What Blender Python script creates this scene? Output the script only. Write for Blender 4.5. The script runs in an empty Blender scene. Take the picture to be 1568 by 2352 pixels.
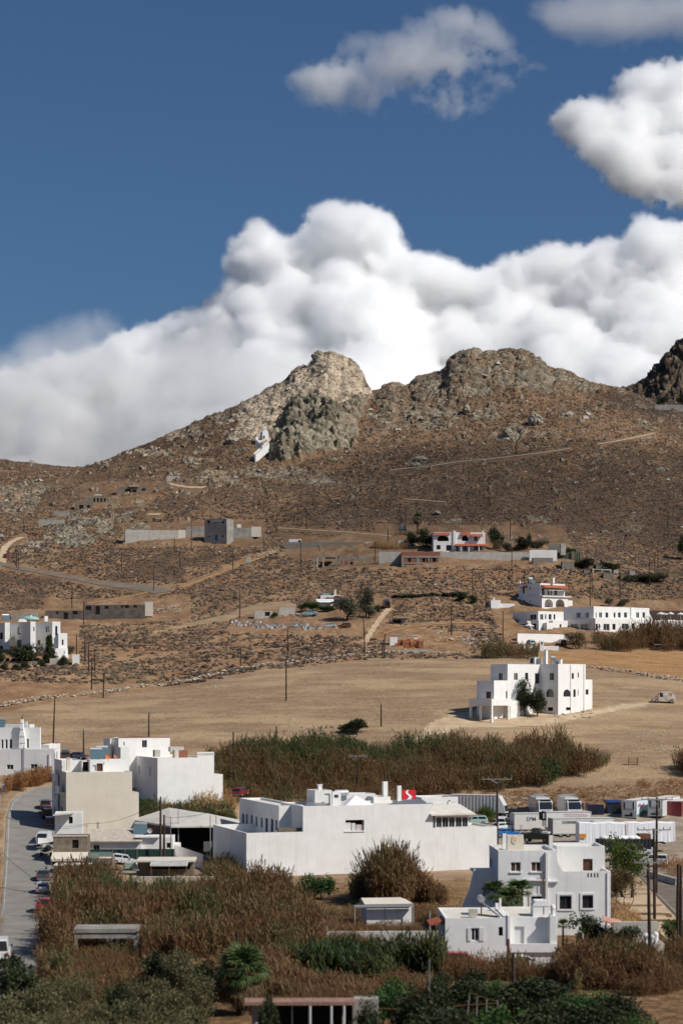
import bpy,bmesh,math,random
import numpy as np
from mathutils import Vector
sc = bpy.context.scene
COL = sc.collection
R = math.radians
rnd = random.Random(11)
NR = np.random.default_rng(7)
# ---- the place is laid out from survey readings: u, v are angles read off the photograph in
# ---- 1/4400 radian-like units round the camera axis; every reading is turned into metres on the ground
F,VH,ZC = 4400.0,1600.0,25.0
# ------------------------------------------------------------------ numpy noise
def _hash(i,j,k,seed=0):
 h = (i * 374761393 + j * 668265263 + k * 2147483647 + seed * 974711) & 0xffffffff
 h = ((h ^ (h >> 13)) * 1274126177) & 0xffffffff
 h = ((h ^ (h >> 16)) * 2246822519) & 0xffffffff
 return ((h ^ (h >> 15)) & 0xffffff) / float(0xffffff)
def vnoise(P,seed=0):
 P = np.asarray(P,float)
 I = np.floor(P).astype(np.int64); f = P - I; f = f * f * f * (f * (f * 6 - 15) + 10)
 out = 0
 for a in (0,1):
  wa = f[:,0] if a else 1 - f[:,0]
  for b in (0,1):
   wb = f[:,1] if b else 1 - f[:,1]
   for c in (0,1):
    wc = f[:,2] if c else 1 - f[:,2]
    out = out + wa * wb * wc * _hash(I[:,0] + a,I[:,1] + b,I[:,2] + c,seed)
 return out * 2 - 1
def fbm(P,oct=4,seed=0,gain=.5):
 P = np.asarray(P,float); a = 1; t = 0; o = 0
 for k in range(oct):
  o = o + a * vnoise(P * 2.03 ** k + 17.3 * k,seed + k); t += a; a *= gain
 return o / t
def cell(P,seed=0):
 """F1 and F2 distances and the cell's random value."""
 P = np.asarray(P,float); I = np.floor(P).astype(np.int64); f = P - I
 f1 = np.full(len(P),9.); f2 = f1.copy(); val = np.zeros(len(P))
 for a in (-1,0,1):
  for b in (-1,0,1):
   for c in (-1,0,1):
    i,j,k = I[:,0] + a,I[:,1] + b,I[:,2] + c
    d = np.sqrt((a + _hash(i,j,k,seed) - f[:,0]) ** 2 + (b + _hash(i,j,k,seed + 1) - f[:,1]) ** 2
       + (c + _hash(i,j,k,seed + 2) - f[:,2]) ** 2)
    n = d < f1
    f2 = np.where(n,f1,np.minimum(f2,d)); val = np.where(n,_hash(i,j,k,seed + 3),val); f1 = np.where(n,d,f1)
 return f1,f2,val
def smooth(a,b,x):
 t = np.clip((x - a) / (b - a),0,1); return t * t * (3 - 2 * t)
def inpoly(u,v,poly):
 u = np.asarray(u,float); v = np.asarray(v,float); r = np.zeros(u.shape,bool); n = len(poly)
 for i in range(n):
  x0,y0 = poly[i]; x1,y1 = poly[(i + 1) % n]
  if y0 == y1: continue
  c = ((y0 > v) != (y1 > v)) & (u < (x1 - x0) * (v - y0) / (y1 - y0) + x0)
  r ^= c
 return r
def polydist(u,v,pts):
 d = np.full(np.shape(u),1e9)
 for (a,b),(c,e) in zip(pts[:-1],pts[1:]):
  L = (c - a) ** 2 + (e - b) ** 2 + 1e-9
  t = np.clip(((u - a) * (c - a) + (v - b) * (e - b)) / L,0,1)
  d = np.minimum(d,np.hypot(u - a - t * (c - a),v - b - t * (e - b)))
 return d
def polyedge(u,v,poly):          # signed: positive inside
 d = polydist(u,v,list(poly) + [poly[0]])
 return np.where(inpoly(u,v,poly),d,-d)
# ------------------------------------------------------------------ objects
def link(o,parent=None):
 COL.objects.link(o)
 if parent is not None: o.parent = parent
 return o
def tag(o,label=None,cat=None,group=None,kind=None):
 if label: o['label'] = label
 if cat: o['category'] = cat
 if group: o['group'] = group
 if kind: o['kind'] = kind
 return o
def thing(name,label,cat,loc=(0,0,0),rz=0,group=None):
 o = bpy.data.objects.new(name,None); link(o)
 o.empty_display_size = .5
 o.location = loc; o.rotation_euler = (0,0,rz)
 return tag(o,label,cat,group)
def npmesh(name,V,Fc,mats,smoothf=False,midx=None):
 """V (n,3); Fc (m,k) array of one face size, or a list of index tuples."""
 me = bpy.data.meshes.new(name)
 V = np.asarray(V,np.float32)
 me.vertices.add(len(V)); me.vertices.foreach_set('co',V.ravel())
 if isinstance(Fc,np.ndarray):
  m,k = Fc.shape
  me.loops.add(m * k); me.loops.foreach_set('vertex_index',Fc.astype(np.int32).ravel())
  me.polygons.add(m); me.polygons.foreach_set('loop_start',np.arange(0,m * k,k,dtype=np.int32))
 else:
  flat = [i for f in Fc for i in f]; st = np.cumsum([0] + [len(f) for f in Fc[:-1]]) if Fc else []
  me.loops.add(len(flat)); me.loops.foreach_set('vertex_index',np.array(flat,np.int32))
  me.polygons.add(len(Fc)); me.polygons.foreach_set('loop_start',np.array(st,np.int32))
 if midx is not None: me.polygons.foreach_set('material_index',np.array(midx,np.int32))
 me.update(calc_edges=True)
 me.polygons.foreach_set('use_smooth',np.full(len(me.polygons),bool(smoothf)))
 for m in (mats if isinstance(mats,(list,tuple)) else [mats]): me.materials.append(m)
 return me
def attr(me,name,a):
 x = me.attributes.new(name,'FLOAT','POINT'); x.data.foreach_set('value',np.asarray(a,np.float32))
class MB:
 """collects shapes for ONE mesh object"""
 def __init__(s): s.v = []; s.f = []; s.sm = False
 def add(s,vs,fs):
  n = len(s.v); s.v += [tuple(p) for p in vs]; s.f += [tuple(i + n for i in f) for f in fs]; return s
 def quad(s,a,b,c,d): return s.add([a,b,c,d],[(0,1,2,3)])
 def box(s,x0,x1,y0,y1,z0,z1):
  return s.add([(x0,y0,z0),(x1,y0,z0),(x1,y1,z0),(x0,y1,z0),(x0,y0,z1),(x1,y0,z1),(x1,y1,z1),(x0,y1,z1)],
      [(0,1,5,4),(1,2,6,5),(2,3,7,6),(3,0,4,7),(4,5,6,7),(3,2,1,0)])
 def prism(s,poly,a,b,ax='y'):
  """poly of 2-D points extruded from a to b along ax; poly is (x,z) for y, (y,z) for x, (x,y) for z"""
  def p(q,t): return (q[0],t,q[1]) if ax == 'y' else (t,q[0],q[1]) if ax == 'x' else (q[0],q[1],t)
  n = len(poly); vs = [p(q,a) for q in poly] + [p(q,b) for q in poly]
  fs = [(i,(i + 1) % n,(i + 1) % n + n,i + n) for i in range(n)] + [tuple(range(n))[::-1],tuple(range(n,2 * n))]
  return s.add(vs,fs)
 def tube(s,pts,r,n=8,cap=True):
  pts = [Vector(p) for p in pts]; rs = r if isinstance(r,(list,tuple)) else [r] * len(pts)
  vs = []; fs = []
  for i,p in enumerate(pts):
   d = (pts[min(i + 1,len(pts) - 1)] - pts[max(i - 1,0)]).normalized()
   a = d.orthogonal().normalized() if abs(d.z) < .99 else Vector((1,0,0)); a = (a - d * a.dot(d)).normalized(); b = d.cross(a)
   for k in range(n):
    t = 2 * math.pi * k / n; vs.append(p + (a * math.cos(t) + b * math.sin(t)) * rs[i])
  for i in range(len(pts) - 1):
   for k in range(n): fs.append((i * n + k,i * n + (k + 1) % n,(i + 1) * n + (k + 1) % n,(i + 1) * n + k))
  if cap: fs += [tuple(range(n))[::-1],tuple(range((len(pts) - 1) * n,len(pts) * n))]
  return s.add(vs,fs)
 def cyl(s,c,r,h,n=16,ax='z',r2=None):
  e = {'z': (0,0,h),'x': (h,0,0),'y': (0,h,0)}[ax]
  return s.tube([c,(c[0] + e[0],c[1] + e[1],c[2] + e[2])],[r,r if r2 is None else r2],n)
 def lathe(s,prof,n=14,c=(0,0,0)):
  m = len(prof); vs = []; fs = []
  for (r,z) in prof:
   for k in range(n):
    t = 2 * math.pi * k / n; vs.append((c[0] + r * math.cos(t),c[1] + r * math.sin(t),c[2] + z))
  for i in range(m - 1):
   for k in range(n): fs.append((i * n + k,i * n + (k + 1) % n,(i + 1) * n + (k + 1) % n,(i + 1) * n + k))
  fs += [tuple(range(n))[::-1],tuple(range((m - 1) * n,m * n))]
  return s.add(vs,fs)
 def mesh(s,name,mat):
  return npmesh(name,np.array(s.v,np.float32).reshape(-1,3),s.f,mat,s.sm)
 def build(s,name,mat,parent=None,label=None):
  o = bpy.data.objects.new(name,s.mesh(name,mat)); link(o,parent)
  if label: o['label'] = label
  return o
def dup(root,loc=None,rz=None,label=None,group=None,scale=None):
 r = root.copy(); COL.objects.link(r)
 if loc is not None: r.location = loc
 if rz is not None: r.rotation_euler = (0,0,rz)
 if scale is not None: r.scale = scale if isinstance(scale,(tuple,list)) else (scale,) * 3
 if label: r['label'] = label
 if group: r['group'] = group
 for ch in list(root.children):
  c = ch.copy(); COL.objects.link(c); c.parent = r
  for g in list(ch.children):
   d = g.copy(); COL.objects.link(d); d.parent = c
 return r
def recolour(root,name,mat):
 for c in root.children:
  if c.name.split('.')[0] in name:
   c.material_slots[0].link = 'OBJECT'; c.material_slots[0].material = mat
# ------------------------------------------------------------------ materials
MATS = {}
def mat(name,col,rough=.8,spec=.3,metal=0,var=.12,scale=3.,bump=0,bscale=None,col2=None,detail=5,coat=0,streak=0,streakcol=None,lo=.35,hi=.65):
 """plain principled material whose colour wanders with noise; col2 = second colour of the mottling; streak = rain streaks"""
 if name in MATS: return MATS[name]
 m = bpy.data.materials.new(name); m.use_nodes = True; nt = m.node_tree; N = nt.nodes; L = nt.links
 p = N['Principled BSDF']; p.inputs['Roughness'].default_value = rough; p.inputs['Metallic'].default_value = metal
 p.inputs['Specular IOR Level'].default_value = spec; p.inputs['Coat Weight'].default_value = coat
 tc = N.new('ShaderNodeTexCoord')
 nz = N.new('ShaderNodeTexNoise'); nz.inputs['Scale'].default_value = scale; nz.inputs['Detail'].default_value = detail; nz.inputs['Roughness'].default_value = .6
 L.new(tc.outputs['Object'],nz.inputs['Vector'])
 rp = N.new('ShaderNodeValToRGB'); rp.color_ramp.elements[0].position = lo; rp.color_ramp.elements[1].position = hi
 c2 = col2 or tuple(x * (1 - var) for x in col)
 rp.color_ramp.elements[0].color = (*c2,1); rp.color_ramp.elements[1].color = (*col,1)
 L.new(nz.outputs['Fac'],rp.inputs['Fac']); out = rp.outputs['Color']
 if streak:
  mp = N.new('ShaderNodeMapping'); mp.inputs['Scale'].default_value = (2.6,2.6,.16); L.new(tc.outputs['Object'],mp.inputs['Vector'])
  n2 = N.new('ShaderNodeTexNoise'); n2.inputs['Scale'].default_value = 1; n2.inputs['Detail'].default_value = 6; L.new(mp.outputs[0],n2.inputs['Vector'])
  r2 = N.new('ShaderNodeValToRGB'); r2.color_ramp.elements[0].position = .52; r2.color_ramp.elements[1].position = .74
  r2.color_ramp.elements[0].color = (0,0,0,1); r2.color_ramp.elements[1].color = (streak,) * 3 + (1,)
  L.new(n2.outputs['Fac'],r2.inputs['Fac'])
  mx = N.new('ShaderNodeMix'); mx.data_type = 'RGBA'; L.new(r2.outputs['Color'],mx.inputs['Factor'])
  L.new(out,mx.inputs['A']); mx.inputs['B'].default_value = (*(streakcol or (.33,.29,.23)),1); out = mx.outputs['Result']
 L.new(out,p.inputs['Base Color'])
 if bump:
  n3 = N.new('ShaderNodeTexNoise'); n3.inputs['Scale'].default_value = bscale or scale * 3; n3.inputs['Detail'].default_value = 4
  L.new(tc.outputs['Object'],n3.inputs['Vector'])
  b = N.new('ShaderNodeBump'); b.inputs['Strength'].default_value = bump; b.inputs['Distance'].default_value = .1
  L.new(n3.outputs['Fac'],b.inputs['Height']); L.new(b.outputs['Normal'],p.inputs['Normal'])
 MATS[name] = m; return m
def leafmat(name,ramp,trans=.25,rough=.6):
 """foliage: colour from the per-leaf attribute 'tint' through a ramp, plus patchy noise; a little light passes through"""
 if name in MATS: return MATS[name]
 m = bpy.data.materials.new(name); m.use_nodes = True; nt = m.node_tree; N = nt.nodes; L = nt.links
 p = N['Principled BSDF']; p.inputs['Roughness'].default_value = rough; p.inputs['Specular IOR Level'].default_value = .2
 a = N.new('ShaderNodeAttribute'); a.attribute_name = 'tint'
 r = N.new('ShaderNodeValToRGB'); e = r.color_ramp.elements
 e[0].position = ramp[0][0]; e[0].color = (*ramp[0][1],1); e[1].position = ramp[-1][0]; e[1].color = (*ramp[-1][1],1)
 for pos,c in ramp[1:-1]:
  x = e.new(pos); x.color = (*c,1)
 L.new(a.outputs['Fac'],r.inputs['Fac']); L.new(r.outputs['Color'],p.inputs['Base Color'])
 t = N.new('ShaderNodeBsdfTranslucent'); L.new(r.outputs['Color'],t.inputs['Color'])
 mx = N.new('ShaderNodeMixShader'); mx.inputs[0].default_value = trans
 L.new(p.outputs[0],mx.inputs[1]); L.new(t.outputs[0],mx.inputs[2]); L.new(mx.outputs[0],N['Material Output'].inputs['Surface'])
 MATS[name] = m; return m
# ------------------------------------------------------------------ the ground: base shape
TU = [-1500,-400,0,200,400,600,800,1000,1200,1400,1568,2000,3200]
TAB = [   # distance, then the reading of the ground at each of the inner columns 0..1568
 (267,[1985,1990,2012,2012,2012,2012,2012,2012,2012]),
 (300,[1893,1908,1950,1955,1955,1955,1950,1945,1945]),
 (333,[1815,1840,1880,1885,1885,1885,1885,1885,1885]),
 (350,[1795,1800,1815,1825,1822,1818,1815,1815,1815]),
 (365,[1770,1770,1765,1765,1765,1765,1765,1760,1755]),
 (385,[1725,1720,1710,1708,1708,1705,1702,1705,1705]),
 (407,[1670,1672,1665,1660,1655,1650,1648,1650,1655]),
 (440,[1612,1615,1610,1600,1595,1590,1590,1590,1595]),
 (473,[1560,1568,1570,1555,1545,1540,1540,1545,1555]),
 (510,[1510,1518,1520,1510,1500,1495,1495,1505,1515]),
 (550,[1460,1468,1470,1462,1450,1450,1455,1465,1480]),
 (590,[1420,1425,1425,1415,1400,1400,1410,1425,1440]),
 (650,[1350,1350,1345,1330,1310,1285,1290,1310,1340]),
 (700,[1290,1285,1265,1262,1252,1240,1245,1265,1290]),
 (760,[1225,1215,1200,1200,1190,1180,1180,1190,1215]),
 (820,[1175,1160,1135,1120,1110,1100,1090,1100,1120]),
 (880,[1130,1120,1085,1055,1040,1030,1015,1020,1040]),
 (940,[1092,1095,1035,985,970,955,935,955,980]),
]
RIDGE = [(-1500,1080),(-400,1040),(0,1060),(40,1064),(80,1070),(140,1075),(190,1079),(250,1057),(330,1027),(400,997),(450,972),(500,951),
   (560,926),(600,905),(625,888),(645,880),(668,862),(685,848),(712,838),(722,828),(735,816),(760,811),(785,818),(803,824),(818,842),(832,866),(842,884),
   (850,902),(870,894),(898,881),(918,886),(938,884),(955,870),(975,862),(1008,856),(1022,842),(1032,824),(1048,811),(1085,800),(1108,808),(1130,809),
   (1160,806),(1195,802),(1222,812),(1242,826),(1262,842),(1290,848),(1330,868),(1350,878),(1380,885),(1420,893),(1480,916),(1568,932),(1700,940),(2000,930),(3200,960)]
HILL2 = [(-1500,1200),(1300,1100),(1390,950),(1420,905),(1440,893),(1462,884),(1482,874),(1496,858),(1514,838),(1532,813),(1552,796),(1568,784),(1640,756),(1800,766),(3200,900)]
GU = np.arange(-1500,3201,4.0); GY = np.arange(0,1420,2.0)
def _zv(v,Y): return ZC + (VH - v) / F * Y
_tabz = []
for Y,vs in [(0,None),(60,None),(100,None),(140,None),(235,None)] + TAB:
 if vs is None: z = np.full(len(GU),{0: 23.,60: 10.,100: 1.,140: 0.,235: 0.}[Y])
 else:
  vv = [vs[0] + 10,vs[0]] + vs + [vs[-1],vs[-1] + 10]
  t = np.interp(GU,TU,vv); z = _zv(t,Y)
 _tabz.append((Y,z))
YR = 1000.0
vr = np.interp(GU,[p[0] for p in RIDGE],[p[1] for p in RIDGE]); vh2 = np.interp(GU,[p[0] for p in HILL2],[p[1] for p in HILL2])
def gauss1(a,sig,axis):
 n = int(3 * sig) + 1; k = np.exp(-.5 * (np.arange(-n,n + 1) / sig) ** 2); k /= k.sum()
 pad = [(0,0)] * a.ndim; pad[axis] = (n,n); b = np.pad(a,pad,'edge')
 return np.apply_along_axis(lambda r: np.convolve(r,k,'valid'),axis,b)
vrs = gauss1(vr,14,0)
_tabz += [(YR,_zv(vrs,YR)),(1045,np.minimum(_zv(vrs,YR) - 16,400)),(1150,_zv(np.maximum(vh2,780),1150)),(1420,_zv(np.maximum(vh2 + 120,900),1420))]
ys = np.array([t[0] for t in _tabz],float); zs = np.array([t[1] for t in _tabz])
ZB = np.empty((len(GY),len(GU)))
for j in range(len(GU)): ZB[:,j] = np.interp(GY,ys,zs[:,j])
ZB = gauss1(gauss1(ZB,5,0),8,1)
# put the skyline back exactly after the smoothing: the difference fades in over the last stretch of slope
iR = int(YR / 2)
d = _zv(vr,YR) - ZB[iR]; w = smooth(915,1000,GY)[:,None] * (1 - smooth(1004,1040,GY))[:,None]
ZB += w * d[None,:]
i2 = int(1150 / 2); d2 = _zv(vh2,1150) - ZB[i2]
ZB += (smooth(1060,1150,GY) * (1 - smooth(1160,1300,GY)))[:,None] * np.where(GU > 1380,d2,0)[None,:]
def zbase(u,Y):
 u = np.clip(np.asarray(u,float),GU[0],GU[-1] - 1e-3); Y = np.clip(np.asarray(Y,float),0,GY[-1] - 1e-3)
 a = (u - GU[0]) / 4; b = Y / 2; i = np.clip(a.astype(int),0,len(GU) - 2); j = np.clip(b.astype(int),0,len(GY) - 2); fa = a - i; fb = b - j
 return (ZB[j,i] * (1 - fa) + ZB[j,i + 1] * fa) * (1 - fb) + (ZB[j + 1,i] * (1 - fa) + ZB[j + 1,i + 1] * fa) * fb
def hz(x,y):
 """height of the smooth ground at a place"""
 y = np.asarray(y,float); x = np.asarray(x,float)
 return zbase(784 + F * x / np.maximum(y,1),y)
_YS = np.arange(60,1200,.5)
def gp(u,v):
 """the place on the ground seen at a reading"""
 vv = VH - (zbase(np.full(len(_YS),u),_YS) - ZC) * F / _YS
 h = np.nonzero(vv <= v)[0]
 i = h[0] if len(h) else len(_YS) - 200
 Y = _YS[i]
 if i > 0 and vv[i - 1] > v: Y = _YS[i - 1] + .5 * (vv[i - 1] - v) / max(1e-6,vv[i - 1] - vv[i])
 return Vector(((u - 784) / F * Y,Y,float(zbase(u,Y))))
def at(u,v,Y): return Vector(((u - 784) / F * Y,Y,ZC + (VH - v) / F * Y))
def gY(u,Y): return Vector(((u - 784) / F * Y,Y,float(zbase(u,Y))))
# ------------------------------------------------------------------ roads, tracks, fields (readings of their outlines)
ROAD_L = [(-70,2330),(-25,2190),(3,2090),(9,2010),(13,1940),(15,1880),(25,1845),(45,1826),(75,1813),(125,1803),(190,1796)]
ROAD_R = [(50,2330),(92,2190),(122,2090),(130,2010),(131,1940),(131,1900),(131,1872),(136,1850),(150,1833),(170,1822),(200,1813)]
ROAD2_A = [(1440,1995),(1470,2016),(1500,2050),(1553,2106),(1640,2200)]
ROAD2_B = [(1470,1985),(1496,2000),(1568,2042),(1640,2080),(1760,2150)]
ROAD3_A = [(-60,1280),(0,1290),(40,1301),(100,1311),(160,1322),(230,1335),(300,1342),(350,1346),(395,1354)]
ROAD3_B = [(-60,1290),(0,1299),(40,1309),(100,1319),(160,1331),(230,1345),(300,1354),(355,1364),(396,1358)]
TRACKS = [  # half width and centre line of each earth track
 ('dirt_track',3.2,[(418,1349),(450,1338),(480,1326),(520,1311),(560,1295),(600,1281),(640,1262)],'ochre'),
 ('dirt_track',7,[(894,1398),(884,1408),(868,1428),(852,1452),(838,1476)],'pale'),
 ('dirt_track',1.7,[(880,1456),(910,1447),(950,1438),(1000,1434),(1050,1431),(1100,1431),(1118,1437)],'ochre'),
 ('hill_path',.75,[(895,1081),(935,1076),(985,1072),(1040,1063),(1090,1058),(1140,1053),(1200,1046),(1250,1040),(1310,1030)],'pale'),
 ('hill_path',1.3,[(1372,1021),(1410,1015),(1450,1007),(1500,996)],'pale'),
 ('hill_path',.8,[(930,1147),(960,1149),(1020,1154)],'pale'),
 ('gravel_road',8,[(4,1300),(8,1285),(6,1270),(14,1255),(30,1243),(52,1234)],'pale'),
 ('gravel_road',5,[(384,1110),(400,1114),(430,1119),(470,1120)],'pale'),
 ('dirt_track',1.5,[(640,1213),(700,1217),(790,1222),(860,1228),(900,1232)],'pale'),
 ('dirt_track',3,[(340,1182),(370,1181)],'pale'),
 ('dirt_track',1.8,[(352,1358),(300,1370),(240,1381),(200,1386)],'ochre'),
]
DRIVE = [(950,1705),(968,1685),(985,1664),(1030,1643),(1088,1634),(1160,1640),(1330,1640),(1430,1618),(1490,1615),(1480,1622),(1380,1640),(1250,1668),(1150,1672),(1060,1672),(1000,1690)]
FIELD = [(-80,1652),(0,1638),(125,1612),(240,1601),(350,1587),(430,1576),(520,1553),(620,1537),(720,1527),(860,1513),(1000,1511),(1100,1512),(1240,1498),(1420,1492),(1700,1500),(1700,1830),(1420,1790),(1330,1770),(1000,1715),(500,1712),(320,1712),(140,1730),(60,1690),(-80,1700)]
FIELD2 = [(1240,1500),(1420,1493),(1700,1502),(1700,1575),(1500,1548),(1345,1532),(1240,1520)]
FIELD3 = [(390,1440),(520,1408),(590,1385),(660,1378),(690,1392),(600,1402),(500,1430),(330,1460)]
YARD = [(1080,1990),(1100,1868),(1240,1862),(1400,1862),(1600,1868),(1800,1880),(1800,2075),(1560,2035),(1480,2005),(1430,1990)]
CRAG = [(612,1046),(625,1010),(640,975),(660,935),(690,912),(708,903),(735,915),(770,925),(800,918),(826,905),(838,915),(824,960),(822,1000),(800,1030),(770,1035),(740,1045),(690,1062),(640,1062)]
DOME = [(540,1000),(552,935),(600,900),(640,878),(712,832),(760,806),(800,820),(825,850),(852,905),(835,930),(790,950),(700,940),(660,985),(620,1020),(585,1010)]
PEAK2 = [(838,935),(850,898),(900,876),(1000,852),(1040,806),(1130,798),(1240,815),(1340,875),(1380,896),(1290,900),(1200,895),(1130,905),(1060,915),(985,950),(900,975),(850,985)]
KNOLL = [(30,1262),(60,1240),(110,1212),(180,1190),(240,1180),(255,1205),(200,1245),(150,1268),(80,1278),(40,1275)]
PATCHES = [(185,1235,60,22),(270,1188,45,14),(315,1208,38,18),(40,1150,80,35),(60,1120,70,14),(1185,985,40,24),(1240,965,30,18),(1160,998,20,14),(1000,975,45,16),(1120,950,50,16),
   (1300,960,40,14),(540,1000,26,18),(640,1085,110,22),(500,1100,70,25),(420,1115,40,16),(720,1100,70,16),(1235,1190,34,14),(1450,1215,45,16),(960,1060,24,9),(1030,940,60,20),
   (440,1060,40,14),(360,1040,60,12),(1040,1195,30,8),(900,960,40,30),(870,990,40,20),(1060,1000,30,12),(1175,1235,22,8),(1130,1000,25,10),(1260,1000,30,14),(520,960,50,20),(430,1000,60,16)]
DENSE = [([(-60,1300),(60,1312),(260,1345),(350,1362),(330,1376),(120,1384),(-60,1392)],1),([(250,1270),(330,1256),(520,1262),(470,1318),(420,1345),(330,1338),(270,1322)],1),([(380,1130),(900,1120),(1250,1060),(1600,1010),(1600,1330),(1300,1262),(1120,1208),(900,1226),(620,1205),(520,1180)],1)]
HOLLOW = [(1340,900),(1600,900),(1600,980),(1500,960),(1400,930)]
def masks(u,v):
 """what covers the ground: rock, paleness of the rock, scrub, worked field, bare earth"""
 q = np.stack([u / 34.,v / 20.,0 * u],1); wob = fbm(q,4,5) * 26; wb2 = fbm(q * 3.1,3,9) * 10
 e = lambda P,s=14: smooth(-s,s,polyedge(u,v,P) + (wob + wb2) * .6)
 dome,crag,pk,kn = e(DOME,10),e(CRAG,11),e(PEAK2,18),e(KNOLL,12)
 rock = np.maximum.reduce([dome,crag,pk * smooth(-.3,.25,fbm(q * .8 + 40,4,31) + .25 + .5 * smooth(930,840,v)),kn * smooth(-.2,.3,fbm(q * 1.3 + 9,4,77) + .15)])
 for (a,b,c,d_) in PATCHES:
  t = 1 - np.hypot((u - a) / c,(v - b) / d_); rock = np.maximum(rock,smooth(.0,.45,t + (wob + wb2) * .022) * .9)
 hill = smooth(1180,1080,v)
 scat = smooth(.30,.5,fbm(np.stack([u / 15.,v / 8.,0 * u + 3],1),3,41) + .18 * hill + .14 * smooth(1040,930,v) - .14 + .3 * np.exp(-((u - 250) / 160) ** 2 - ((v - 1195) / 60) ** 2))
 rock = np.maximum(rock,scat * smooth(1330,1240,v) * .8)
 pale = np.maximum(dome * (1 - crag),smooth(500,250,u) * smooth(1110,1060,v) * .7)
 field = np.maximum(smooth(-3,3,polyedge(u,v,FIELD)),smooth(-3,3,polyedge(u,v,FIELD3)))
 field = np.maximum(field,smooth(1700,1740,v))
 fo = smooth(-4,4,polyedge(u,v,FIELD2))
 return rock * (1 - field),pale,field,fo,crag,kn
def dense(u,v):
 q = np.stack([u / 40.,v / 18.,0 * u + 5],1); w = fbm(q,4,71); d = .30 + .35 * w + .30 * smooth(1330,1180,v)  # scrub cover; its rise up the slope also paints in cloud shade
 for P_,a in DENSE: d = np.maximum(d,smooth(-34,44,polyedge(u,v,P_) + 60 * w) * .85 + .25 * w)
 return np.clip(d - .25 * smooth(1400,1470,v),0,1)
def halo(u,v):
 f = np.zeros(np.shape(u))
 for A,B in ((ROAD_L,ROAD_R),(ROAD2_A,ROAD2_B)): f = np.maximum(f,smooth(-9,0,polyedge(u,v,A + B[::-1])))
 return np.maximum(f,smooth(-6,0,polyedge(u,v,DRIVE)))
def flatmask(u,v):
 f = np.zeros(np.shape(u))
 for A,B in ((ROAD_L,ROAD_R),(ROAD2_A,ROAD2_B),(ROAD3_A,ROAD3_B)):
  f = np.maximum(f,smooth(-9,0,polyedge(u,v,A + B[::-1])))
 for _,w_,P,_ in TRACKS: f = np.maximum(f,1 - smooth(w_ + 1,w_ + 6,polydist(u,v,P)))
 f = np.maximum(f,smooth(-8,0,polyedge(u,v,DRIVE)))
 return f
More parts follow.
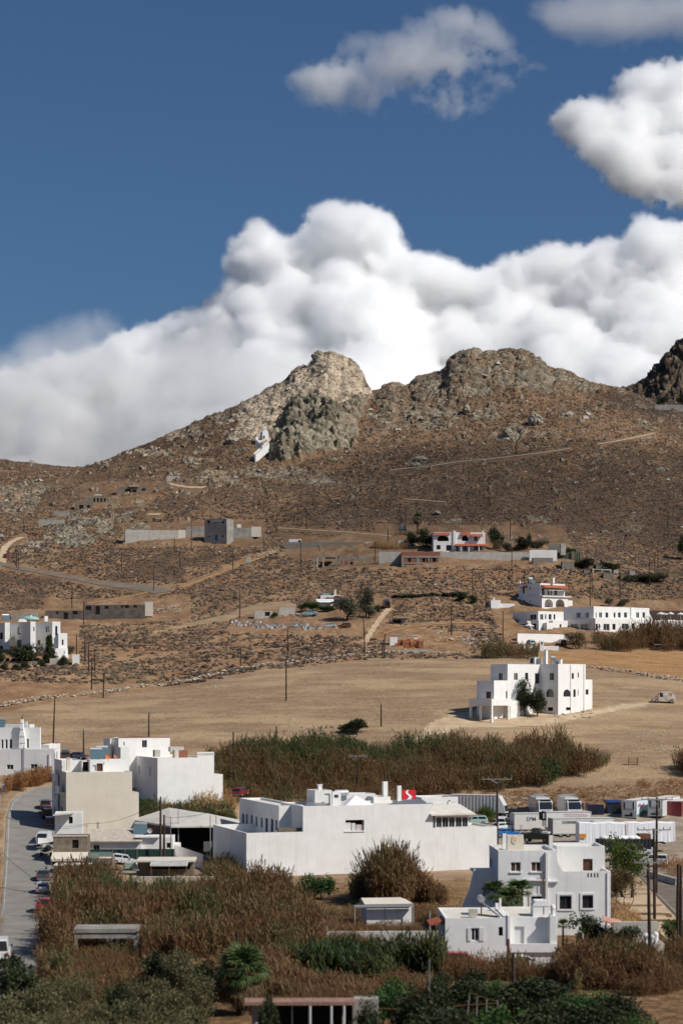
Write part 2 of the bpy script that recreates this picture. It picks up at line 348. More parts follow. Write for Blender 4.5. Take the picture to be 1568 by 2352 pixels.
# ------------------------------------------------------------------ the ground sheet
def build_ground():
 cu = np.concatenate([np.arange(-1500,-260,31.),np.arange(-260,-40,6.),np.arange(-40,1610,2.0),np.arange(1610,1830,6.),np.arange(1830,3200,35.)])
 cy = np.concatenate([np.arange(0,100,5.),np.arange(100,260,1.6),np.arange(260,560,.75),np.arange(560,850,1.15),np.arange(850,1010,.55),np.arange(1010,1024,1.),np.arange(1024,1180,2.),np.arange(1180,1420,12.),[1419,2200,4000,9000]])
 nu,ny = len(cu),len(cy)
 Ug,Yg = np.meshgrid(cu,cy); U = Ug.ravel(); Y = Yg.ravel()
 Z = zbase(U,Y); Z = np.where(Y > 1420,np.interp(Y,[1419,2200,4000,9000],[60,10,0,0]),Z)
 X = (U - 784) / F * np.maximum(Y,6)
 v = VH - (Z - ZC) * F / np.maximum(Y,30)
 rock,pale,field,fo,crag,kn = masks(U,v)
 flat = flatmask(U,v); rock = rock * (1 - flat)
 back = smooth(1030,1075,Y); far = np.where(Y > 1040,1.,0)
 rock = np.where(Y > 1060,.75,rock * (1 - smooth(1010,1040,Y)))
 P = np.stack([X,Y,Z],1)
 # normals of the smooth slope
 Pg = P.reshape(ny,nu,3); du = np.gradient(Pg,axis=1); dy = np.gradient(Pg,axis=0)
 n = np.cross(du.reshape(-1,3),dy.reshape(-1,3)); n /= np.linalg.norm(n,axis=1)[:,None] + 1e-9
 n[n[:,2] < 0] *= -1
 disp = np.zeros(len(P))
 wild = (1 - flat) * (1 - field) * (1 - .7 * fo)
 disp += wild * (fbm(P / 7.,4,3) * .9 + fbm(P / 2.2,2,8) * .25) * smooth(380,520,Y)
 disp += wild * fbm(P / 40.,3,13) * 1.8 * smooth(520,700,Y) * (1 - smooth(930,990,Y) * .8)
 disp += (1 - flat) * field * fbm(np.stack([X / 9.,Y / 2.2,Z * 0],1),3,15) * .16
 tonei = np.zeros(len(P))
 k = np.nonzero((rock > .02) & (Y > 500) & (U > -200) & (U < 1800) & (Y < 1200))[0]
 Q = P[k]; w = fbm(Q / 6.,3,21)[:,None] * 2.2
 a1,b1,c1 = cell((Q + w) / np.array([10.,12.,7.]),1)
 a2,b2,c2 = cell((Q + w) / np.array([4.,5.,2.6]),5)
 lump1 = .72 * smooth(0,.34,b1 - a1) + .28 * (1 - a1); lump2 = .75 * smooth(0,.36,b2 - a2) + .25 * (1 - a2)
 rid = 1 - np.abs(fbm(Q / np.array([14.,14.,26.]),4,33)) * 2
 cr,pl,kk = crag[k],pale[k] * (1 - crag[k]),kn[k]
 amp1 = 3.6 * cr + .7 * pl + (1 - cr) * (1 - pl) * 1.3 * smooth(600,800,Q[:,1])
 amp2 = 1.7 * cr + .45 * pl + (1 - cr) * (1 - pl) * .8
 dd = (lump1 - .5) * amp1 + (lump2 - .45) * amp2 + (c2 - .5) * amp2 * .7 + (rid - .55) * (2.2 * pl + 1.2 * cr) + fbm(Q / 1.3,3,44) * .35
 far2 = (Q[:,1] > 1060); dd = np.where(far2,(lump1 - .5) * 3 + (lump2 - .4) * 2.0 + (rid - .5) * 3 - 1,dd)
 disp[k] += dd * smooth(0,.6,rock[k])
 kb = np.nonzero((crag > .01) & (Y > 800) & (Y < 1000))[0]
 body = np.zeros(len(P)); ed = polyedge(U[kb],v[kb],CRAG)
 body[kb] = smooth(-6,30,ed) * 12.0 * smooth(845,740,U[kb]) * (.8 + .5 * fbm(P[kb] / 16.,3,88)) * smooth(1010,930,Y[kb])
 P0 = P; P = P + n * disp[:,None]
 global GD; GD = (cu,cy,(disp / np.maximum(n[:,2],.4)).reshape(ny,nu))
 P[:,1] -= body * .75; P[:,2] += body * .55
 dd = dd + cr * (np.abs(fbm(Q / np.array([5.,5.,16.]),3,51)) * -4.5 + 1.2 + fbm(Q / 20.,2,52) * 4)
 tonei[k] = (c1 - .5) * .5 + (c2 - .5) * .5
 idx = (np.arange(ny - 1)[:,None] * nu + np.arange(nu - 1)[None,:]).ravel()
 Fc = np.stack([idx,idx + 1,idx + 1 + nu,idx + nu],1)
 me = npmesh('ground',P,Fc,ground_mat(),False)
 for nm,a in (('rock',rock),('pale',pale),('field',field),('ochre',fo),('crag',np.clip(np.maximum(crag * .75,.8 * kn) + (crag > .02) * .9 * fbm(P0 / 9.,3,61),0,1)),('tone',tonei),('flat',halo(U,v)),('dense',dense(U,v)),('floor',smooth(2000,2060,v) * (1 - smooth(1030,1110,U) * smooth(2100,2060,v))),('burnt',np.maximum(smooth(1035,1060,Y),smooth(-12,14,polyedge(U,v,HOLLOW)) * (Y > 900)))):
  attr(me,nm,a)
 me.materials[0] = me.materials[0]; yl = smooth(-14,4,polyedge(U,v,YARD)); attr(me,'yard',yl)
 sm = np.ones(len(me.polygons),bool); me.polygons.foreach_set('use_smooth',sm)
 o = link(bpy.data.objects.new('ground',me)); tag(o,kind='structure')
 return o
def hd(u,Y):
 cu,cy,D = GD; i = np.clip(np.searchsorted(cu,u) - 1,0,len(cu) - 2); j = np.clip(np.searchsorted(cy,Y) - 1,0,len(cy) - 2); a = (u - cu[i]) / (cu[i + 1] - cu[i]); b = (Y - cy[j]) / (cy[j + 1] - cy[j])
 return (D[j,i] * (1 - a) + D[j,i + 1] * a) * (1 - b) + (D[j + 1,i] * (1 - a) + D[j + 1,i + 1] * a) * b
def nodes(m):
 m.use_nodes = True; nt = m.node_tree; N = nt.nodes; L = nt.links
 class K: pass
 k = K(); k.N = N; k.L = L; k.p = N.get('Principled BSDF'); k.tc = N.new('ShaderNodeTexCoord')
 def put(s,x):
  if hasattr(x,'links'): L.new(x,s)
  elif isinstance(x,(tuple,list)) and len(x) == 3 and s.type == 'RGBA': s.default_value = (*x,1)
  else: s.default_value = x
 def noise(scale,detail=5,rough=.6,stretch=None,dist=0):
  z = N.new('ShaderNodeTexNoise'); z.inputs['Scale'].default_value = scale; z.inputs['Detail'].default_value = detail; z.inputs['Roughness'].default_value = rough; z.inputs['Distortion'].default_value = dist
  src = k.tc.outputs['Object']
  if stretch:
   mp = N.new('ShaderNodeMapping'); mp.inputs['Scale'].default_value = stretch; L.new(src,mp.inputs['Vector']); src = mp.outputs[0]
  L.new(src,z.inputs['Vector']); return z.outputs['Fac']
 def math_(op,a,b=0,c=0,clamp=False):
  x = N.new('ShaderNodeMath'); x.operation = op; x.use_clamp = clamp
  for i,y in enumerate((a,b,c)): put(x.inputs[i],y)
  return x.outputs[0]
 def step(x,lo,hi):
  r = N.new('ShaderNodeMapRange'); r.interpolation_type = 'SMOOTHSTEP'; put(r.inputs[0],x); r.inputs[1].default_value = lo; r.inputs[2].default_value = hi; return r.outputs[0]
 def mix(f,a,b):
  x = N.new('ShaderNodeMix'); x.data_type = 'RGBA'; put(x.inputs['Factor'],f); put(x.inputs['A'],a); put(x.inputs['B'],b); return x.outputs['Result']
 def at_(n):
  a = N.new('ShaderNodeAttribute'); a.attribute_name = n; return a.outputs['Fac']
 def bump(h,strength,dist):
  b = N.new('ShaderNodeBump'); b.inputs['Strength'].default_value = strength; b.inputs['Distance'].default_value = dist; L.new(h,b.inputs['Height']); L.new(b.outputs['Normal'],k.p.inputs['Normal'])
 k.put,k.noise,k.math,k.step,k.mix,k.at,k.bump = put,noise,math_,step,mix,at_,bump
 return k
def ground_mat():
 m = bpy.data.materials.new('ground'); k = nodes(m)
 k.p.inputs['Roughness'].default_value = .95; k.p.inputs['Specular IOR Level'].default_value = .1
 big = k.noise(1 / 60.,4); mid = k.noise(1 / 9.,5,.65); fine = k.noise(1 / 1.7,4,.7); grit = k.noise(2.2,3,.7)
 # open hillside: ochre earth under dry brown phrygana; browner upslope paints in cloud shade
 soil = k.mix(k.step(mid,.38,.64),(.26,.142,.072),(.385,.245,.138))
 soil = k.mix(k.step(fine,.55,.72),soil,(.46,.345,.225))
 dry = k.mix(k.step(grit,.3,.7),(.075,.050,.035),(.145,.092,.056))
 cov = k.math('ADD',k.math('MULTIPLY',k.step(big,.3,.62),.45),k.math('MULTIPLY',k.step(mid,.33,.62),.55))
 cov = k.math('MULTIPLY',k.step(k.math('ADD',fine,k.math('MULTIPLY',cov,.32)),.46,.66),.85)
 cov = k.math('MULTIPLY',cov,k.math('MULTIPLY_ADD',k.at('dense'),.9,.22),clamp=True)
 hill = k.mix(cov,soil,dry)
 # rock
 tone = k.at('tone')
 rg = k.mix(k.step(k.math('ADD',k.noise(1 / 5.,5,.7),k.math('MULTIPLY',tone,.35)),.3,.7),(.135,.112,.080),(.33,.275,.20))
 rg = k.mix(k.math('MULTIPLY',k.step(k.noise(1 / 13.,4),.42,.6),.75),rg,(.25,.165,.10))
 rc = k.mix(k.step(k.math('ADD',k.noise(1 / 4.,6,.7),k.math('MULTIPLY',tone,.3)),.33,.68),(.125,.112,.080),(.37,.325,.235))
 rp = k.mix(k.step(k.math('ADD',k.noise(1 / 6.,6,.7,(1,1,.5)),k.math('MULTIPLY',tone,.25)),.24,.58),(.22,.165,.115),(.58,.465,.335))
 rock = k.mix(k.at('crag'),k.mix(k.at('pale'),rg,rp),rc)
 rm = k.step(k.math('ADD',k.at('rock'),k.math('MULTIPLY_ADD',fine,.5,-.25)),.3,.62)
 c = k.mix(rm,hill,rock)
 # worked field: pale stubble with long streaks
 s1 = k.noise(.35,6,.7,(.3,1.0,1)); s2 = k.noise(1 / 16.,4,.6,(.6,1.4,1))
 fd = k.mix(k.step(s1,.36,.66),(.26,.170,.100),(.328,.230,.145))
 fd = k.mix(k.math('MULTIPLY',k.step(s2,.45,.62),.75),fd,(.43,.305,.178))
 fd = k.mix(k.step(grit,.60,.74),fd,(.20,.125,.07))
 c = k.mix(k.at('field'),c,fd)
 oc = k.mix(k.step(s1,.35,.65),(.30,.165,.072),(.41,.24,.115))
 c = k.mix(k.at('ochre'),c,oc)
 yd = k.mix(k.step(k.noise(1 / 4.,5),.35,.65),(.26,.205,.15),(.36,.295,.225))
 c = k.mix(k.at('yard'),c,yd)
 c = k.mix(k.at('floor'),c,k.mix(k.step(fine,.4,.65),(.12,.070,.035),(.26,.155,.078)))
 edge = k.mix(mid,(.36,.255,.15),(.45,.34,.225))
 c = k.mix(k.at('flat'),c,edge)
 bt = k.mix(k.step(mid,.4,.62),(.055,.040,.030),(.17,.125,.09))
 c = k.mix(k.math('MULTIPLY',k.at('burnt'),.85),c,bt)
 k.L.new(c,k.p.inputs['Base Color'])
 vo = k.N.new('ShaderNodeTexVoronoi'); vo.feature = 'DISTANCE_TO_EDGE'; vo.inputs['Scale'].default_value = 1 / 2.6; vd = k.N.new('ShaderNodeVectorMath'); vd.operation = 'ADD'; nv = k.N.new('ShaderNodeTexNoise'); nv.inputs['Scale'].default_value = .5; nv.inputs['Detail'].default_value = 4
 k.L.new(k.tc.outputs['Object'],nv.inputs['Vector']); vs = k.N.new('ShaderNodeVectorMath'); vs.operation = 'SCALE'; vs.inputs['Scale'].default_value = 4.; k.L.new(nv.outputs['Color'],vs.inputs[0]); k.L.new(k.tc.outputs['Object'],vd.inputs[0]); k.L.new(vs.outputs[0],vd.inputs[1]); k.L.new(vd.outputs[0],vo.inputs['Vector'])
 cr = k.math('MULTIPLY',k.step(vo.outputs['Distance'],0,.16),k.math('MULTIPLY',rm,1.1))
 h = k.math('ADD',k.math('ADD',k.math('MULTIPLY',fine,.7),k.math('MULTIPLY',grit,.3)),cr)
 k.bump(h,.75,.8)
 return m
# ------------------------------------------------------------------ roads and tracks laid on the ground
def strip_poly(name,A,B,m,lift,n=5,sub=6):
 def res(P):
  P = np.array(P,float); t = np.arange(len(P)); q = np.linspace(0,len(P) - 1,(len(P) - 1) * sub + 1)
  return np.stack([np.interp(q,t,P[:,0]),np.interp(q,t,P[:,1])],1)
 A,B = res(A),res(B); V = []; Fc = []
 for a,b in zip(A,B):
  pa,pb = gp(*a),gp(*b)
  for i in range(n + 1):
   t = i / n; x = pa.x * (1 - t) + pb.x * t; y = pa.y * (1 - t) + pb.y * t
   V.append((x,y,float(hz(x,y)) + lift))
 for r in range(len(A) - 1):
  for i in range(n): q = r * (n + 1) + i; Fc.append((q,q + 1,q + n + 2,q + n + 1))
 o = link(bpy.data.objects.new(name,npmesh(name,V,Fc,m,True))); return tag(o,kind='structure')
def track(name,hw,P,m,lift=.1):
 P = np.array(P,float); t = np.arange(len(P)); q = np.linspace(0,len(P) - 1,(len(P) - 1) * 8 + 1)
 Q = np.stack([np.interp(q,t,P[:,0]),np.interp(q,t,P[:,1])],1)
 C = [gp(*a) for a in Q]; V = []; Fc = []
 for i,c in enumerate(C):
  d = C[min(i + 1,len(C) - 1)] - C[max(i - 1,0)]; d.z = 0; d.normalize(); s = Vector((-d.y,d.x,0))
  sl = max(.25,float(hz(c.x,c.y + 1) - hz(c.x,c.y - 1)) / 2 * F / c.y)
  w = hw * (1 + .2 * math.sin(i * 1.7) + rnd.uniform(-.15,.15)) / math.hypot(s.x * F / c.y,s.y * sl); w = min(max(w,.5),5)
  for j in range(-2,3):
   p = c + s * w * j / 2; V.append((p.x,p.y,float(hz(p.x,p.y)) + lift))
 for i in range(len(C) - 1):
  for j in range(4): b = i * 5 + j; Fc.append((b,b + 1,b + 6,b + 5))
 o = link(bpy.data.objects.new(name,npmesh(name,V,Fc,m,True))); return tag(o,kind='structure')
M_ASPH = mat('asphalt',(.27,.25,.22),.9,.2,col2=(.205,.19,.17),scale=.35,bump=.2,bscale=6)
M_ASPH2 = mat('worn_asphalt',(.20,.165,.13),.9,.2,col2=(.145,.118,.09),scale=.3,bump=.2,bscale=6)
M_DIRTP = mat('pale_earth',(.56,.43,.29),.95,.1,col2=(.42,.30,.18),scale=.4,bump=.3)
M_DIRTO = mat('ochre_earth',(.46,.28,.13),.95,.1,col2=(.34,.19,.085),scale=.4,bump=.3)
M_PATH = mat('path_stone',(.50,.42,.33),.95,.1,col2=(.36,.29,.21),scale=.6)
M_LINE = mat('road_paint',(.52,.50,.46),.8,.2,col2=(.26,.245,.22),scale=.8)
def build_roads():
 strip_poly('asphalt_road',ROAD_L,ROAD_R,M_ASPH,.07)
 strip_poly('asphalt_road',ROAD2_A,ROAD2_B,M_ASPH2,.07)
 strip_poly('asphalt_road',ROAD3_A,ROAD3_B,M_ASPH2,.14,3)
 V = [gp(u,v) for u,v in DRIVE]
 # the earth drive round the white house: a fan of quads over its outline
 us = np.arange(950,1492,6.); mb = MB(); vs = np.arange(1612,1707,3.)
 for a in us:
  for b in vs:
   if inpoly(np.array([a + 3 + 3 * math.sin(b)]),np.array([b + 1.5]),DRIVE)[0]:
    mb.quad(*[tuple(gp(x,y) + Vector((0,0,.06))) for x,y in ((a,b + 3),(a + 6,b + 3),(a + 6,b),(a,b))])
 tag(mb.build('earth_drive',M_DIRTP),kind='structure')
 for nm,w,P,c in TRACKS: track(nm,w,P,M_PATH if nm == 'hill_path' else M_DIRTP if c == 'pale' else M_DIRTO,.22 if nm == 'hill_path' else .12)
 # shoulder of the right road and edge lines
 strip_poly('road_shoulder',[(1408,2062),(1440,2090),(1490,2125),(1560,2180)],[(1440,2020),(1485,2040),(1540,2098),(1620,2182)],M_DIRTP,.04)
 def line(A,B,t0,t1,m=M_LINE):
  L_ = lambda t: [(a[0] * (1 - t) + b[0] * t,a[1] * (1 - t) + b[1] * t) for a,b in zip(A,B)]
  strip_poly('road_marking',L_(t0),L_(t1),m,.074,1)
 line(ROAD_L[:9],ROAD_R[:9],.045,.062)
 line(ROAD2_A,ROAD2_B,.06,.075)
# ------------------------------------------------------------------ low dry shrubs, uncountable
def shrub_shapes(n=6,lo=False):
 out = []
 bm = bmesh.new(); bmesh.ops.create_icosphere(bm,subdivisions=1 if lo else 2,radius=1)
 bm.verts.ensure_lookup_table(); V0 = np.array([x.co[:] for x in bm.verts]); F0 = np.array([[q.index for q in p.verts] for p in bm.faces]); bm.free()
 keep = V0[F0].mean(1)[:,2] > -.12; F0 = F0[keep]; used = np.unique(F0); re = np.zeros(len(V0),int); re[used] = np.arange(len(used)); V0 = V0[used]; F0 = re[F0]
 for i in range(n):
  d = 1 + .55 * fbm(V0 * 1.5 + i * 7.7,3,60 + i)[:,None] + NR.uniform(-.16,.16,(len(V0),1))
  V = V0 * d; V[:,2] = V[:,2] * .9
  out.append((V,F0))
 return out
def scatter(name,P,S,T,m,shapes,flat=None,kind='stuff',rough=True):
 k = NR.integers(0,len(shapes),len(P)); Vs = []; Fs = []; Ts = []; n = 0
 for i,(V,Fc) in enumerate(shapes):
  q = np.nonzero(k == i)[0]
  if not len(q): continue
  a = NR.uniform(0,6.28,len(q)); c,s = np.cos(a),np.sin(a); sx = S[q] * NR.uniform(.8,1.35,len(q)); sy = S[q]; sz = S[q] * NR.uniform(.75,1.2,len(q))
  if flat is not None: sz = sz * flat
  x = V[None,:,0] * sx[:,None]; y = V[None,:,1] * sy[:,None]; z = V[None,:,2] * sz[:,None]
  W_ = np.stack([x * c[:,None] - y * s[:,None],x * s[:,None] + y * c[:,None],z],2) + P[q][:,None,:]
  Vs.append(W_.reshape(-1,3)); Fs.append((Fc[None] + (np.arange(len(q)) * len(V))[:,None,None]).reshape(-1,3) + n); n += len(q) * len(V)
  Ts.append(np.clip(T[q][:,None] + NR.uniform(-.13,.13,(len(q),len(V))),0,1).ravel())
 me = npmesh(name,np.concatenate(Vs),np.concatenate(Fs),m); attr(me,'tint',np.concatenate(Ts))
 o = link(bpy.data.objects.new(name,me)); return tag(o,kind=kind)
EXCL = [[(100,1370),(440,1370),(440,1425),(100,1440)],[(-20,1400),(185,1400),(185,1525),(-20,1530)],[(280,1195),(610,1195),(610,1255),(280,1255)],
  [(650,1228),(905,1228),(905,1305),(650,1280)],[(860,1205),(1290,1205),(1330,1300),(860,1305)],[(1120,1370),(1600,1380),(1600,1500),(1160,1500)],
  [(575,1390),(900,1370),(900,1470),(520,1455)],[(715,1270),(1020,1255),(1020,1305),(715,1305)],[(880,1430),(1080,1455),(1080,1500),(880,1500)],
  [(540,1420),(760,1415),(760,1455),(520,1455)],[(575,985),(640,985),(620,1052),(575,1052)],[(185,1105),(390,1105),(340,1165),(185,1165)]]
M_SCRUB = leafmat('scrub_leaf',[(0,(.062,.042,.032)),(.35,(.115,.078,.054)),(.6,(.16,.11,.075)),(.8,(.12,.105,.06)),(1,(.085,.09,.045))],.12)
M_STONE = leafmat('loose_stone',[(0,(.16,.14,.11)),(.5,(.32,.28,.22)),(1,(.55,.48,.39))],0)
def build_scrub():
 N = 330000
 u = NR.uniform(-60,1630,N); Y = np.sqrt(NR.uniform(470. ** 2,1004. ** 2,N))
 z = zbase(u,Y); v = VH - (z - ZC) * F / Y; x = (u - 784) / F * Y
 rock,pale,field,fo,crag,kn = masks(u,v); fl = flatmask(u,v)
 P = np.stack([x,Y,z + hd(u,Y)],1)
 dn = dense(u,v); den = .26 + .42 * dn + .25 * fbm(P / 25.,3,91) + .4 * fbm(P / 4.,2,92)
 den = den * (1 - .8 * rock) * (1 - field) * (1 - fo) * (1 - np.clip(fl * 1.4,0,1)) * 1.0
 for E in EXCL: den = np.where(inpoly(u,v,E),0,den)
 keep = NR.uniform(0,1,N) < den * .95
 P = P[keep]; n = len(P); t = .36 + .35 * fbm(P / 30.,3,95) + NR.uniform(-.25,.3,n)
 green = smooth(.25,.5,fbm(P / 14.,3,97)) * smooth(1290,1420,v[keep]); t = np.clip(t + .35 * green,0,1)
 S = NR.uniform(.19,.46,n) * (1 + .5 * (NR.uniform(0,1,n) > .88)) * np.interp(P[:,1],[470,700,1000],[1.25,1.1,1.1]) * (1.25 - .35 * dn[keep])
 scatter('dry_scrub',P - np.array([0,0,.05]),S,t,M_SCRUB,shrub_shapes(9,True),.8)
 # sparse scrub over the strip of wild ground between the wall and the villas
 # loose stones on the slopes
 N = 4500; u = NR.uniform(-40,1610,N); Y = np.sqrt(NR.uniform(500. ** 2,1000. ** 2,N)); z = zbase(u,Y); v = VH - (z - ZC) * F / Y
 rock,pale,field,fo,crag,kn = masks(u,v); P = np.stack([(u - 784) / F * Y,Y,z + hd(u,Y) - .1],1)
 den = (.1 + .9 * rock) * (1 - field) * (1 - flatmask(u,v)) * smooth(1420,1250,v)
 for E in EXCL: den = np.where(inpoly(u,v,E),0,den)
 keep = NR.uniform(0,1,N) < den; P = P[keep]; n = len(P)
 scatter('loose_stones',P,NR.uniform(.3,.8,n) * (1 + 1.2 * (NR.uniform(0,1,n) > .93)),NR.uniform(.1,.9,n),M_STONE,shrub_shapes(4),.9)
# ------------------------------------------------------------------ building kit
def zm(u0,v0,s):
 return lambda x,y: (u0 + s * x,v0 + s * y)
zA,zB = zm(0,746.6,.5),zm(784.3,746.4,.5)
z3,z4,z5 = zm(0,1148.3,.3332),zm(522.5,1148.3,.3332),zm(1045,1148.3,.3332)
z6,z7,z8 = zm(0,1492.8,.3332),zm(522.5,1492.8,.3332),zm(1045,1492.8,.3332)
y1,y2,y3 = zm(0,1779.9,.3332),zm(459.3,1751.2,.4028),zm(1045,1751.2,.3332)
y4,y5,y6 = zm(0,2007.3,.3332),zm(522.5,2007.3,.3332),zm(1045,2007.3,.3332)
M_WHITE = mat('white_plaster',(.83,.815,.785),.85,.2,col2=(.77,.755,.725),scale=.5,bump=.12,bscale=1.5,streak=.10)
M_WHITE2 = mat('weathered_white_plaster',(.81,.80,.78),.9,.2,col2=(.73,.715,.685),scale=.35,bump=.15,bscale=1.5,streak=.24,streakcol=(.42,.38,.31))
M_CREAM = mat('cream_render',(.66,.60,.50),.9,.2,col2=(.61,.55,.45),scale=.4,bump=.12,bscale=1.5,streak=.12)
M_CONC = mat('bare_concrete',(.36,.335,.30),.95,.1,col2=(.24,.22,.195),scale=.5,bump=.3,bscale=3,streak=.45,streakcol=(.12,.11,.10))
M_CONCL = mat('pale_concrete',(.52,.485,.43),.95,.1,col2=(.40,.37,.32),scale=.6,bump=.3,bscale=3,streak=.35,streakcol=(.22,.2,.17))
M_STONEW = mat('rubble_stone_wall',(.30,.27,.23),.95,.1,col2=(.15,.135,.115),scale=2.2,bump=.8,bscale=3.5)
M_BROWNW = mat('brown_rough_wall',(.27,.215,.165),.95,.1,col2=(.15,.12,.092),scale=.9,bump=.5,bscale=3)
M_BRICK = mat('red_hollow_brick',(.33,.135,.085),.9,.1,col2=(.24,.10,.068),scale=2,bump=.3,bscale=6)
M_TERRA = mat('terracotta_tile',(.42,.125,.065),.8,.2,col2=(.30,.085,.045),scale=2,bump=.4,bscale=5)
M_ROOFC = mat('roof_screed',(.70,.655,.58),.95,.1,col2=(.58,.53,.45),scale=.5,bump=.1)
M_GLASS = mat('window_glass',(.028,.034,.042),.08,.6,var=.3)
M_DARK = mat('dark_interior',(.022,.020,.018),.9,.1,var=.3)  # near-black pane, paints the shade of unlit rooms behind openings
M_WOOD = mat('brown_shutter_wood',(.105,.045,.025),.6,.3,col2=(.07,.03,.018),scale=4,bump=.2)
M_BLUE = mat('blue_painted_wood',(.06,.16,.36),.6,.3,var=.2)
M_SHUT = mat('white_painted_wood',(.70,.70,.68),.6,.3,var=.06)
M_GREYM = mat('grey_metal',(.30,.31,.32),.45,.5,.5,var=.2)
M_ALU = mat('pale_metal',(.62,.63,.64),.35,.5,.6,var=.1)
M_CORR = mat('corrugated_sheet',(.62,.60,.56),.6,.4,col2=(.46,.44,.40),scale=.6)
M_RUST = mat('rusty_steel',(.22,.10,.05),.85,.2,col2=(.12,.055,.03),scale=3)
M_SOLAR = mat('solar_collector_glass',(.10,.16,.19),.12,.6,var=.2)
M_CANVAS = mat('white_canvas',(.78,.77,.74),.9,.1,var=.08)
M_BLACK = mat('black_rubber',(.018,.018,.019),.8,.2,var=.2)
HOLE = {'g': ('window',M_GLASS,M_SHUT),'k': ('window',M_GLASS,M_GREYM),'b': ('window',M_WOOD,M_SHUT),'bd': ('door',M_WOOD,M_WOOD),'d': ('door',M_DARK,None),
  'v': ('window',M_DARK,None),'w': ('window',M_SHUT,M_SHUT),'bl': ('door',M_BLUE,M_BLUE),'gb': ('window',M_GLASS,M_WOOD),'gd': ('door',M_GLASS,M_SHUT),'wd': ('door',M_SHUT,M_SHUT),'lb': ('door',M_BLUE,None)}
class Blk: pass
class Bld:
 def __init__(s,name,label,cat,uv,rot=0,Y=None,group=None,wall=None,roof=None,N=None):
  p = gp(*uv) if Y is None else at(uv[0],uv[1],Y)
  s.dY = p.y - N if N else 0.
  s.O = p; s.rot = R(rot); s.c,s.s = math.cos(s.rot),math.sin(s.rot)
  s.root = thing(name,label,cat,p,s.rot,group); s.wall = wall or M_WHITE; s.roofm = roof or M_ROOFC
  s.mb = {}; s.roof = MB(); s.later = []; s.k = p.y / F
 def loc(s,x,y):
  dx,dy = x - s.O.x,y - s.O.y; return dx * s.c + dy * s.s,-dx * s.s + dy * s.c
 def hit(s,u,axis,val):
  """where the sight line at reading u meets the local plane x=val or y=val: local (x, y), and the distance"""
  a = (u - 784) / F    # world: x = a*Y
  # local x = (a*Y-Ox)*c + (Y-Oy)*s ; local y = -(a*Y-Ox)*s + (Y-Oy)*c
  if axis == 'x': Y = (val + s.O.x * s.c + s.O.y * s.s) / (a * s.c + s.s)
  else: Y = (val - s.O.x * s.s + s.O.y * s.c) / (-a * s.s + s.c)
  x,y = s.loc(a * Y,Y); return x,y,Y
 def mat(s,m): return s.mb.setdefault(m.name,(m,MB()))[1]
 def raw(s,x0,x1,y0,y1,z0,z1,par=.3,m=None,th=.22,roof=True):
  b = Blk(); b.r = (x0,x1,y0,y1,z0,z1); b.par = par; b.m = m or s.wall; b.h = {'f': [],'l': [],'r': []}; b.th = th; b.roof = roof
  s.later.append(b); return b
 def cb(s,uc,ul,ur,vt,vb,Y=None,plane=None,back=None,dep=6.,par=.3,m=None,below=1.5,dy=0,roof=True,th=.22):
  """a block from its readings: near upright edge at uc, other ends ul / ur, top vt, foot vb (read at the near edge)"""
  if plane is not None:
   cy = plane.r[2] + dy; cx,_,Y = s.hit(uc,'y',cy)
  else:
   Y = Y + s.dY if Y else s.O.y; a = (uc - 784) / F; cx,cy = s.loc(a * Y,Y)
  zt = ZC + (VH - vt) / F * Y - s.O.z; zb = ZC + (VH - vb) / F * Y - s.O.z - below
  if s.rot >= 0:
   x0 = cx; x1 = s.hit(ur,'y',cy)[0]; y0 = cy
   y1 = s.hit(ul,'x',cx)[1] if (ul is not None and ul < uc - .5 and s.rot > .02) else cy + dep
   if ul is not None and ul < uc - .5 and s.rot <= .02: x0 = s.hit(ul,'y',cy)[0]
  else:
   x1 = cx; x0 = s.hit(ul,'y',cy)[0]; y0 = cy
   y1 = s.hit(ur,'x',cx)[1] if ur is not None and ur > uc + .5 else cy + dep
  return s.raw(min(x0,x1),max(x0,x1),y0,y1,zb,zt,par,m,th,roof)
 def hole(s,b,f,p0,p1,kind='g',arch=False,depth=.18,label=None,frame=True):
  (u0,v0),(u1,v1) = p0,p1; x0,x1,y0,y1,z0,z1 = b.r
  um,vm = (u0 + u1) / 2,(v0 + v1) / 2
  if f == 'f': A = s.hit(u0,'y',y0); B = s.hit(u1,'y',y0); a,c = A[0] - x0,B[0] - x0; L = x1 - x0
  elif f == 'l': A = s.hit(u0,'x',x0); B = s.hit(u1,'x',x0); a,c = y1 - A[1],y1 - B[1]; L = y1 - y0
  else: A = s.hit(u0,'x',x1); B = s.hit(u1,'x',x1); a,c = A[1] - y0,B[1] - y0; L = y1 - y0
  Ym = (A[2] + B[2]) / 2
  zt = ZC + (VH - v0) / F * Ym - s.O.z; zb = ZC + (VH - v1) / F * Ym - s.O.z
  a,c = sorted((a,c)); a = max(a,.06); c = min(c,L - .06); zb = max(zb,z0 + .05); zt = min(zt,z1 - .1 - (0 if b.par <= 0 else 0))
  if c - a < .08 or zt - zb < .08: return
  for q in b.h[f]:
   if a < q[1] + .03 and c > q[0] - .03 and zb < q[3] + .03 and zt > q[2] - .03: return
  b.h[f].append((a,c,zb,zt,kind,arch,depth,label,frame))
 def holes(s,b,f,rects,kind='g',q=lambda x,y: (x,y),**k):
  for r in rects: s.hole(b,f,q(r[0],r[1]),q(r[2],r[3]),kind,**k)
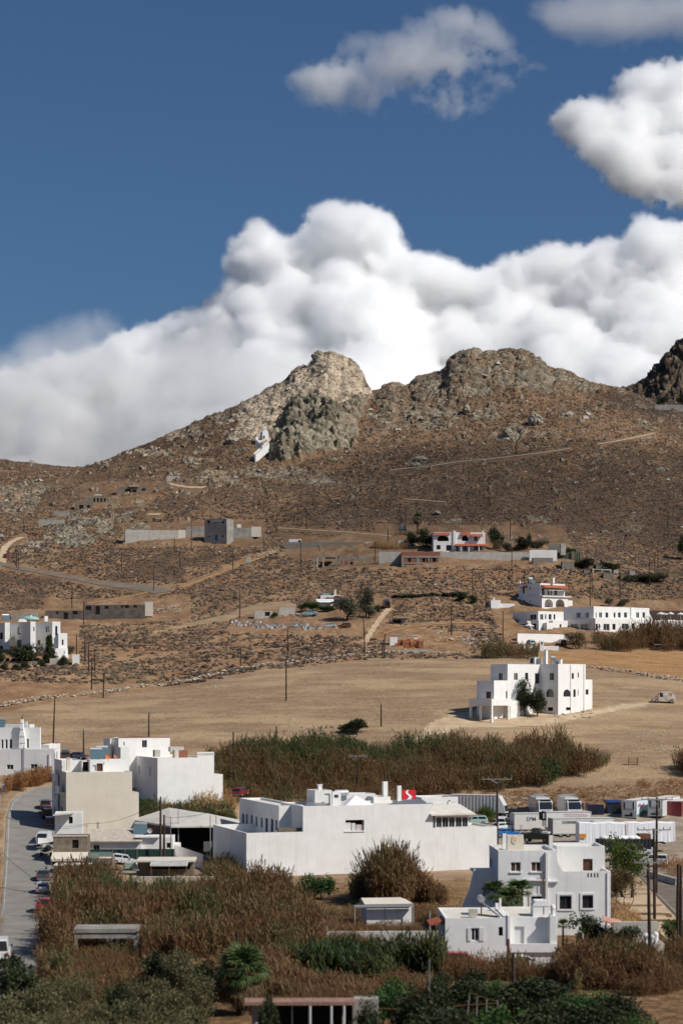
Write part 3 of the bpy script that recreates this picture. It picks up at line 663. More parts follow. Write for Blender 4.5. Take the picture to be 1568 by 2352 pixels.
 def face(s,mbx,P,L,z0,z1,hs,nrm,th):
  """P(t, z, d): point on the face; d = depth into the wall"""
  ts = sorted({0,L} | {q for h in hs for q in h[:2]}); zs = sorted({z0,z1} | {q for h in hs for q in h[2:4]})
  for i in range(len(ts) - 1):
   for j in range(len(zs) - 1):
    tm,zm_ = (ts[i] + ts[i + 1]) / 2,(zs[j] + zs[j + 1]) / 2
    if any(h[0] < tm < h[1] and h[2] < zm_ < h[3] for h in hs): continue
    mbx.quad(P(ts[i],zs[j],0),P(ts[i + 1],zs[j],0),P(ts[i + 1],zs[j + 1],0),P(ts[i],zs[j + 1],0))
  for (a,c,b0,b1,kind,arch,dp,label,fr) in hs:
   if arch:
    r = (c - a) / 2; rz = min(r,(b1 - b0) * .6); m = (a + c) / 2; n = 10
    pts = [(m - r * math.cos(math.pi * i / n),b1 - rz + rz * math.sin(math.pi * i / n)) for i in range(n + 1)]
    for i in range(n):
     p,q = pts[i],pts[i + 1]
     mbx.quad(P(p[0],p[1],0),P(q[0],q[1],0),P(q[0],b1,0),P(p[0],b1,0))
     mbx.quad(P(p[0],p[1],0),P(p[0],p[1],dp),P(q[0],q[1],dp),P(q[0],q[1],0))
    mbx.quad(P(a,b0,0),P(a,b1 - rz,0),P(a,b1 - rz,dp),P(a,b0,dp)); mbx.quad(P(c,b0,dp),P(c,b1 - rz,dp),P(c,b1 - rz,0),P(c,b0,0))
    mbx.quad(P(a,b0,0),P(a,b0,dp),P(c,b0,dp),P(c,b0,0))
   else:
    for (p,q) in (((a,b0),(a,b1)),((a,b1),(c,b1)),((c,b1),(c,b0)),((c,b0),(a,b0))):
     mbx.quad(P(*p,0),P(*q,0),P(*q,dp),P(*p,dp))
   if kind == 'o': continue
   nm,pm,fm = HOLE[kind]; w,h = c - a,b1 - b0
   px = w / s.k
   pane = MB(); pane.quad(P(a,b0,dp),P(c,b0,dp),P(c,b1,dp),P(a,b1,dp))
   if fm is None or px < 4.5 or not fr or arch:
    pane.build(nm,pm,s.root,label); continue
   f_ = MB(); t = min(.07,w * .12)
   def bar(t0,t1,q0,q1,d0=dp - .05,d1=dp - .004):
    vs = [P(t0,q0,d0),P(t1,q0,d0),P(t1,q1,d0),P(t0,q1,d0),P(t0,q0,d1),P(t1,q0,d1),P(t1,q1,d1),P(t0,q1,d1)]
    f_.add(vs,[(0,1,2,3),(0,4,5,1),(1,5,6,2),(2,6,7,3),(3,7,4,0)])
   bar(a,a + t,b0,b1); bar(c - t,c,b0,b1); bar(a + t,c - t,b1 - t,b1); bar(a + t,c - t,b0,b0 + t)
   if nm == 'window' and px > 9: bar((a + c) / 2 - t / 2,(a + c) / 2 + t / 2,b0 + t,b1 - t)
   o = f_.build(nm,fm,s.root,label); pane.build('pane' if pm is M_GLASS else 'panel',pm,o)
 def finish(s):
  for b in s.later:
   x0,x1,y0,y1,z0,z1 = b.r; m = s.mat(b.m)
   s.face(m,lambda t,z,d: (x0 + t,y0 + d,z),x1 - x0,z0,z1,b.h['f'],None,b.th)
   s.face(m,lambda t,z,d: (x0 + d,y1 - t,z),y1 - y0,z0,z1,b.h['l'],None,b.th)
   s.face(m,lambda t,z,d: (x1 - d,y0 + t,z),y1 - y0,z0,z1,b.h['r'],None,b.th)
   m.quad((x1,y1,z0),(x0,y1,z0),(x0,y1,z1),(x1,y1,z1))
   if not b.roof: continue
   t = b.th
   if b.par > 0 and x1 - x0 > 4 * t and y1 - y0 > 4 * t:
    zr = z1 - b.par; a0,a1,c0,c1 = x0 + t,x1 - t,y0 + t,y1 - t
    m.quad((x0,y0,z1),(x1,y0,z1),(a1,c0,z1),(a0,c0,z1)); m.quad((x1,y0,z1),(x1,y1,z1),(a1,c1,z1),(a1,c0,z1))
    m.quad((x1,y1,z1),(x0,y1,z1),(a0,c1,z1),(a1,c1,z1)); m.quad((x0,y1,z1),(x0,y0,z1),(a0,c0,z1),(a0,c1,z1))
    m.quad((a0,c0,zr),(a0,c0,z1),(a1,c0,z1),(a1,c0,zr)); m.quad((a1,c0,zr),(a1,c0,z1),(a1,c1,z1),(a1,c1,zr))
    m.quad((a1,c1,zr),(a1,c1,z1),(a0,c1,z1),(a0,c1,zr)); m.quad((a0,c1,zr),(a0,c1,z1),(a0,c0,z1),(a0,c0,zr))
    s.roof.quad((a0,c0,zr),(a1,c0,zr),(a1,c1,zr),(a0,c1,zr))
   else: s.roof.quad((x0,y0,z1),(x1,y0,z1),(x1,y1,z1),(x0,y1,z1))
  for nm,(m,b) in s.mb.items():
   if b.v: b.build('wall',m,s.root)
  if s.roof.v: s.roof.build('roof',s.roofm,s.root)
  return s.root
 def part(s,name,mb,m,label=None): return mb.build(name,m,s.root,label)
 def chim(s,u,v0,v1,w,Y,m=None,cap=True,round_=False):
  """chimney: middle u, top v0, foot v1, width w, all readings at distance Y"""
  p = at(u,v1,Y); x,y = s.loc(p.x,p.y); z0 = p.z - s.O.z; z1 = ZC + (VH - v0) / F * Y - s.O.z; h = w * Y / F / 2; b = MB()
  if round_: b.lathe([(h,z0),(h * .9,z1),(h * 1.2,z1),(h * 1.2,z1 + h * .4),(h * .5,z1 + h * .8)],10,(x,y,0))
  else:
   b.box(x - h,x + h,y - h,y + h,z0,z1)
   if cap:
    e = h * .25; b.box(x - h - e,x + h + e,y - h - e,y + h + e,z1,z1 + h * .35)
  c = b.build('chimney',m or M_WHITE,s.root)
  pot = MB(); pot.cyl((x,y,z1 + (h * .35 if cap else 0)),h * .45,h * .7,8); pot.build('flue',M_BLACK if m is None else M_RUST,c)
  return c
 def solar(s,u,v,Y,w=2.0,rot=0,tank_left=False):
  p = at(u,v,Y); x,y = s.loc(p.x,p.y); z = p.z - s.O.z
  a = MB(); a.add([(x - w / 2,y - .8,z + .15),(x + w / 2,y - .8,z + .15),(x + w / 2,y + .6,z + 1.35),(x - w / 2,y + .6,z + 1.35),
       (x - w / 2,y - .8,z + .05),(x + w / 2,y - .8,z + .05),(x + w / 2,y + .6,z + 1.25),(x - w / 2,y + .6,z + 1.25)],
      [(0,1,2,3),(7,6,5,4),(0,4,5,1),(1,5,6,2),(2,6,7,3),(3,7,4,0)])
  t = s.part('solar_heater',a,M_SOLAR)
  b = MB(); b.cyl((x - w * .45,y + .85,z + 1.55),.27,w * .9,14,'x'); b.build('tank',M_ALU,t)
  for sx in (-w / 2 + .1,w / 2 - .1): c = MB(); c.box(x + sx - .03,x + sx + .03,y + .62,y + .70,z - .02,z + 1.5); c.build('stand_leg',M_GREYM,t)
 def awning(s,name,m,u0,u1,v0,v1,b,f='f',out=1.2,t=.1,drop=.3):
  """sloping roof strip along a face from reading u0..u1, upper edge v0, lower edge v1"""
  A = s.hit(u0,'y',b.r[2]); B_ = s.hit(u1,'y',b.r[2]); zt = ZC + (VH - v0) / F * A[2] - s.O.z; zb = ZC + (VH - v1) / F * A[2] - s.O.z
  q = MB(); y = b.r[2] - .004; q.prism([(y,zt),(y - out,zb + t),(y - out,zb),(y,zt - t)],A[0],B_[0],'x')
  return s.part(name,q,m)
w1,w2,w3 = zm(1079.4,1894.7,.2197),zm(0,1636.3,.1831),zm(1165.5,1309.1,.2567)
def dish(B,u,v,Y,r=.35,m=None):
 p = at(u,v,Y); x,y = B.loc(p.x,p.y); z = p.z - B.O.z; b = MB(); b.sm = True
 n = 14; vs = [(x,y + .08,z)] ; fs = []
 for j,(rr,d) in enumerate(((.55,.05),(1,-.06))):
  for k in range(n): t = 6.283 * k / n; vs.append((x + r * rr * math.cos(t),y + d,z + r * rr * math.sin(t)))
 for k in range(n): fs += [(0,1 + k,1 + (k + 1) % n),(1 + k,1 + n + k,1 + n + (k + 1) % n,1 + (k + 1) % n)]
 b.add(vs,fs); o = B.part('satellite_dish',b,m or M_CONCL)
 s = MB(); s.tube([(x,y + .1,z - r - .4),(x,y + .1,z)],.03,6); s.build('mast',M_GREYM,o)
def antenna(B,u,v0,v1,Y,m=None):
 p = at(u,v1,Y); x,y = B.loc(p.x,p.y); z = p.z - B.O.z; h = (v1 - v0) * Y / F; b = MB()
 b.tube([(x,y,z - .2),(x,y,z + h)],.025,6)
 for k in range(5): b.tube([(x - .35 + .04 * k,y,z + h - .12 * k),(x + .35 - .04 * k,y,z + h - .12 * k)],.012,4)
 B.part('antenna',b,m or M_GREYM)
def railing(B,p0,p1,h=.9,m=None,gap=.16):
 a,b = Vector(p0),Vector(p1); n = max(2,int((b - a).length / gap)); q = MB()
 q.tube([a + Vector((0,0,h)),b + Vector((0,0,h))],.03,5); q.tube([a + Vector((0,0,.1)),b + Vector((0,0,.1))],.02,5)
 for i in range(n + 1): c = a.lerp(b,i / n); q.tube([c,c + Vector((0,0,h))],.014,4)
 return B.part('railing',q,m or M_GREYM)
def house_main():
 """the long white building in the middle"""
 u,v = y2(265,655)
 B = Bld('white_building','long white building with tall blank wall, one laundry window and chimneys on its roof','building',(u,v),18,wall=M_WHITE2)
 Y0 = B.O.y; q = y2
 low = B.cb(u,q(75,0)[0],q(587,0)[0],q(0,403)[1],v,par=1.3)
 main = B.cb(q(587,0)[0],None,q(1327,0)[0],q(0,250)[1],q(0,653)[1],plane=low,dep=11,par=.35)
 B.hole(main,'f',q(829,328),q(935,390),'v',depth=.9,frame=False)
 YF = lambda px: B.hit(q(px,0)[0],'y',low.r[2])[2]
 right = B.cb(q(1327,0)[0],None,1140.5,q(0,373)[1],q(0,648)[1],plane=low,dep=9,par=.3)
 sunr = B.cb(q(1342,0)[0],None,q(1532,0)[0],q(0,303)[1],q(0,372)[1],plane=low,dep=5,par=0,below=0,dy=.02)
 for a,b in ((1346,1376),(1380,1414),(1418,1450),(1456,1490),(1494,1524)): B.hole(sunr,'f',q(a,312),q(b,370),'k',depth=.12)
 B.later.remove(sunr); s2 = B.raw(*sunr.r[:5],sunr.r[5] ,par=0); s2.h = sunr.h
 back = B.cb(q(450,0)[0],q(225,0)[0],q(590,0)[0],q(0,246)[1],q(0,400)[1],Y=Y0 + 7.5,par=.3,below=4)
 for a,b,c,d in ((239,293,252,348),(261,295,272,352),(289,302,301,360),(316,308,327,366),(346,315,357,370)): B.hole(back,'l',q(a,b),q(c,d),'v')
 for a,b,c,d in ((372,318,387,397),(402,323,418,397),(428,328,440,386)): B.hole(back,'l',q(a,b),q(c,d),'d')
 B.hole(back,'f',q(553,327),q(571,371),'d')
 # stair hut, second hut, chimneys and parapets on the roof
 hut = B.cb(q(655,0)[0],q(608,0)[0],q(752,0)[0],q(0,160)[1],q(0,250)[1],Y=YF(655) + 6,par=.15,below=.8); B.hole(hut,'f',q(708,177),q(742,238),'wd')
 hut2 = B.cb(q(754,0)[0],q(750,0)[0],q(803,0)[0],q(0,166)[1],q(0,250)[1],Y=YF(754) + 4.5,dep=2.5,par=.1,below=.8); B.hole(hut2,'f',q(764,184),q(788,203),'k')
 p1 = B.cb(q(835,0)[0],None,q(1000,0)[0],q(0,180)[1],q(0,250)[1],Y=YF(835) + 14,dep=4,par=.9,below=.6)
 p2 = B.cb(q(990,0)[0],None,q(1085,0)[0],q(0,197)[1],q(0,250)[1],Y=YF(990) + 11,dep=5,par=.8,below=.6)
 p3 = B.cb(q(1262,0)[0],None,q(1470,0)[0],q(0,200)[1],q(0,280)[1],Y=YF(1262) + 17,dep=6,par=1.1,below=1.0)
 p4 = B.cb(q(1328,0)[0],None,q(1470,0)[0],q(0,232)[1],q(0,285)[1],Y=YF(1328) + 10.5,dep=2,par=.3,below=1.0)
 B.chim(q(682,0)[0],q(0,128)[1],q(0,162)[1],9,YF(682) + 9); B.chim(q(1053,0)[0],q(0,108)[1],q(0,205)[1],10.5,YF(1053) + 12,cap=False); B.chim(q(1134,0)[0],q(0,132)[1],q(0,225)[1],8.5,YF(1134) + 11,cap=False)
 B.chim(q(1420,0)[0],q(0,222)[1],q(0,275)[1],8.5,YF(1420) + 8,cap=False)
 # low pyramid skylight, tank, dark roof slopes
 p = at(*q(885,243),YF(885) + 4); x,y = B.loc(p.x,p.y); z = p.z - B.O.z; w = 2.2; m = MB(); n = 6
 ring = lambda t: [(x - w * (1 - t),y - w * (1 - t),z + 1.4 * t),(x + w * (1 - t),y - w * (1 - t),z + 1.4 * t),(x + w * (1 - t),y + w * (1 - t),z + 1.4 * t),(x - w * (1 - t),y + w * (1 - t),z + 1.4 * t)]
 for i in range(n):
  a,b = ring(i / n * .98),ring((i + .8) / n * .98); c = ring((i + 1) / n * .98)
  for k in range(4): m.quad(a[k],a[(k + 1) % 4],b[(k + 1) % 4],b[k]); m.quad(b[k],b[(k + 1) % 4],c[(k + 1) % 4],c[k])
 B.part('skylight',m,M_WHITE)
 p = at(*q(770,172),YF(770) + 7); x,y = B.loc(p.x,p.y); m = MB(); m.cyl((x,y,p.z - B.O.z),.42,1.9,14,'x'); B.part('water_tank',m,M_ALU)
 def slope(a,b,Ya,Yb):
  ps = []
  for (uu,vv),YY in zip((a[0],a[1],b[1],b[0]),(Ya,Ya,Yb,Yb)):
   w_ = at(uu,vv,YY); xx,yy = B.loc(w_.x,w_.y); ps.append((xx,yy,w_.z - B.O.z))
  m = MB(); m.quad(*ps); lo = [(c[0],c[1],c[2] - .12) for c in ps]; m.quad(*lo[::-1])
  for i in range(4): m.quad(ps[i],lo[i],lo[(i + 1) % 4],ps[(i + 1) % 4])
  B.part('metal_roof_sheet',m,M_GREYM)
 slope((q(1062,241),q(1302,236)),(q(1165,212),q(1262,209)),YF(1180) + 2.2,YF(1180) + 8)
 slope((q(598,249),q(738,248)),(q(610,226),q(700,232)),YF(660) + 1.6,YF(660) + 5)
 # slab of the sunroom, overhanging
 x0,x1,y0,y1,z0,z1 = sunr.r; m = MB(); m.prism([(y0 - .7,z1 + .02),(y0 - .7,z1 + .2),(y0 + 5.5,z1 + 1.25),(y0 + 5.5,z1 + 1.05)],x0 - .9,x1 + .75,'x'); B.part('sunroom_roof',m,M_ROOFC)
 # window ledge and linen
 x0 = main.h['f'][0][0] + main.r[0]; x1 = main.h['f'][0][1] + main.r[0]; zb,zt = main.h['f'][0][2:4]; yf = main.r[2]
 m = MB(); m.box(x0 - .12,x1 + .12,yf - .12,yf + .2,zb - .14,zb - .003); B.part('window_sill',m,M_WHITE)
 for (a,b,c) in ((.02,.32,.78),(.36,.56,.7),(.6,.97,.55)):
  m = MB(); t0,t1 = x0 + (x1 - x0) * a,x0 + (x1 - x0) * b; nn = 8
  for i in range(nn):
   s0,s1 = t0 + (t1 - t0) * i / nn,t0 + (t1 - t0) * (i + 1) / nn
   m.box(s0,s1,yf + .3 + .03 * math.sin(i * 2.1),yf + .33 + .03 * math.sin(i * 2.1),zb + .02,zb + (zt - zb) * c)
  B.part('hanging_linen',m,M_CANVAS if a < .5 else mat('pink_linen',(.62,.52,.54),.9,.1))
 # planter box of brown boards in the courtyard
 pw = at(*q(545,388),Y0 + 3); x,y = B.loc(pw.x,pw.y); m = MB(); m.box(x - 2.4,x + 2.6,y,y + .8,pw.z - B.O.z - 1.2,pw.z - B.O.z + .35); B.part('planter_box',m,M_BROWNW)
 B.finish()
 # the sign board stands on the roof
 ps = at(*q(1190,222),YF(1190) + 12); t = thing('sign_board','square red sign board with white S shaped ribbon on flat white roof','sign',ps,R(15))
 k = (YF(1190) + 12) / F * .4028; w,h = 41 * k,60 * k; m = MB(); m.box(-w,w,0,.18,.15,.15 + h); m.build('panel',mat('sign_red',(.62,.02,.03),.5,.4,var=.08),t)
 m = MB(); n = 26; z0 = .15
 cen = lambda s: (.30 * w * math.sin((s - .08) * 6.6) * (1 - .15 * s) - .05 * w,z0 + h * (.02 + .96 * s)); L_ = []
 for i in range(n + 1):
  s = i / n; c = cen(s); hw = w * (.30 - .17 * s); L_.append(((c[0] - hw,-.012,c[1]),(c[0] + hw,-.012,c[1])))
 for i in range(n): m.quad(L_[i][0],L_[i][1],L_[i + 1][1],L_[i + 1][0])
 m.build('emblem',mat('sign_white',(.8,.8,.8),.5,.4,var=.05),t)
 for sx in (-w * .6,w * .6): m = MB(); m.tube([(sx,.3,-.9),(sx,.3,.3 + h * .6)],.05,6); m.build('post',M_GREYM,t)
def house_field():
 """angular white house in the field"""
 q = z8; u,v = q(708,450)
 B = Bld('white_house','angular white three level house with carport standing alone in the tan field','house',(u,v),40)
 Y0 = B.O.y
 M = B.cb(u,q(583,0)[0],q(897,0)[0],q(0,96)[1],v,Y=Y0,par=.3,below=3)
 Wg = B.raw(M.r[1],M.r[1] + 1.0,0,0,0,0) ; B.later.remove(Wg)
 wx = B.hit(q(943,0)[0],'y',M.r[2] + .4)
 wing = B.raw(M.r[1] ,wx[0],M.r[2] + .4,M.r[2] + 6,M.r[4],ZC + (VH - q(0,204)[1]) / F * wx[2] - B.O.z,.25)
 yL = M.r[3] - .02     # front plane of the set-back part
 def Yat(uu,yl): return B.hit(uu,'y',yl)[2]
 L = B.cb(q(360,0)[0],q(243,0)[0],q(583,0)[0],q(0,97)[1],v,Y=Yat(q(360,0)[0],yL),par=.3,below=3)
 L.r = (L.r[0],-.0,L.r[2],L.r[3],L.r[4],L.r[5])
 W = B.cb(q(266,0)[0],q(147,0)[0],q(362,0)[0],q(0,210)[1],q(0,480)[1],Y=Yat(q(266,0)[0],yL + .05),par=.3,below=3)
 W.r = (W.r[0],L.r[0],W.r[2],W.r[3],W.r[4],W.r[5])
 for r in ((650,160,678,208),): B.hole(M,'l',q(*r[:2]),q(*r[2:]),'gb')
 B.hole(M,'l',q(625,268),q(677,325),'g',True); B.hole(M,'l',q(636,395),q(672,420),'v')
 B.hole(M,'f',q(744,272),q(793,322),'gb',True); B.hole(M,'f',q(812,270),q(829,324),'g',True); B.hole(M,'f',q(801,160),q(816,200),'gb'); B.hole(M,'f',q(842,156),q(850,190),'gb'); B.hole(M,'f',q(762,395),q(795,416),'v'); B.hole(M,'f',q(842,274),q(848,316),'w')
 B.hole(wing,'f',q(897,272),q(917,308),'gb')
 B.hole(L,'f',q(404,160),q(430,208),'b'); B.hole(L,'f',q(480,158),q(502,206),'gb'); B.hole(L,'f',q(548,160),q(581,234),'gd'); B.hole(L,'l',q(296,158),q(325,208),'b')
 B.hole(W,'l',q(211,287),q(245,334),'bd'); B.hole(W,'f',q(348,284),q(373,335),'bd')
 # carport: slab with parapet on posts
 C = B.cb(q(250,0)[0],q(95,0)[0],q(392,0)[0],q(0,337)[1],q(0,384)[1],Y=Yat(q(250,0)[0],yL - 2.2),par=.7,below=.0)
 x0,x1,y0,y1,z0,z1 = C.r; y1 = max(y1,y0 + 6); C.r = (x0,x1,y0,y1,z0,z1)
 m = MB(); m.quad((x0,y0,z0),(x0,y1,z0),(x1,y1,z0),(x1,y0,z0)); B.part('carport_ceiling',m,M_WHITE)
 gz = lambda x,y: float(hz(B.O.x + x * B.c - y * B.s,B.O.y + x * B.s + y * B.c)) - B.O.z - .3
 for (a,b) in ((x0 + .01,y0 + .01),(x0 + .01,y1 - .46),(x0 + .01,(y0 + y1) / 2),(x1 - 1.2,y0 + .01)):
  m = MB(); m.box(a,a + .42,b,b + .42,gz(a,b),z0 - .003); B.part('post',m,M_WHITE)
 # outside stair up the set-back front
 s0 = B.hit(q(385,0)[0],'y',yL - 1.1); s1 = B.hit(q(468,0)[0],'y',yL - 1.1); za = ZC + (VH - q(0,378)[1]) / F * s0[2] - B.O.z; zb = ZC + (VH - q(0,232)[1]) / F * s1[2] - B.O.z
 n = 14; pts = [(s0[0],-2.)]
 for i in range(n): t0,t1 = i / n,(i + 1) / n; X0 = s0[0] + (s1[0] - s0[0]) * t0; X1 = s0[0] + (s1[0] - s0[0]) * t1; zz = za + (zb - za) * t1; pts += [(X0,zz),(X1,zz)]
 pts += [(s1[0] + 2.4,zb),(s1[0] + 2.4,-2.)]
 m = MB(); m.prism(pts,yL - 1.1,yL - .01,'y'); st = B.part('outside_stair',m,M_WHITE)
 railing(B,(s1[0],yL - 1.1,zb),(s1[0] + 2.4,yL - 1.1,zb),.9,M_GREYM)
 # terrace wall between carport and stair
 T = B.raw(x1,s0[0] + 2.0,yL - 1.6,yL - .02,-3,z1 - .35,.25) if s0[0] + 2.0 > x1 + .5 else None
 # hut, chimneys, solar, drain pipes
 h = B.cb(q(548,0)[0],q(510,0)[0],q(588,0)[0],q(0,52)[1],q(0,100)[1],Y=Y0 + 6.5,par=0,below=.5); B.hole(h,'l',q(515,57),q(538,92),'bd')
 B.chim(q(624,0)[0],q(0,2)[1],q(0,98)[1],6.2,Y0 + 6,cap=False); B.chim(q(586,0)[0],q(0,56)[1],q(0,98)[1],4.5,Y0 + 7); B.chim(q(725,0)[0],q(0,66)[1],q(0,98)[1],5.5,Y0 + 5)
 B.solar(q(688,0)[0],q(0,98)[1],Y0 + 6,1.4)
 for px in (793,884):
  uu = q(px,0)[0]; hx = B.hit(uu,'y',M.r[2]); m = MB(); m.tube([(hx[0],M.r[2] - .09,.2),(hx[0],M.r[2] - .09,M.r[5] - .1)],.06,6); B.part('drain_pipe',m,M_WHITE)
 B.finish()
def house_corner():
 """two storey house at lower right"""
 q = w1; u,v = q(292,1010)
 B = Bld('white_house','grey white two storey house with brown shutters, roof terrace and fan palm at its front','house',(u,v),2.5,Y=200.5,wall=M_WHITE2)
 Y0 = B.O.y
 A = B.cb(u,q(197,0)[0],q(905,0)[0],q(0,268)[1],v,par=.35,below=3)
 for r in ((421,390,527,490),(635,388,740,488)): B.hole(A,'f',q(*r[:2]),q(*r[2:]),'b')
 B.hole(A,'f',q(630,748),q(758,870),'gb')
 for r in ((203,345,216,440),(218,352,231,446)): B.hole(A,'l',q(*r[:2]),q(*r[2:]),'gb')
 G = B.cb(q(905,0)[0],None,q(1465,0)[0],q(0,487)[1],v,plane=A,dep=9.5,par=.9,below=3,dy=.02)
 for r in ((931,745,1060,882),(1160,740,1292,878)): B.hole(G,'f',q(*r[:2]),q(*r[2:]),'gb')
 for a in (1222,1255,1290,1322): B.hole(G,'f',q(a,505),q(a + 16,550),'v')
 U = B.cb(q(905,0)[0],None,q(1405,0)[0],q(0,225)[1],q(0,520)[1],Y=Y0 + 4.2,dep=5.5,par=.35,below=1)
 B.hole(U,'f',q(1176,355),q(1278,480),'bd')
 # sweeping buttress right of the upper floor
 hx = lambda px: B.hit(q(px,0)[0],'y',A.r[2])[0]; hz_ = lambda py: ZC + (VH - q(0,py)[1]) / F * Y0 - B.O.z
 pts = [(hx(905),hz_(270))]
 for i in range(9): t = i / 8; pts.append((hx(905 + 75 * t ** 2.2),hz_(330 + 170 * t)))
 pts += [(hx(985),hz_(560)),(hx(905),hz_(600)),(hx(905),hz_(700))]
 m = MB(); m.prism(pts[::-1],A.r[2] - .004,A.r[2] + 2.2,'y'); B.part('buttress',m,M_WHITE2)
 m = MB(); m.box(hx(782),hx(806),A.r[2] - .32,A.r[2] - .002,-2,hz_(285)); B.part('pilaster',m,M_WHITE2)
 m = MB(); m.box(hx(545),hx(781),A.r[2] - .3,A.r[2] - .002,hz_(585),hz_(570)); m.box(hx(545),hx(556),A.r[2] - .3,A.r[2] - .002,-2,hz_(586)); B.part('ledge',m,M_WHITE2)
 m = MB(); m.box(hx(807),hx(918),A.r[2] - .3,A.r[2] - .006,hz_(602),hz_(584)); B.part('ledge',m,M_WHITE2)
 for r in ((905,718,1080,900),(1145,715,1305,892),(612,728,775,900)):
  m = MB(); a,b,c,d = hx(r[0]),hx(r[2]),hz_(r[3]),hz_(r[1]); y = A.r[2] + (.02 if r[0] > 900 else 0); t = .24
  m.box(a,a + t,y - .08,y - .002,c,d); m.box(b - t,b,y - .08,y - .002,c,d); m.box(a + t,b - t,y - .08,y - .002,d - t * .8,d); m.box(a + t,b - t,y - .1,y - .002,c,c + t * .7); B.part('window_surround',m,M_WHITE)
 for r in ((410,490,538,504),(622,488,750,502)):
  m = MB(); m.box(hx(r[0]),hx(r[2]),A.r[2] - .12,A.r[2] - .002,hz_(r[3]),hz_(r[1])); B.part('window_sill',m,M_WHITE)
 hut = B.cb(q(385,0)[0],q(372,0)[0],q(556,0)[0],q(0,108)[1],q(0,262)[1],Y=Y0 + 5,dep=3.5,par=.15,below=.6,m=M_CREAM)
 # oval plaque on the roof hut
 p = at(*q(464,148),Y0 + 5); x,y = B.loc(p.x,p.y); z = p.z - B.O.z; m = MB(); n = 18
 vs = [(x + .33 * math.cos(6.283 * k / n) * (.8 if math.sin(6.283 * k / n) > 0 else 1),y - .05,z + .48 * math.sin(6.283 * k / n)) for k in range(n)]; vs += [(a,y - .002,c) for a,b,c in vs]
 m.add(vs,[tuple(range(n))] + [(k,k + n,(k + 1) % n + n,(k + 1) % n) for k in range(n)]); pl = B.part('plaque',m,mat('plaque_white',(.72,.68,.60),.7,.3))
 m = MB(); m.add([(x + .2 * math.cos(6.283 * k / n),y - .056,z + .3 * math.sin(6.283 * k / n) - .05) for k in range(n)],[tuple(range(n))]); m.build('plaque_picture',mat('plaque_ochre',(.55,.27,.10),.7,.3,col2=(.65,.5,.3),scale=6),pl)
 B.chim(q(354,0)[0],q(0,88)[1],q(0,255)[1],8,Y0 + 4,cap=False); B.chim(q(840,0)[0],q(0,108)[1],q(0,245)[1],8,Y0 + 2,cap=False); antenna(B,q(528,0)[0],q(0,0)[1],q(0,108)[1],Y0 + 5.5,M_RUST)
 # outside stair flank at the left, terrace pots and pipes
 st = B.cb(q(200,0)[0],q(122,0)[0],q(290,0)[0],q(0,500)[1],v,Y=Y0 + 7,par=.5,below=3) if False else None
 xs = A.r[0]; m = MB(); yy = A.r[2] + 3
 m.prism([(xs - 5.6,-4),(xs - 2.7,hz_(700)),(xs - 2.2,hz_(490)),(xs - .003,hz_(490)),(xs - .003,-4)],yy,yy + .25,'y'); B.part('stair_flank',m,M_WHITE2)
 m = MB(); m.box(xs - 2.1,xs - .004,yy + .25,yy + 5,hz_(520) - .2,hz_(520)); B.part('stair_landing',m,M_WHITE2)
 gx = lambda px: B.hit(q(px,0)[0],'y',G.r[2])[0]
 m = MB(); m.tube([(gx(1430),G.r[2] - .08,-1),(gx(1430),G.r[2] - .08,hz_(500))],.05,6); B.part('drain_pipe',m,M_WHITE2)
 m = MB(); m.tube([(hx(760),A.r[2] - .35,hz_(870)),(hx(760),A.r[2] - .35,hz_(490))],.03,6); m.box(hx(760) - .12,hx(760) + .12,A.r[2] - .36,A.r[2] - .34,hz_(500),hz_(488)); B.part('rusty_pipe',m,M_RUST)
 B.finish()
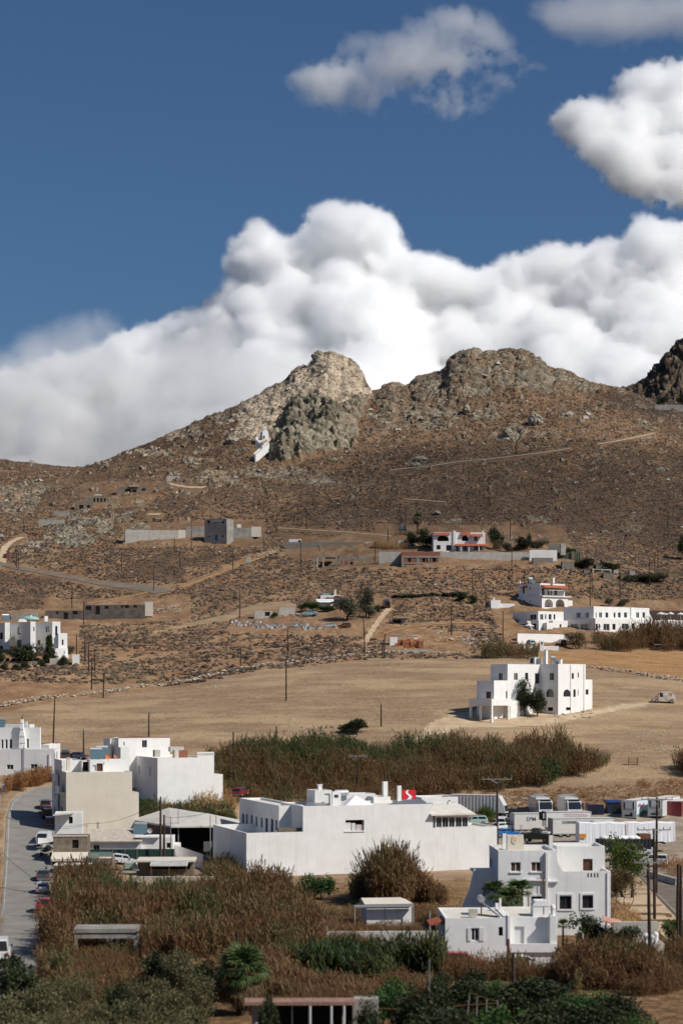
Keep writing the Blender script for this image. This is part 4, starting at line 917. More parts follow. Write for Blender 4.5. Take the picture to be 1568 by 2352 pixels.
def house_near():
 """single storey white house closest at lower right"""
 q = w1; u,v = q(890,1480)
 L_,v2 = y6(-120,640)
 B = Bld('white_house','low white house with cream flat roof, solar water heater and white shuttered glass door','house',(1000,2212),1.5,Y=179)
 Y0 = B.O.y
 A = B.cb(1022,None,q(390,0)[0],q(0,975)[1],2212,dep=9,par=.12,below=3)
 R_ = B.cb(q(390,0)[0],None,q(905,0)[0],q(0,965)[1],2212,plane=A,dep=9,par=.12,below=3,dy=1.3)
 B.hole(A,'f',q(8,1078),q(90,1212),'g'); B.hole(A,'f',q(296,1066),q(340,1160),'v'); B.hole(R_,'f',q(462,1062),q(562,1245),'wd')
 hx = lambda px: B.hit(q(px,0)[0],'y',A.r[2])[0]; hz_ = lambda py: ZC + (VH - q(0,py)[1]) / F * Y0 - B.O.z
 for a,b in ((-30,6),(93,142)):
  m = MB(); m.box(hx(a),hx(b),A.r[2] - .07,A.r[2] - .002,hz_(1215),hz_(1075)); B.part('shutter',m,M_SHUT)
 # balcony in front of the right half
 m = MB(); x0,x1 = hx(405),hx(905); y0,y1 = A.r[2] - .05,R_.r[2] - .003; zt,zb = hz_(1245),hz_(1335)
 m.box(x0,x1,y0,y0 + .2,zb,zt); m.box(x1 - .2,x1,y0 + .2,y1,zb,zt); m.box(x0,x1 - .2,y0 + .2,y1,zb,zb + .2); B.part('balcony',m,M_WHITE)
 m = MB(); m.box(x0 + .1,x1 - .1,y0 + .25,y1,-3,zb - .002); B.part('balcony_base',m,M_WHITE2)
 # side walls of the loggia with knob posts
 m = MB(); m.box(x1 - .62,x1 - .02,y1 - 1.1,y1 - .004,zt,hz_(958)); m.lathe([(.2,0),(.2,.55),(.26,.7),(.2,.95),(.05,1.05)],10,(x1 - .3,y1 - .6,hz_(958))); B.part('corner_post',m,M_WHITE)
 m = MB(); m.box(hx(388),hx(412),A.r[2] - .1,y1 - .004,zt + .003,hz_(950)); B.part('corner_post',m,M_WHITE)
 # roof things
 p = at(*q(110,770),Y0 + 4); x,y = B.loc(p.x,p.y); z = p.z - B.O.z; k = (Y0 + 4) / F * .2197
 m = MB(); m.cyl((x,y - .8,z),.32,1.7,16,'y'); t = B.part('solar_tank',m,M_ALU)
 m = MB(); m.tube([(x - .05,y - .6,z - .3),(x - .05,y - .6,z - 1.55)],.03,6); m.tube([(x + .12,y + .5,z - .3),(x + .12,y + .5,z - 1.55)],.03,6); m.build('stand',M_RUST,t)
 a,b = at(*q(140,815),Y0 + 4),at(*q(302,945),Y0 + 2); (xa,ya),(xb,yb) = B.loc(a.x,a.y),B.loc(b.x,b.y); za,zb2 = a.z - B.O.z,b.z - B.O.z
 m = MB(); m.add([(xa,ya - 1,za),(xb,yb - 1,zb2),(xb,yb + 1,zb2),(xa,ya + 1,za),(xa - .05,ya - 1,za - .14),(xb - .05,yb - 1,zb2 - .14),(xb - .05,yb + 1,zb2 - .14),(xa - .05,ya + 1,za - .14)],[(0,1,2,3),(7,6,5,4),(0,4,5,1),(1,5,6,2),(2,6,7,3),(3,7,4,0)]); B.part('solar_panel',m,M_ALU)
 hut = B.cb(q(655,0)[0],None,q(825,0)[0],q(0,850)[1],q(0,935)[1],Y=Y0 + 3,dep=1.8,par=0,below=.5)
 x0,x1,y0,y1,z0,z1 = hut.r; m = MB(); m.prism([(x0 - .06,z1 + .003),(x1 + .06,z1 + .003),(x1 - .2,z1 + .5),(x0 + .2,z1 + .5)],y0 - .05,y1,'y'); B.part('tank_hood',m,M_WHITE)
 B.chim(q(278,0)[0],q(0,815)[1],q(0,880)[1],7,Y0 + 7,cap=False); B.chim(q(312,0)[0],q(0,770)[1],q(0,880)[1],5,Y0 + 7); antenna(B,q(768,0)[0],q(0,560)[1],q(0,915)[1],Y0 + 3,M_RUST)
 m = MB(); px = hx(-2); m.box(px,px + .8,A.r[2] + 1,A.r[2] + 1.6,A.r[5] + .0,A.r[5] + .7); B.part('cooler_box',m,M_CONCL)
 # glazed porch with tiled roof at its left side
 q5 = y5; P = lambda x,y,Y: (lambda w_: B.loc(w_.x,w_.y) + (w_.z - B.O.z,))(at(*q5(x,y),Y))
 a,b = P(1455,350,Y0 + 1),P(1535,478,Y0 + 1); gx0,gx1,gz1,gz0 = a[0],A.r[0] - .003,a[2],b[2]; gy0 = A.r[2] + 1
 m = MB(); m.prism([(gx0 - .9,gz1 - .1),(gx1,gz1 + .35),(gx1,gz1 + .5),(gx0 - .9,gz1 + .05)],gy0 - .5,gy0 + 3.4,'y'); B.part('porch_roof',m,M_TERRA)
 m = MB(); m.quad((gx0,gy0,gz0),(gx1,gy0,gz0),(gx1,gy0,gz1),(gx0,gy0,gz1)); m.quad((gx0,gy0 + 4.5,gz0),(gx0,gy0,gz0),(gx0,gy0,gz1),(gx0,gy0 + 4.5,gz1)); pw = B.part('porch_window',m,M_GLASS)
 m = MB()
 for i in range(6): xx = gx0 + (gx1 - gx0) * i / 5; m.box(xx - .05,xx + .05,gy0 - .07,gy0 - .003,gz0,gz1)
 for zz in (gz0,(gz0 + gz1) / 2,gz1): m.box(gx0 - .05,gx1,gy0 - .09,gy0 - .072,zz - .05,zz + .05)
 m.build('frame',M_SHUT,pw)
 m = MB(); m.box(gx0 - .3,gx1,gy0 - .01,gy0 + 4.6,-3,gz0 - .004); B.part('porch_base',m,M_WHITE)
 B.finish()
def houses_left():
 # cream block ------------------------------------------------------------
 q = w2; u,v = q(833,1500)
 B = Bld('cream_building','tall cream building with blank end wall and twin solar heaters beside the road','building',(u,v),16,Y=296,wall=M_CREAM)
 Y0 = B.O.y
 A = B.cb(u,q(690,0)[0],y1(912,0)[0],q(0,752)[1],v,par=.35,below=4)
 C = B.cb(y1(912,0)[0],None,y1(958,0)[0],y1(0,122)[1],v,plane=A,dep=8,par=.25,below=4)
 B.hole(A,'l',q(768,1185),q(790,1245),'d'); B.hole(A,'l',q(735,1180),q(748,1240),'bd')
 # rear part with arched windows seen along the street
 D = B.cb(q(700,0)[0],q(655,0)[0],q(735,0)[0],q(0,780)[1],v,Y=Y0 + 7,dep=6,par=.2,below=4,m=M_WHITE2)
 B.hole(D,'l',q(680,870),q(703,1000),'bl',True); B.hole(D,'l',q(682,1170),q(702,1265),'g',True); B.hole(D,'l',q(684,1015),q(706,1060),'v')
 bal = MB(); x0 = A.r[0]; zz = ZC + (VH - q(0,1020)[1]) / F * Y0 - B.O.z; bal.box(x0 - 1.0,x0 - .003,A.r[2] + 1.0,A.r[2] + 5.5,zz,zz + .15); b_ = B.part('balcony',bal,M_WHITE2)
 bal = MB(); bal.box(x0 - 1.0,x0 - .92,A.r[2] + 1.0,A.r[2] + 5.5,zz + .152,zz + 1.1); bal.build('balcony_parapet',M_WHITE2,b_)
 # white huts on the roof
 H1 = B.cb(q(778,0)[0],q(690,0)[0],q(1030,0)[0],q(0,600)[1],q(0,735)[1],Y=Y0 + 5.5,dep=4,par=.5,below=.6,m=M_WHITE2)
 H2 = B.cb(q(1130,0)[0],None,q(1300,0)[0],q(0,592)[1],q(0,740)[1],Y=Y0 + 3.2,dep=3,par=.1,below=.6,m=M_WHITE2); B.hole(H2,'f',q(1215,640),q(1292,738),'bd'); B.hole(H2,'f',q(1166,660),q(1210,735),'wd')
 H3 = B.cb(q(1030,0)[0],None,q(1130,0)[0],q(0,605)[1],q(0,740)[1],Y=Y0 + 4.5,dep=2,par=0,below=.6,m=M_WHITE2); B.hole(H3,'f',q(1042,620),q(1110,735),'d')
 H4 = B.cb(q(1300,0)[0],None,z6(882,0)[0],q(0,590)[1],q(0,730)[1],Y=Y0 + 6.5,dep=3,par=.15,below=.6,m=M_WHITE2)
 B.chim(q(860,0)[0],q(0,575)[1],q(0,730)[1],8,Y0 + 4.5,M_CREAM)
 B.solar(q(1215,0)[0],q(0,585)[1],Y0 + 7,2.1,0); B.solar(q(1290,0)[0],q(0,560)[1],Y0 + 9,2.1,0)
 dish(B,q(1357,0)[0],q(0,555)[1],Y0 + 6,.42,mat('orange_dish',(.62,.20,.06),.6,.3)); dish(B,q(1455,0)[0],q(0,545)[1],Y0 + 7,.38,mat('faded_red_dish',(.42,.16,.12),.6,.3))
 B.finish()
 # white pair behind it -------------------------------------------------------
 q = z6; u,v = q(1087,985)
 B = Bld('white_building','white flat roofed block pair with red edged upper storey behind the cream building','building',(u,v),22,Y=332)
 Y0 = B.O.y
 A = B.cb(u,q(884,0)[0],q(1476,0)[0],q(0,745)[1],v,par=.3,below=4)
 B.hole(A,'l',q(921,798),q(938,858),'bl'); B.hole(A,'l',q(954,800),q(970,856),'w'); B.hole(A,'l',q(1028,806),q(1044,868),'w')
 S = B.cb(q(1476,0)[0],None,q(1536,0)[0],q(0,858)[1],v,plane=A,dep=6,par=.25,below=4)
 U = B.cb(q(818,0)[0],q(764,0)[0],q(1172,0)[0],q(0,607)[1],q(0,760)[1],Y=Y0 + 11,par=.2,below=5)
 B.hole(U,'f',q(980,622),q(1014,672),'k'); B.hole(U,'f',q(853,634),q(861,658),'v')
 V2 = B.cb(q(760,0)[0],q(716,0)[0],q(770,0)[0],q(0,610)[1],q(0,760)[1],Y=Y0 + 13,dep=3,par=0,below=5)
 K = B.cb(q(833,0)[0],None,q(893,0)[0],q(0,672)[1],q(0,745)[1],Y=Y0 + 9,dep=1.5,par=0,below=4)
 x0,x1,y0,y1_,z0,z1 = U.r; m = MB(); m.box(x0 - .05,x1 + .05,y0 - .05,y0 + .1,z1 + .002,z1 + .14); B.part('roof_edge',m,mat('faded_red_trim',(.36,.16,.13),.8,.2))
 x0,x1,y0,y1_,z0,z1 = A.r; m = MB(); n = 9; a = B.hit(q(1360,0)[0],'y',y0)[0]
 m.box(a,x1 - .003,y0 + .002,y0 + .2,z1 + .002,z1 + .35); m.box(a,x1 - .003,y0 + .002,y0 + .2,z1 + .72,z1 + .95)
 for i in range(n + 1): xx = a + (x1 - .1 - a) * i / n; m.box(xx,xx + .16,y0 + .02,y0 + .18,z1 + .35,z1 + .72)
 B.part('balustrade',m,M_WHITE)
 for (a,b,c,d,mm,YY) in ((1205,690,1237,735,M_CREAM,3),(1238,692,1302,734,M_BRICK,3.5),(1175,668,1280,690,M_CORR,6),(1068,690,1110,725,M_CONCL,3)):
  p0,p1 = at(*q(a,d),Y0 + YY),at(*q(c,b),Y0 + YY); X0,Yl = B.loc(p0.x,p0.y); X1 = B.loc(p1.x,p1.y)[0]; m = MB(); m.box(X0,X1,Yl,Yl + 1.2,p0.z - B.O.z - .3,p1.z - B.O.z); B.part('roof_shed',m,mm)
 B.finish()
 # top left house ---------------------------------------------------------------
 q = w2; u,v = q(690,800)
 B = Bld('white_house','white house with flared white chimney and upper terrace doors above the bend of the road','house',(u,v),-3,Y=357,wall=M_WHITE2)
 Y0 = B.O.y
 A = B.cb(u,-90,q(758,0)[0],q(0,462)[1],v,par=.9,below=4)
 B.hole(A,'f',q(88,655),q(172,716),'g'); B.hole(A,'f',q(388,648),q(475,710),'g')
 U = B.cb(q(505,0)[0],-90,q(518,0)[0],q(0,190)[1],q(0,480)[1],Y=Y0 + 5,par=.25,below=1)
 U2 = B.cb(q(378,0)[0],-90,None,q(0,152)[1],q(0,210)[1],Y=Y0 + 8,par=.2,dep=4,below=.8)
 for r in ((20,338,48,455),(70,338,100,455),(122,336,158,452),(-40,338,5,455)): B.hole(U,'f',q(*r[:2]),q(*r[2:]),'gd')
 B.hole(U,'f',q(338,330),q(366,448),'gd')
 S = B.cb(q(620,0)[0],q(515,0)[0],q(760,0)[0],q(0,405)[1],q(0,480)[1],Y=Y0 + 9,par=.2,dep=6,below=2)
 y = U.r[2]; hx = lambda px: B.hit(q(px,0)[0],'y',y)[0]; hz_ = lambda py: ZC + (VH - q(0,py)[1]) / F * (Y0 + 5) - B.O.z
 m = MB(); P = []
 for (a,b,z) in ((252,336,450),(252,334,380),(258,325,300),(268,306,210),(272,302,130),(274,300,85)): P.append((hx(a),hx(b),hz_(z)))
 for (a,b,z),(c,d,e) in zip(P[:-1],P[1:]):
  m.add([(a,y - .9,z),(b,y - .9,z),(b,y - .004,z),(a,y - .004,z),(c,y - .8,e),(d,y - .8,e),(d,y - .004,e),(c,y - .004,e)],[(0,1,5,4),(1,2,6,5),(2,3,7,6),(3,0,4,7)])
 a,b,z = P[-1]; m.quad((a,y - .8,z),(b,y - .8,z),(b,y - .004,z),(a,y - .004,z)); ch = B.part('flared_chimney',m,M_WHITE)
 m = MB(); m.cyl(((a + b) / 2,y - .4,z),.1,.55,10); m.build('flue',M_BLACK,ch)
 B.chim(q(332,0)[0],q(0,115)[1],q(0,175)[1],5.5,Y0 + 7,M_WHITE,cap=False)
 ax = lambda px: B.hit(q(px,0)[0],'y',A.r[2])[0]; az = lambda py: ZC + (VH - q(0,py)[1]) / F * Y0 - B.O.z
 m = MB(); m.tube([(ax(302),A.r[2] - .15,az(800)),(ax(302),A.r[2] - .15,az(430))],.07,8); B.part('drain_pipe',m,M_GREYM)
 for px,t in ((625,520),(718,490)):
  m = MB(); m.box(ax(px) - .14,ax(px) + .14,A.r[2] - .16,A.r[2] - .003,az(790),az(t)); B.part('pilaster',m,M_WHITE2)
 railing(B,(ax(160),A.r[2] + .3,az(462)),(ax(250),A.r[2] + .3,az(462)),.8)
 p = at(*q(15,190),Y0 + 7); B.solar(q(10,0)[0],q(0,190)[1],Y0 + 7,1.8)
 B.finish()
 # annex sheds down the street -------------------------------------------------------
 q = y1; Y0 = 278
 B = Bld('white_hut','small flaking white roof hut with dark doorway at foot of the cream wall','hut',q(385,420),6,Y=284,wall=M_WHITE2)
 A = B.cb(q(380,0)[0],None,q(568,0)[0],q(0,262)[1],q(0,420)[1],par=.12,dep=4,below=4); B.hole(A,'f',q(476,288),q(503,335),'d')
 m = MB(); m.prism([(A.r[0] - .2,3.1),(A.r[0] + 2.8,3.35),(A.r[0] + 2.8,3.45),(A.r[0] - .2,3.2)],A.r[2] - 2.2,A.r[2] - .01,'y'); B.part('tile_roof',m,M_CORR)
 B.finish()
 B = Bld('brown_hut','rough brown masonry hut with dark opening and white ledge below its window beside the street','hut',q(368,640),3,Y=268,wall=M_BROWNW)
 A = B.cb(q(368,0)[0],None,q(604,0)[0],q(0,425)[1],q(0,540)[1],par=.2,dep=5,below=4); B.hole(A,'f',q(500,447),q(543,505),'d')
 m = MB(); x0,x1,y0,y1_,z0,z1 = A.r; zz = ZC + (VH - q(0,532)[1]) / F * 268 - B.O.z; m.prism([(y0 - .004,zz),(y0 - 2.4,zz - .75),(y0 - 2.4,zz - 1.1),(y0 - .004,zz - 1.1)],x0 - .1,x1 + .1,'x'); B.part('ledge_roof',m,M_CREAM)
 m = MB(); m.box(x0 - .08,x1 + .08,y0 - .08,y0 + .15,z1 + .003,z1 + .16); B.part('roof_edge',m,M_CREAM)
 B.finish()
 B = Bld('brown_wall_shed','low brown rendered shed with cream flat roof half hidden by orange reeds','shed',q(368,860),3,Y=258,wall=M_BROWNW,roof=M_CREAM)
 A = B.cb(q(368,0)[0],None,q(668,0)[0],q(0,624)[1],q(0,860)[1],par=0,dep=4.2,below=3)
 C = B.cb(q(668,0)[0],None,q(778,0)[0],q(0,575)[1],q(0,700)[1],plane=A,dep=4.5,par=.15,below=5,dy=1); B.hole(C,'f',q(709,612),q(747,680),'d')
 B.finish()
 # long low white house with tiled roof
 B = Bld('low_white_house','low white house with pale tiled roof and solar heater behind the dark green fence','house',q(608,560),2,Y=276)
 A = B.cb(q(608,0)[0],None,q(975,0)[0],q(0,462)[1],q(0,545)[1],par=0,dep=6,below=2); B.hole(A,'f',q(646,482),q(687,518),'k')
 C = B.cb(q(975,0)[0],None,q(1192,0)[0],q(0,432)[1],q(0,530)[1],plane=A,dep=6,par=.3,below=2,dy=.6); B.hole(C,'f',q(1150,468),q(1182,504),'v')
 x0,x1,y0,y1_,z0,z1 = A.r; m = MB(); n = 26
 for i in range(n):
  a,b = x0 - .2 + (x1 - x0 + .3) * i / n,x0 - .2 + (x1 - x0 + .3) * (i + .86) / n
  m.prism([(y0 - .5,z1 + .0),(y0 - .5,z1 + .16),(y0 + 6,z1 + 1.5),(y0 + 6,z1 + 1.34)],a,b,'x')
 m.prism([(y0 - .48,z1 + .02),(y0 - .48,z1 + .10),(y0 + 6,z1 + 1.44),(y0 + 6,z1 + 1.36)],x0 - .2,x1 + .1,'x'); B.part('tile_roof',m,mat('pale_tile',(.60,.53,.44),.85,.2,col2=(.42,.36,.29),scale=1.5))
 m = MB(); x0,x1,y0,y1_,z0,z1 = C.r; m.box(x0 - .9,x1 - 1.9,y0 - .5,y0 + 3,z1 + .003,z1 + .2); B.part('roof_slab',m,M_WHITE)
 B.solar(q(968,0)[0],q(0,412)[1],280,2.0); dish(B,q(1034,0)[0],q(0,385)[1],279,.38); B.chim(q(676,0)[0],q(0,332)[1],q(0,425)[1],5,283,M_CONCL); B.chim(q(676,0)[0] ,q(0,405)[1],q(0,450)[1],8,280.5,M_WHITE,cap=False)
 antenna(B,q(598,0)[0],q(0,340)[1],q(0,440)[1],277)
 B.finish()
 # clutter shed with white roof, open front
 B = Bld('open_shed','low open fronted shed with cream slab roof and corrugated lean to in front','shed',q(950,690),2,Y=262,wall=M_BROWNW,roof=M_CREAM)
 A = B.cb(q(950,0)[0],None,q(1332,0)[0],q(0,598)[1],q(0,690)[1],par=0,dep=5,below=2); B.hole(A,'f',q(1030,612),q(1312,650),'d',frame=False)
 m = MB(); x0,x1,y0,y1_,z0,z1 = A.r; m.box(x0 - .15,x1 + .3,y0 - .9,y0 + 5.2,z1 + .003,z1 + .22); B.part('slab_roof',m,M_CREAM)
 hx = lambda px: B.hit(q(px,0)[0],'y',A.r[2])[0]; m = MB(); n = 22; a0,a1 = hx(1045),hx(1300)
 for i in range(n): a,b = a0 + (a1 - a0) * i / n,a0 + (a1 - a0) * (i + .7) / n; m.prism([(y0 - 3.2,1.5),(y0 - 3.2,1.58),(y0 - .95,2.1),(y0 - .95,2.02)],a,b,'x')
 m.prism([(y0 - 3.2,1.46),(y0 - 3.2,1.5),(y0 - .95,2.02),(y0 - .95,1.98)],a0,a1,'x'); B.part('corrugated_roof',m,M_CORR)
 for xx in (a0 + .1,(a0 + a1) / 2,a1 - .2): m = MB(); m.box(xx,xx + .12,y0 - 3.1,y0 - 2.98,-1,1.46); B.part('post',m,M_RUST)
 B.finish()
 # sail roofed workshop
 B = Bld('workshop','open workshop with low pitched pale roof and dark interior left of the long white building','workshop',q(1175,520),18,Y=287,wall=M_BROWNW)
 P = lambda x,y,Y: (lambda w_: B.loc(w_.x,w_.y) + (w_.z - B.O.z,))(at(*q(x,y),Y))
 e0,e1,r0,f0,f1 = P(912,308,300),P(1178,352,287),P(1165,225,302),P(1660,350,292),P(1750,330,303); rm_ = P(1430,265,296)
 top = [e0,e1,f0,f1,r0]; m = MB()
 m.add([e0,e1,r0],[(0,1,2)]); m.add([e1,rm_,r0],[(0,1,2)]); m.add([e1,f0,rm_],[(0,1,2)]); m.add([rm_,f0,f1,r0],[(0,1,2,3)])
 lo = lambda p: (p[0],p[1],p[2] - .25)
 for a,b in ((e0,e1),(e1,f0),(f0,f1)): m.quad(a,b,lo(b),lo(a))
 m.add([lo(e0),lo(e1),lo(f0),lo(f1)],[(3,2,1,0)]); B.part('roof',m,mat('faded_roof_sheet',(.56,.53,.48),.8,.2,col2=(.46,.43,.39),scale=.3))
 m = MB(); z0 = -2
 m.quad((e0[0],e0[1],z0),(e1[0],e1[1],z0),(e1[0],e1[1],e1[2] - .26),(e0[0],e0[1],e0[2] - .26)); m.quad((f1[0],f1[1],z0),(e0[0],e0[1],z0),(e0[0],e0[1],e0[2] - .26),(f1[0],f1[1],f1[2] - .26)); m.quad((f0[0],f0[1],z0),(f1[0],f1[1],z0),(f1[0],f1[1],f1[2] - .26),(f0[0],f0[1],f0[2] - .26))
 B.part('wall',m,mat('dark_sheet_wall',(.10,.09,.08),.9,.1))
 for px in (1230,1450,1490):
  p = P(px,520,288.5); m = MB(); m.tube([(p[0],p[1],z0),(p[0],p[1],e1[2] + (1.5 if px != 1230 else 2.3))],.07,8); B.part('post',m,M_ALU)
 m = MB(); p,p2 = P(1405,515,287),P(1470,515,287); n = 9; m.box(p[0],p2[0],p[1],p[1] + .06,p[2] + 1.1,p[2] + 1.16)
 for i in range(n): xx = p[0] + (p2[0] - p[0]) * i / n; m.box(xx,xx + .05,p[1] + .01,p[1] + .05,p[2] - .3,p[2] + 1.1)
 B.part('gate',m,M_ALU)
 m = MB(); a,b = P(1200,560,280),P(1400,590,276); m.add([(a[0],a[1],-2),(b[0],b[1],-2),(b[0],b[1] + .3,-2),(a[0],a[1] + .3,-2),(a[0],a[1],a[2] + 1.7),(b[0],b[1],b[2] + .9),(b[0],b[1] + .3,b[2] + .9),(a[0],a[1] + .3,a[2] + 1.7)],[(0,1,5,4),(1,2,6,5),(2,3,7,6),(3,0,4,7),(4,5,6,7)]); B.part('yard_wall',m,M_WHITE2)
 m = MB(); a = P(1200,505,280); m.box(a[0] - .1,a[0] + 1.0,a[1] - .1,a[1] + .8,-2,a[2] + .8); B.part('meter_box',m,M_WHITE2)
 B.finish()
def house_villa():
 """white villa with turquoise dome at the left edge"""
 q = z3
 B = Bld('white_villa','large white villa with turquoise dome and arched balcony door among dark trees','villa',q(212,1090),24)
 Y0 = B.O.y; u = q(212,0)[0]
 A = B.cb(u,q(65,0)[0],q(248,0)[0],q(0,838)[1],q(0,1100)[1],par=.3,below=3)
 B.hole(A,'l',q(122,872),q(152,926),'gb',True); B.hole(A,'l',q(118,965),q(150,1012),'gb'); B.hole(A,'l',q(66,880),q(72,912),'v')
 L = B.cb(q(36,0)[0],-70,q(70,0)[0],q(0,845)[1],q(0,1100)[1],Y=Y0 + 9,par=.3,below=3); B.hole(L,'l',q(0,915),q(22,960),'v'); B.hole(L,'l',q(0,1005),q(22,1040),'v')
 C = B.cb(q(362,0)[0],q(248,0)[0],q(418,0)[0],q(0,838)[1],q(0,1100)[1],Y=Y0 + 1.5,par=.3,below=3)
 B.hole(C,'l',q(318,872),q(344,912),'gb'); B.hole(C,'l',q(260,966),q(280,1000),'gb'); B.hole(C,'f',q(382,868),q(398,935),'gb',True); B.hole(A,'f',q(232,875),q(240,905),'v')
 D = B.cb(q(405,0)[0],None,q(466,0)[0],q(0,918)[1],q(0,1085)[1],Y=Y0 + 1,dep=6,par=.8,below=3); B.hole(D,'f',q(428,962),q(440,1000),'v')
 E = B.cb(q(378,0)[0],None,q(470,0)[0],q(0,1022)[1],q(0,1085)[1],Y=Y0 - 1.5,dep=2,par=.5,below=3)
 G = B.cb(q(0,0)[0],-70,q(300,0)[0],q(0,1040)[1],q(0,1110)[1],Y=Y0 - 5,dep=3,par=.6,below=3) if False else None
 # balcony and dome
 m = MB(); x = A.r[0]; y1_ = A.r[3]; zz = ZC + (VH - q(0,942)[1]) / F * (Y0 + 3) - B.O.z; m.box(x - 1.3,x - .003,y1_ - 6.3,y1_ - 2.2,zz,zz + .5); b = B.part('balcony',m,M_WHITE)
 m = MB()
 for i in range(14): yy = y1_ - 6.25 + 4.0 * i / 13; m.box(x - 1.28,x - 1.22,yy,yy + .06,zz + .503,zz + 1.3)
 m.box(x - 1.3,x - 1.2,y1_ - 6.3,y1_ - 2.2,zz + 1.3,zz + 1.38); m.build('railing',M_WOOD,b)
 p = at(*q(210,822),Y0 + 4.5); xx,yy = B.loc(p.x,p.y); m = MB(); m.sm = True; r = 64 * .3332 * (Y0 + 4.5) / F
 m.lathe([(r,-.3),(r * .98,.1),(r * .86,.42),(r * .62,.68),(r * .32,.84),(.05,.9)],24,(xx,yy,p.z - B.O.z)); B.part('dome',m,mat('turquoise_dome',(.30,.47,.42),.6,.3))
 for px,t in ((215,795),(318,800)): B.chim(q(px,0)[0],q(0,t)[1],q(0,838)[1],3.4 if px < 300 else 8,Y0 + 3,cap=False)
 m = MB(); p = at(*q(158,838),Y0 + 1); xx,yy = B.loc(p.x,p.y); m.prism([(xx - 1.2,p.z - B.O.z - .1)] + [(xx - 1.2 * math.cos(math.pi * i / 8),p.z - B.O.z + .75 * math.sin(math.pi * i / 8)) for i in range(1,8)] + [(xx + 1.2,p.z - B.O.z - .1)],yy,yy + .3,'y'); B.part('gable',m,M_WHITE)
 B.solar(q(45,0)[0],q(0,832)[1],Y0 + 10,2.0)
 # garden walls with urn pillar
 m = MB(); p = at(*q(452,1095),Y0 - 3); xx,yy = B.loc(p.x,p.y); z = p.z - B.O.z; m.lathe([(.8,-1),(.8,.9),(.45,1.3),(.35,2.1),(.1,2.3)],10,(xx,yy,z)); B.part('garden_pillar',m,M_WHITE)
 B.finish()
 W = Bld('garden_wall','white garden wall with square end pier below the domed villa','wall',q(350,1135),6,N=478,wall=M_CONCL)
 W.cb(q(345,0)[0],None,q(470,0)[0],q(0,1092)[1],q(0,1140)[1],dep=.4,par=0); W.cb(q(500,0)[0],None,q(548,0)[0],q(0,1065)[1],q(0,1130)[1],dep=2,par=0,m=M_WHITE); W.finish()
 W = Bld('garden_wall','long low stone garden wall under the villa hedge at the left edge','wall',(-30,1523),2,N=480,wall=M_CONC)
 W.cb(-40,None,q(300,0)[0],q(0,1112)[1],q(0,1150)[1],dep=.5,par=0); W.finish()
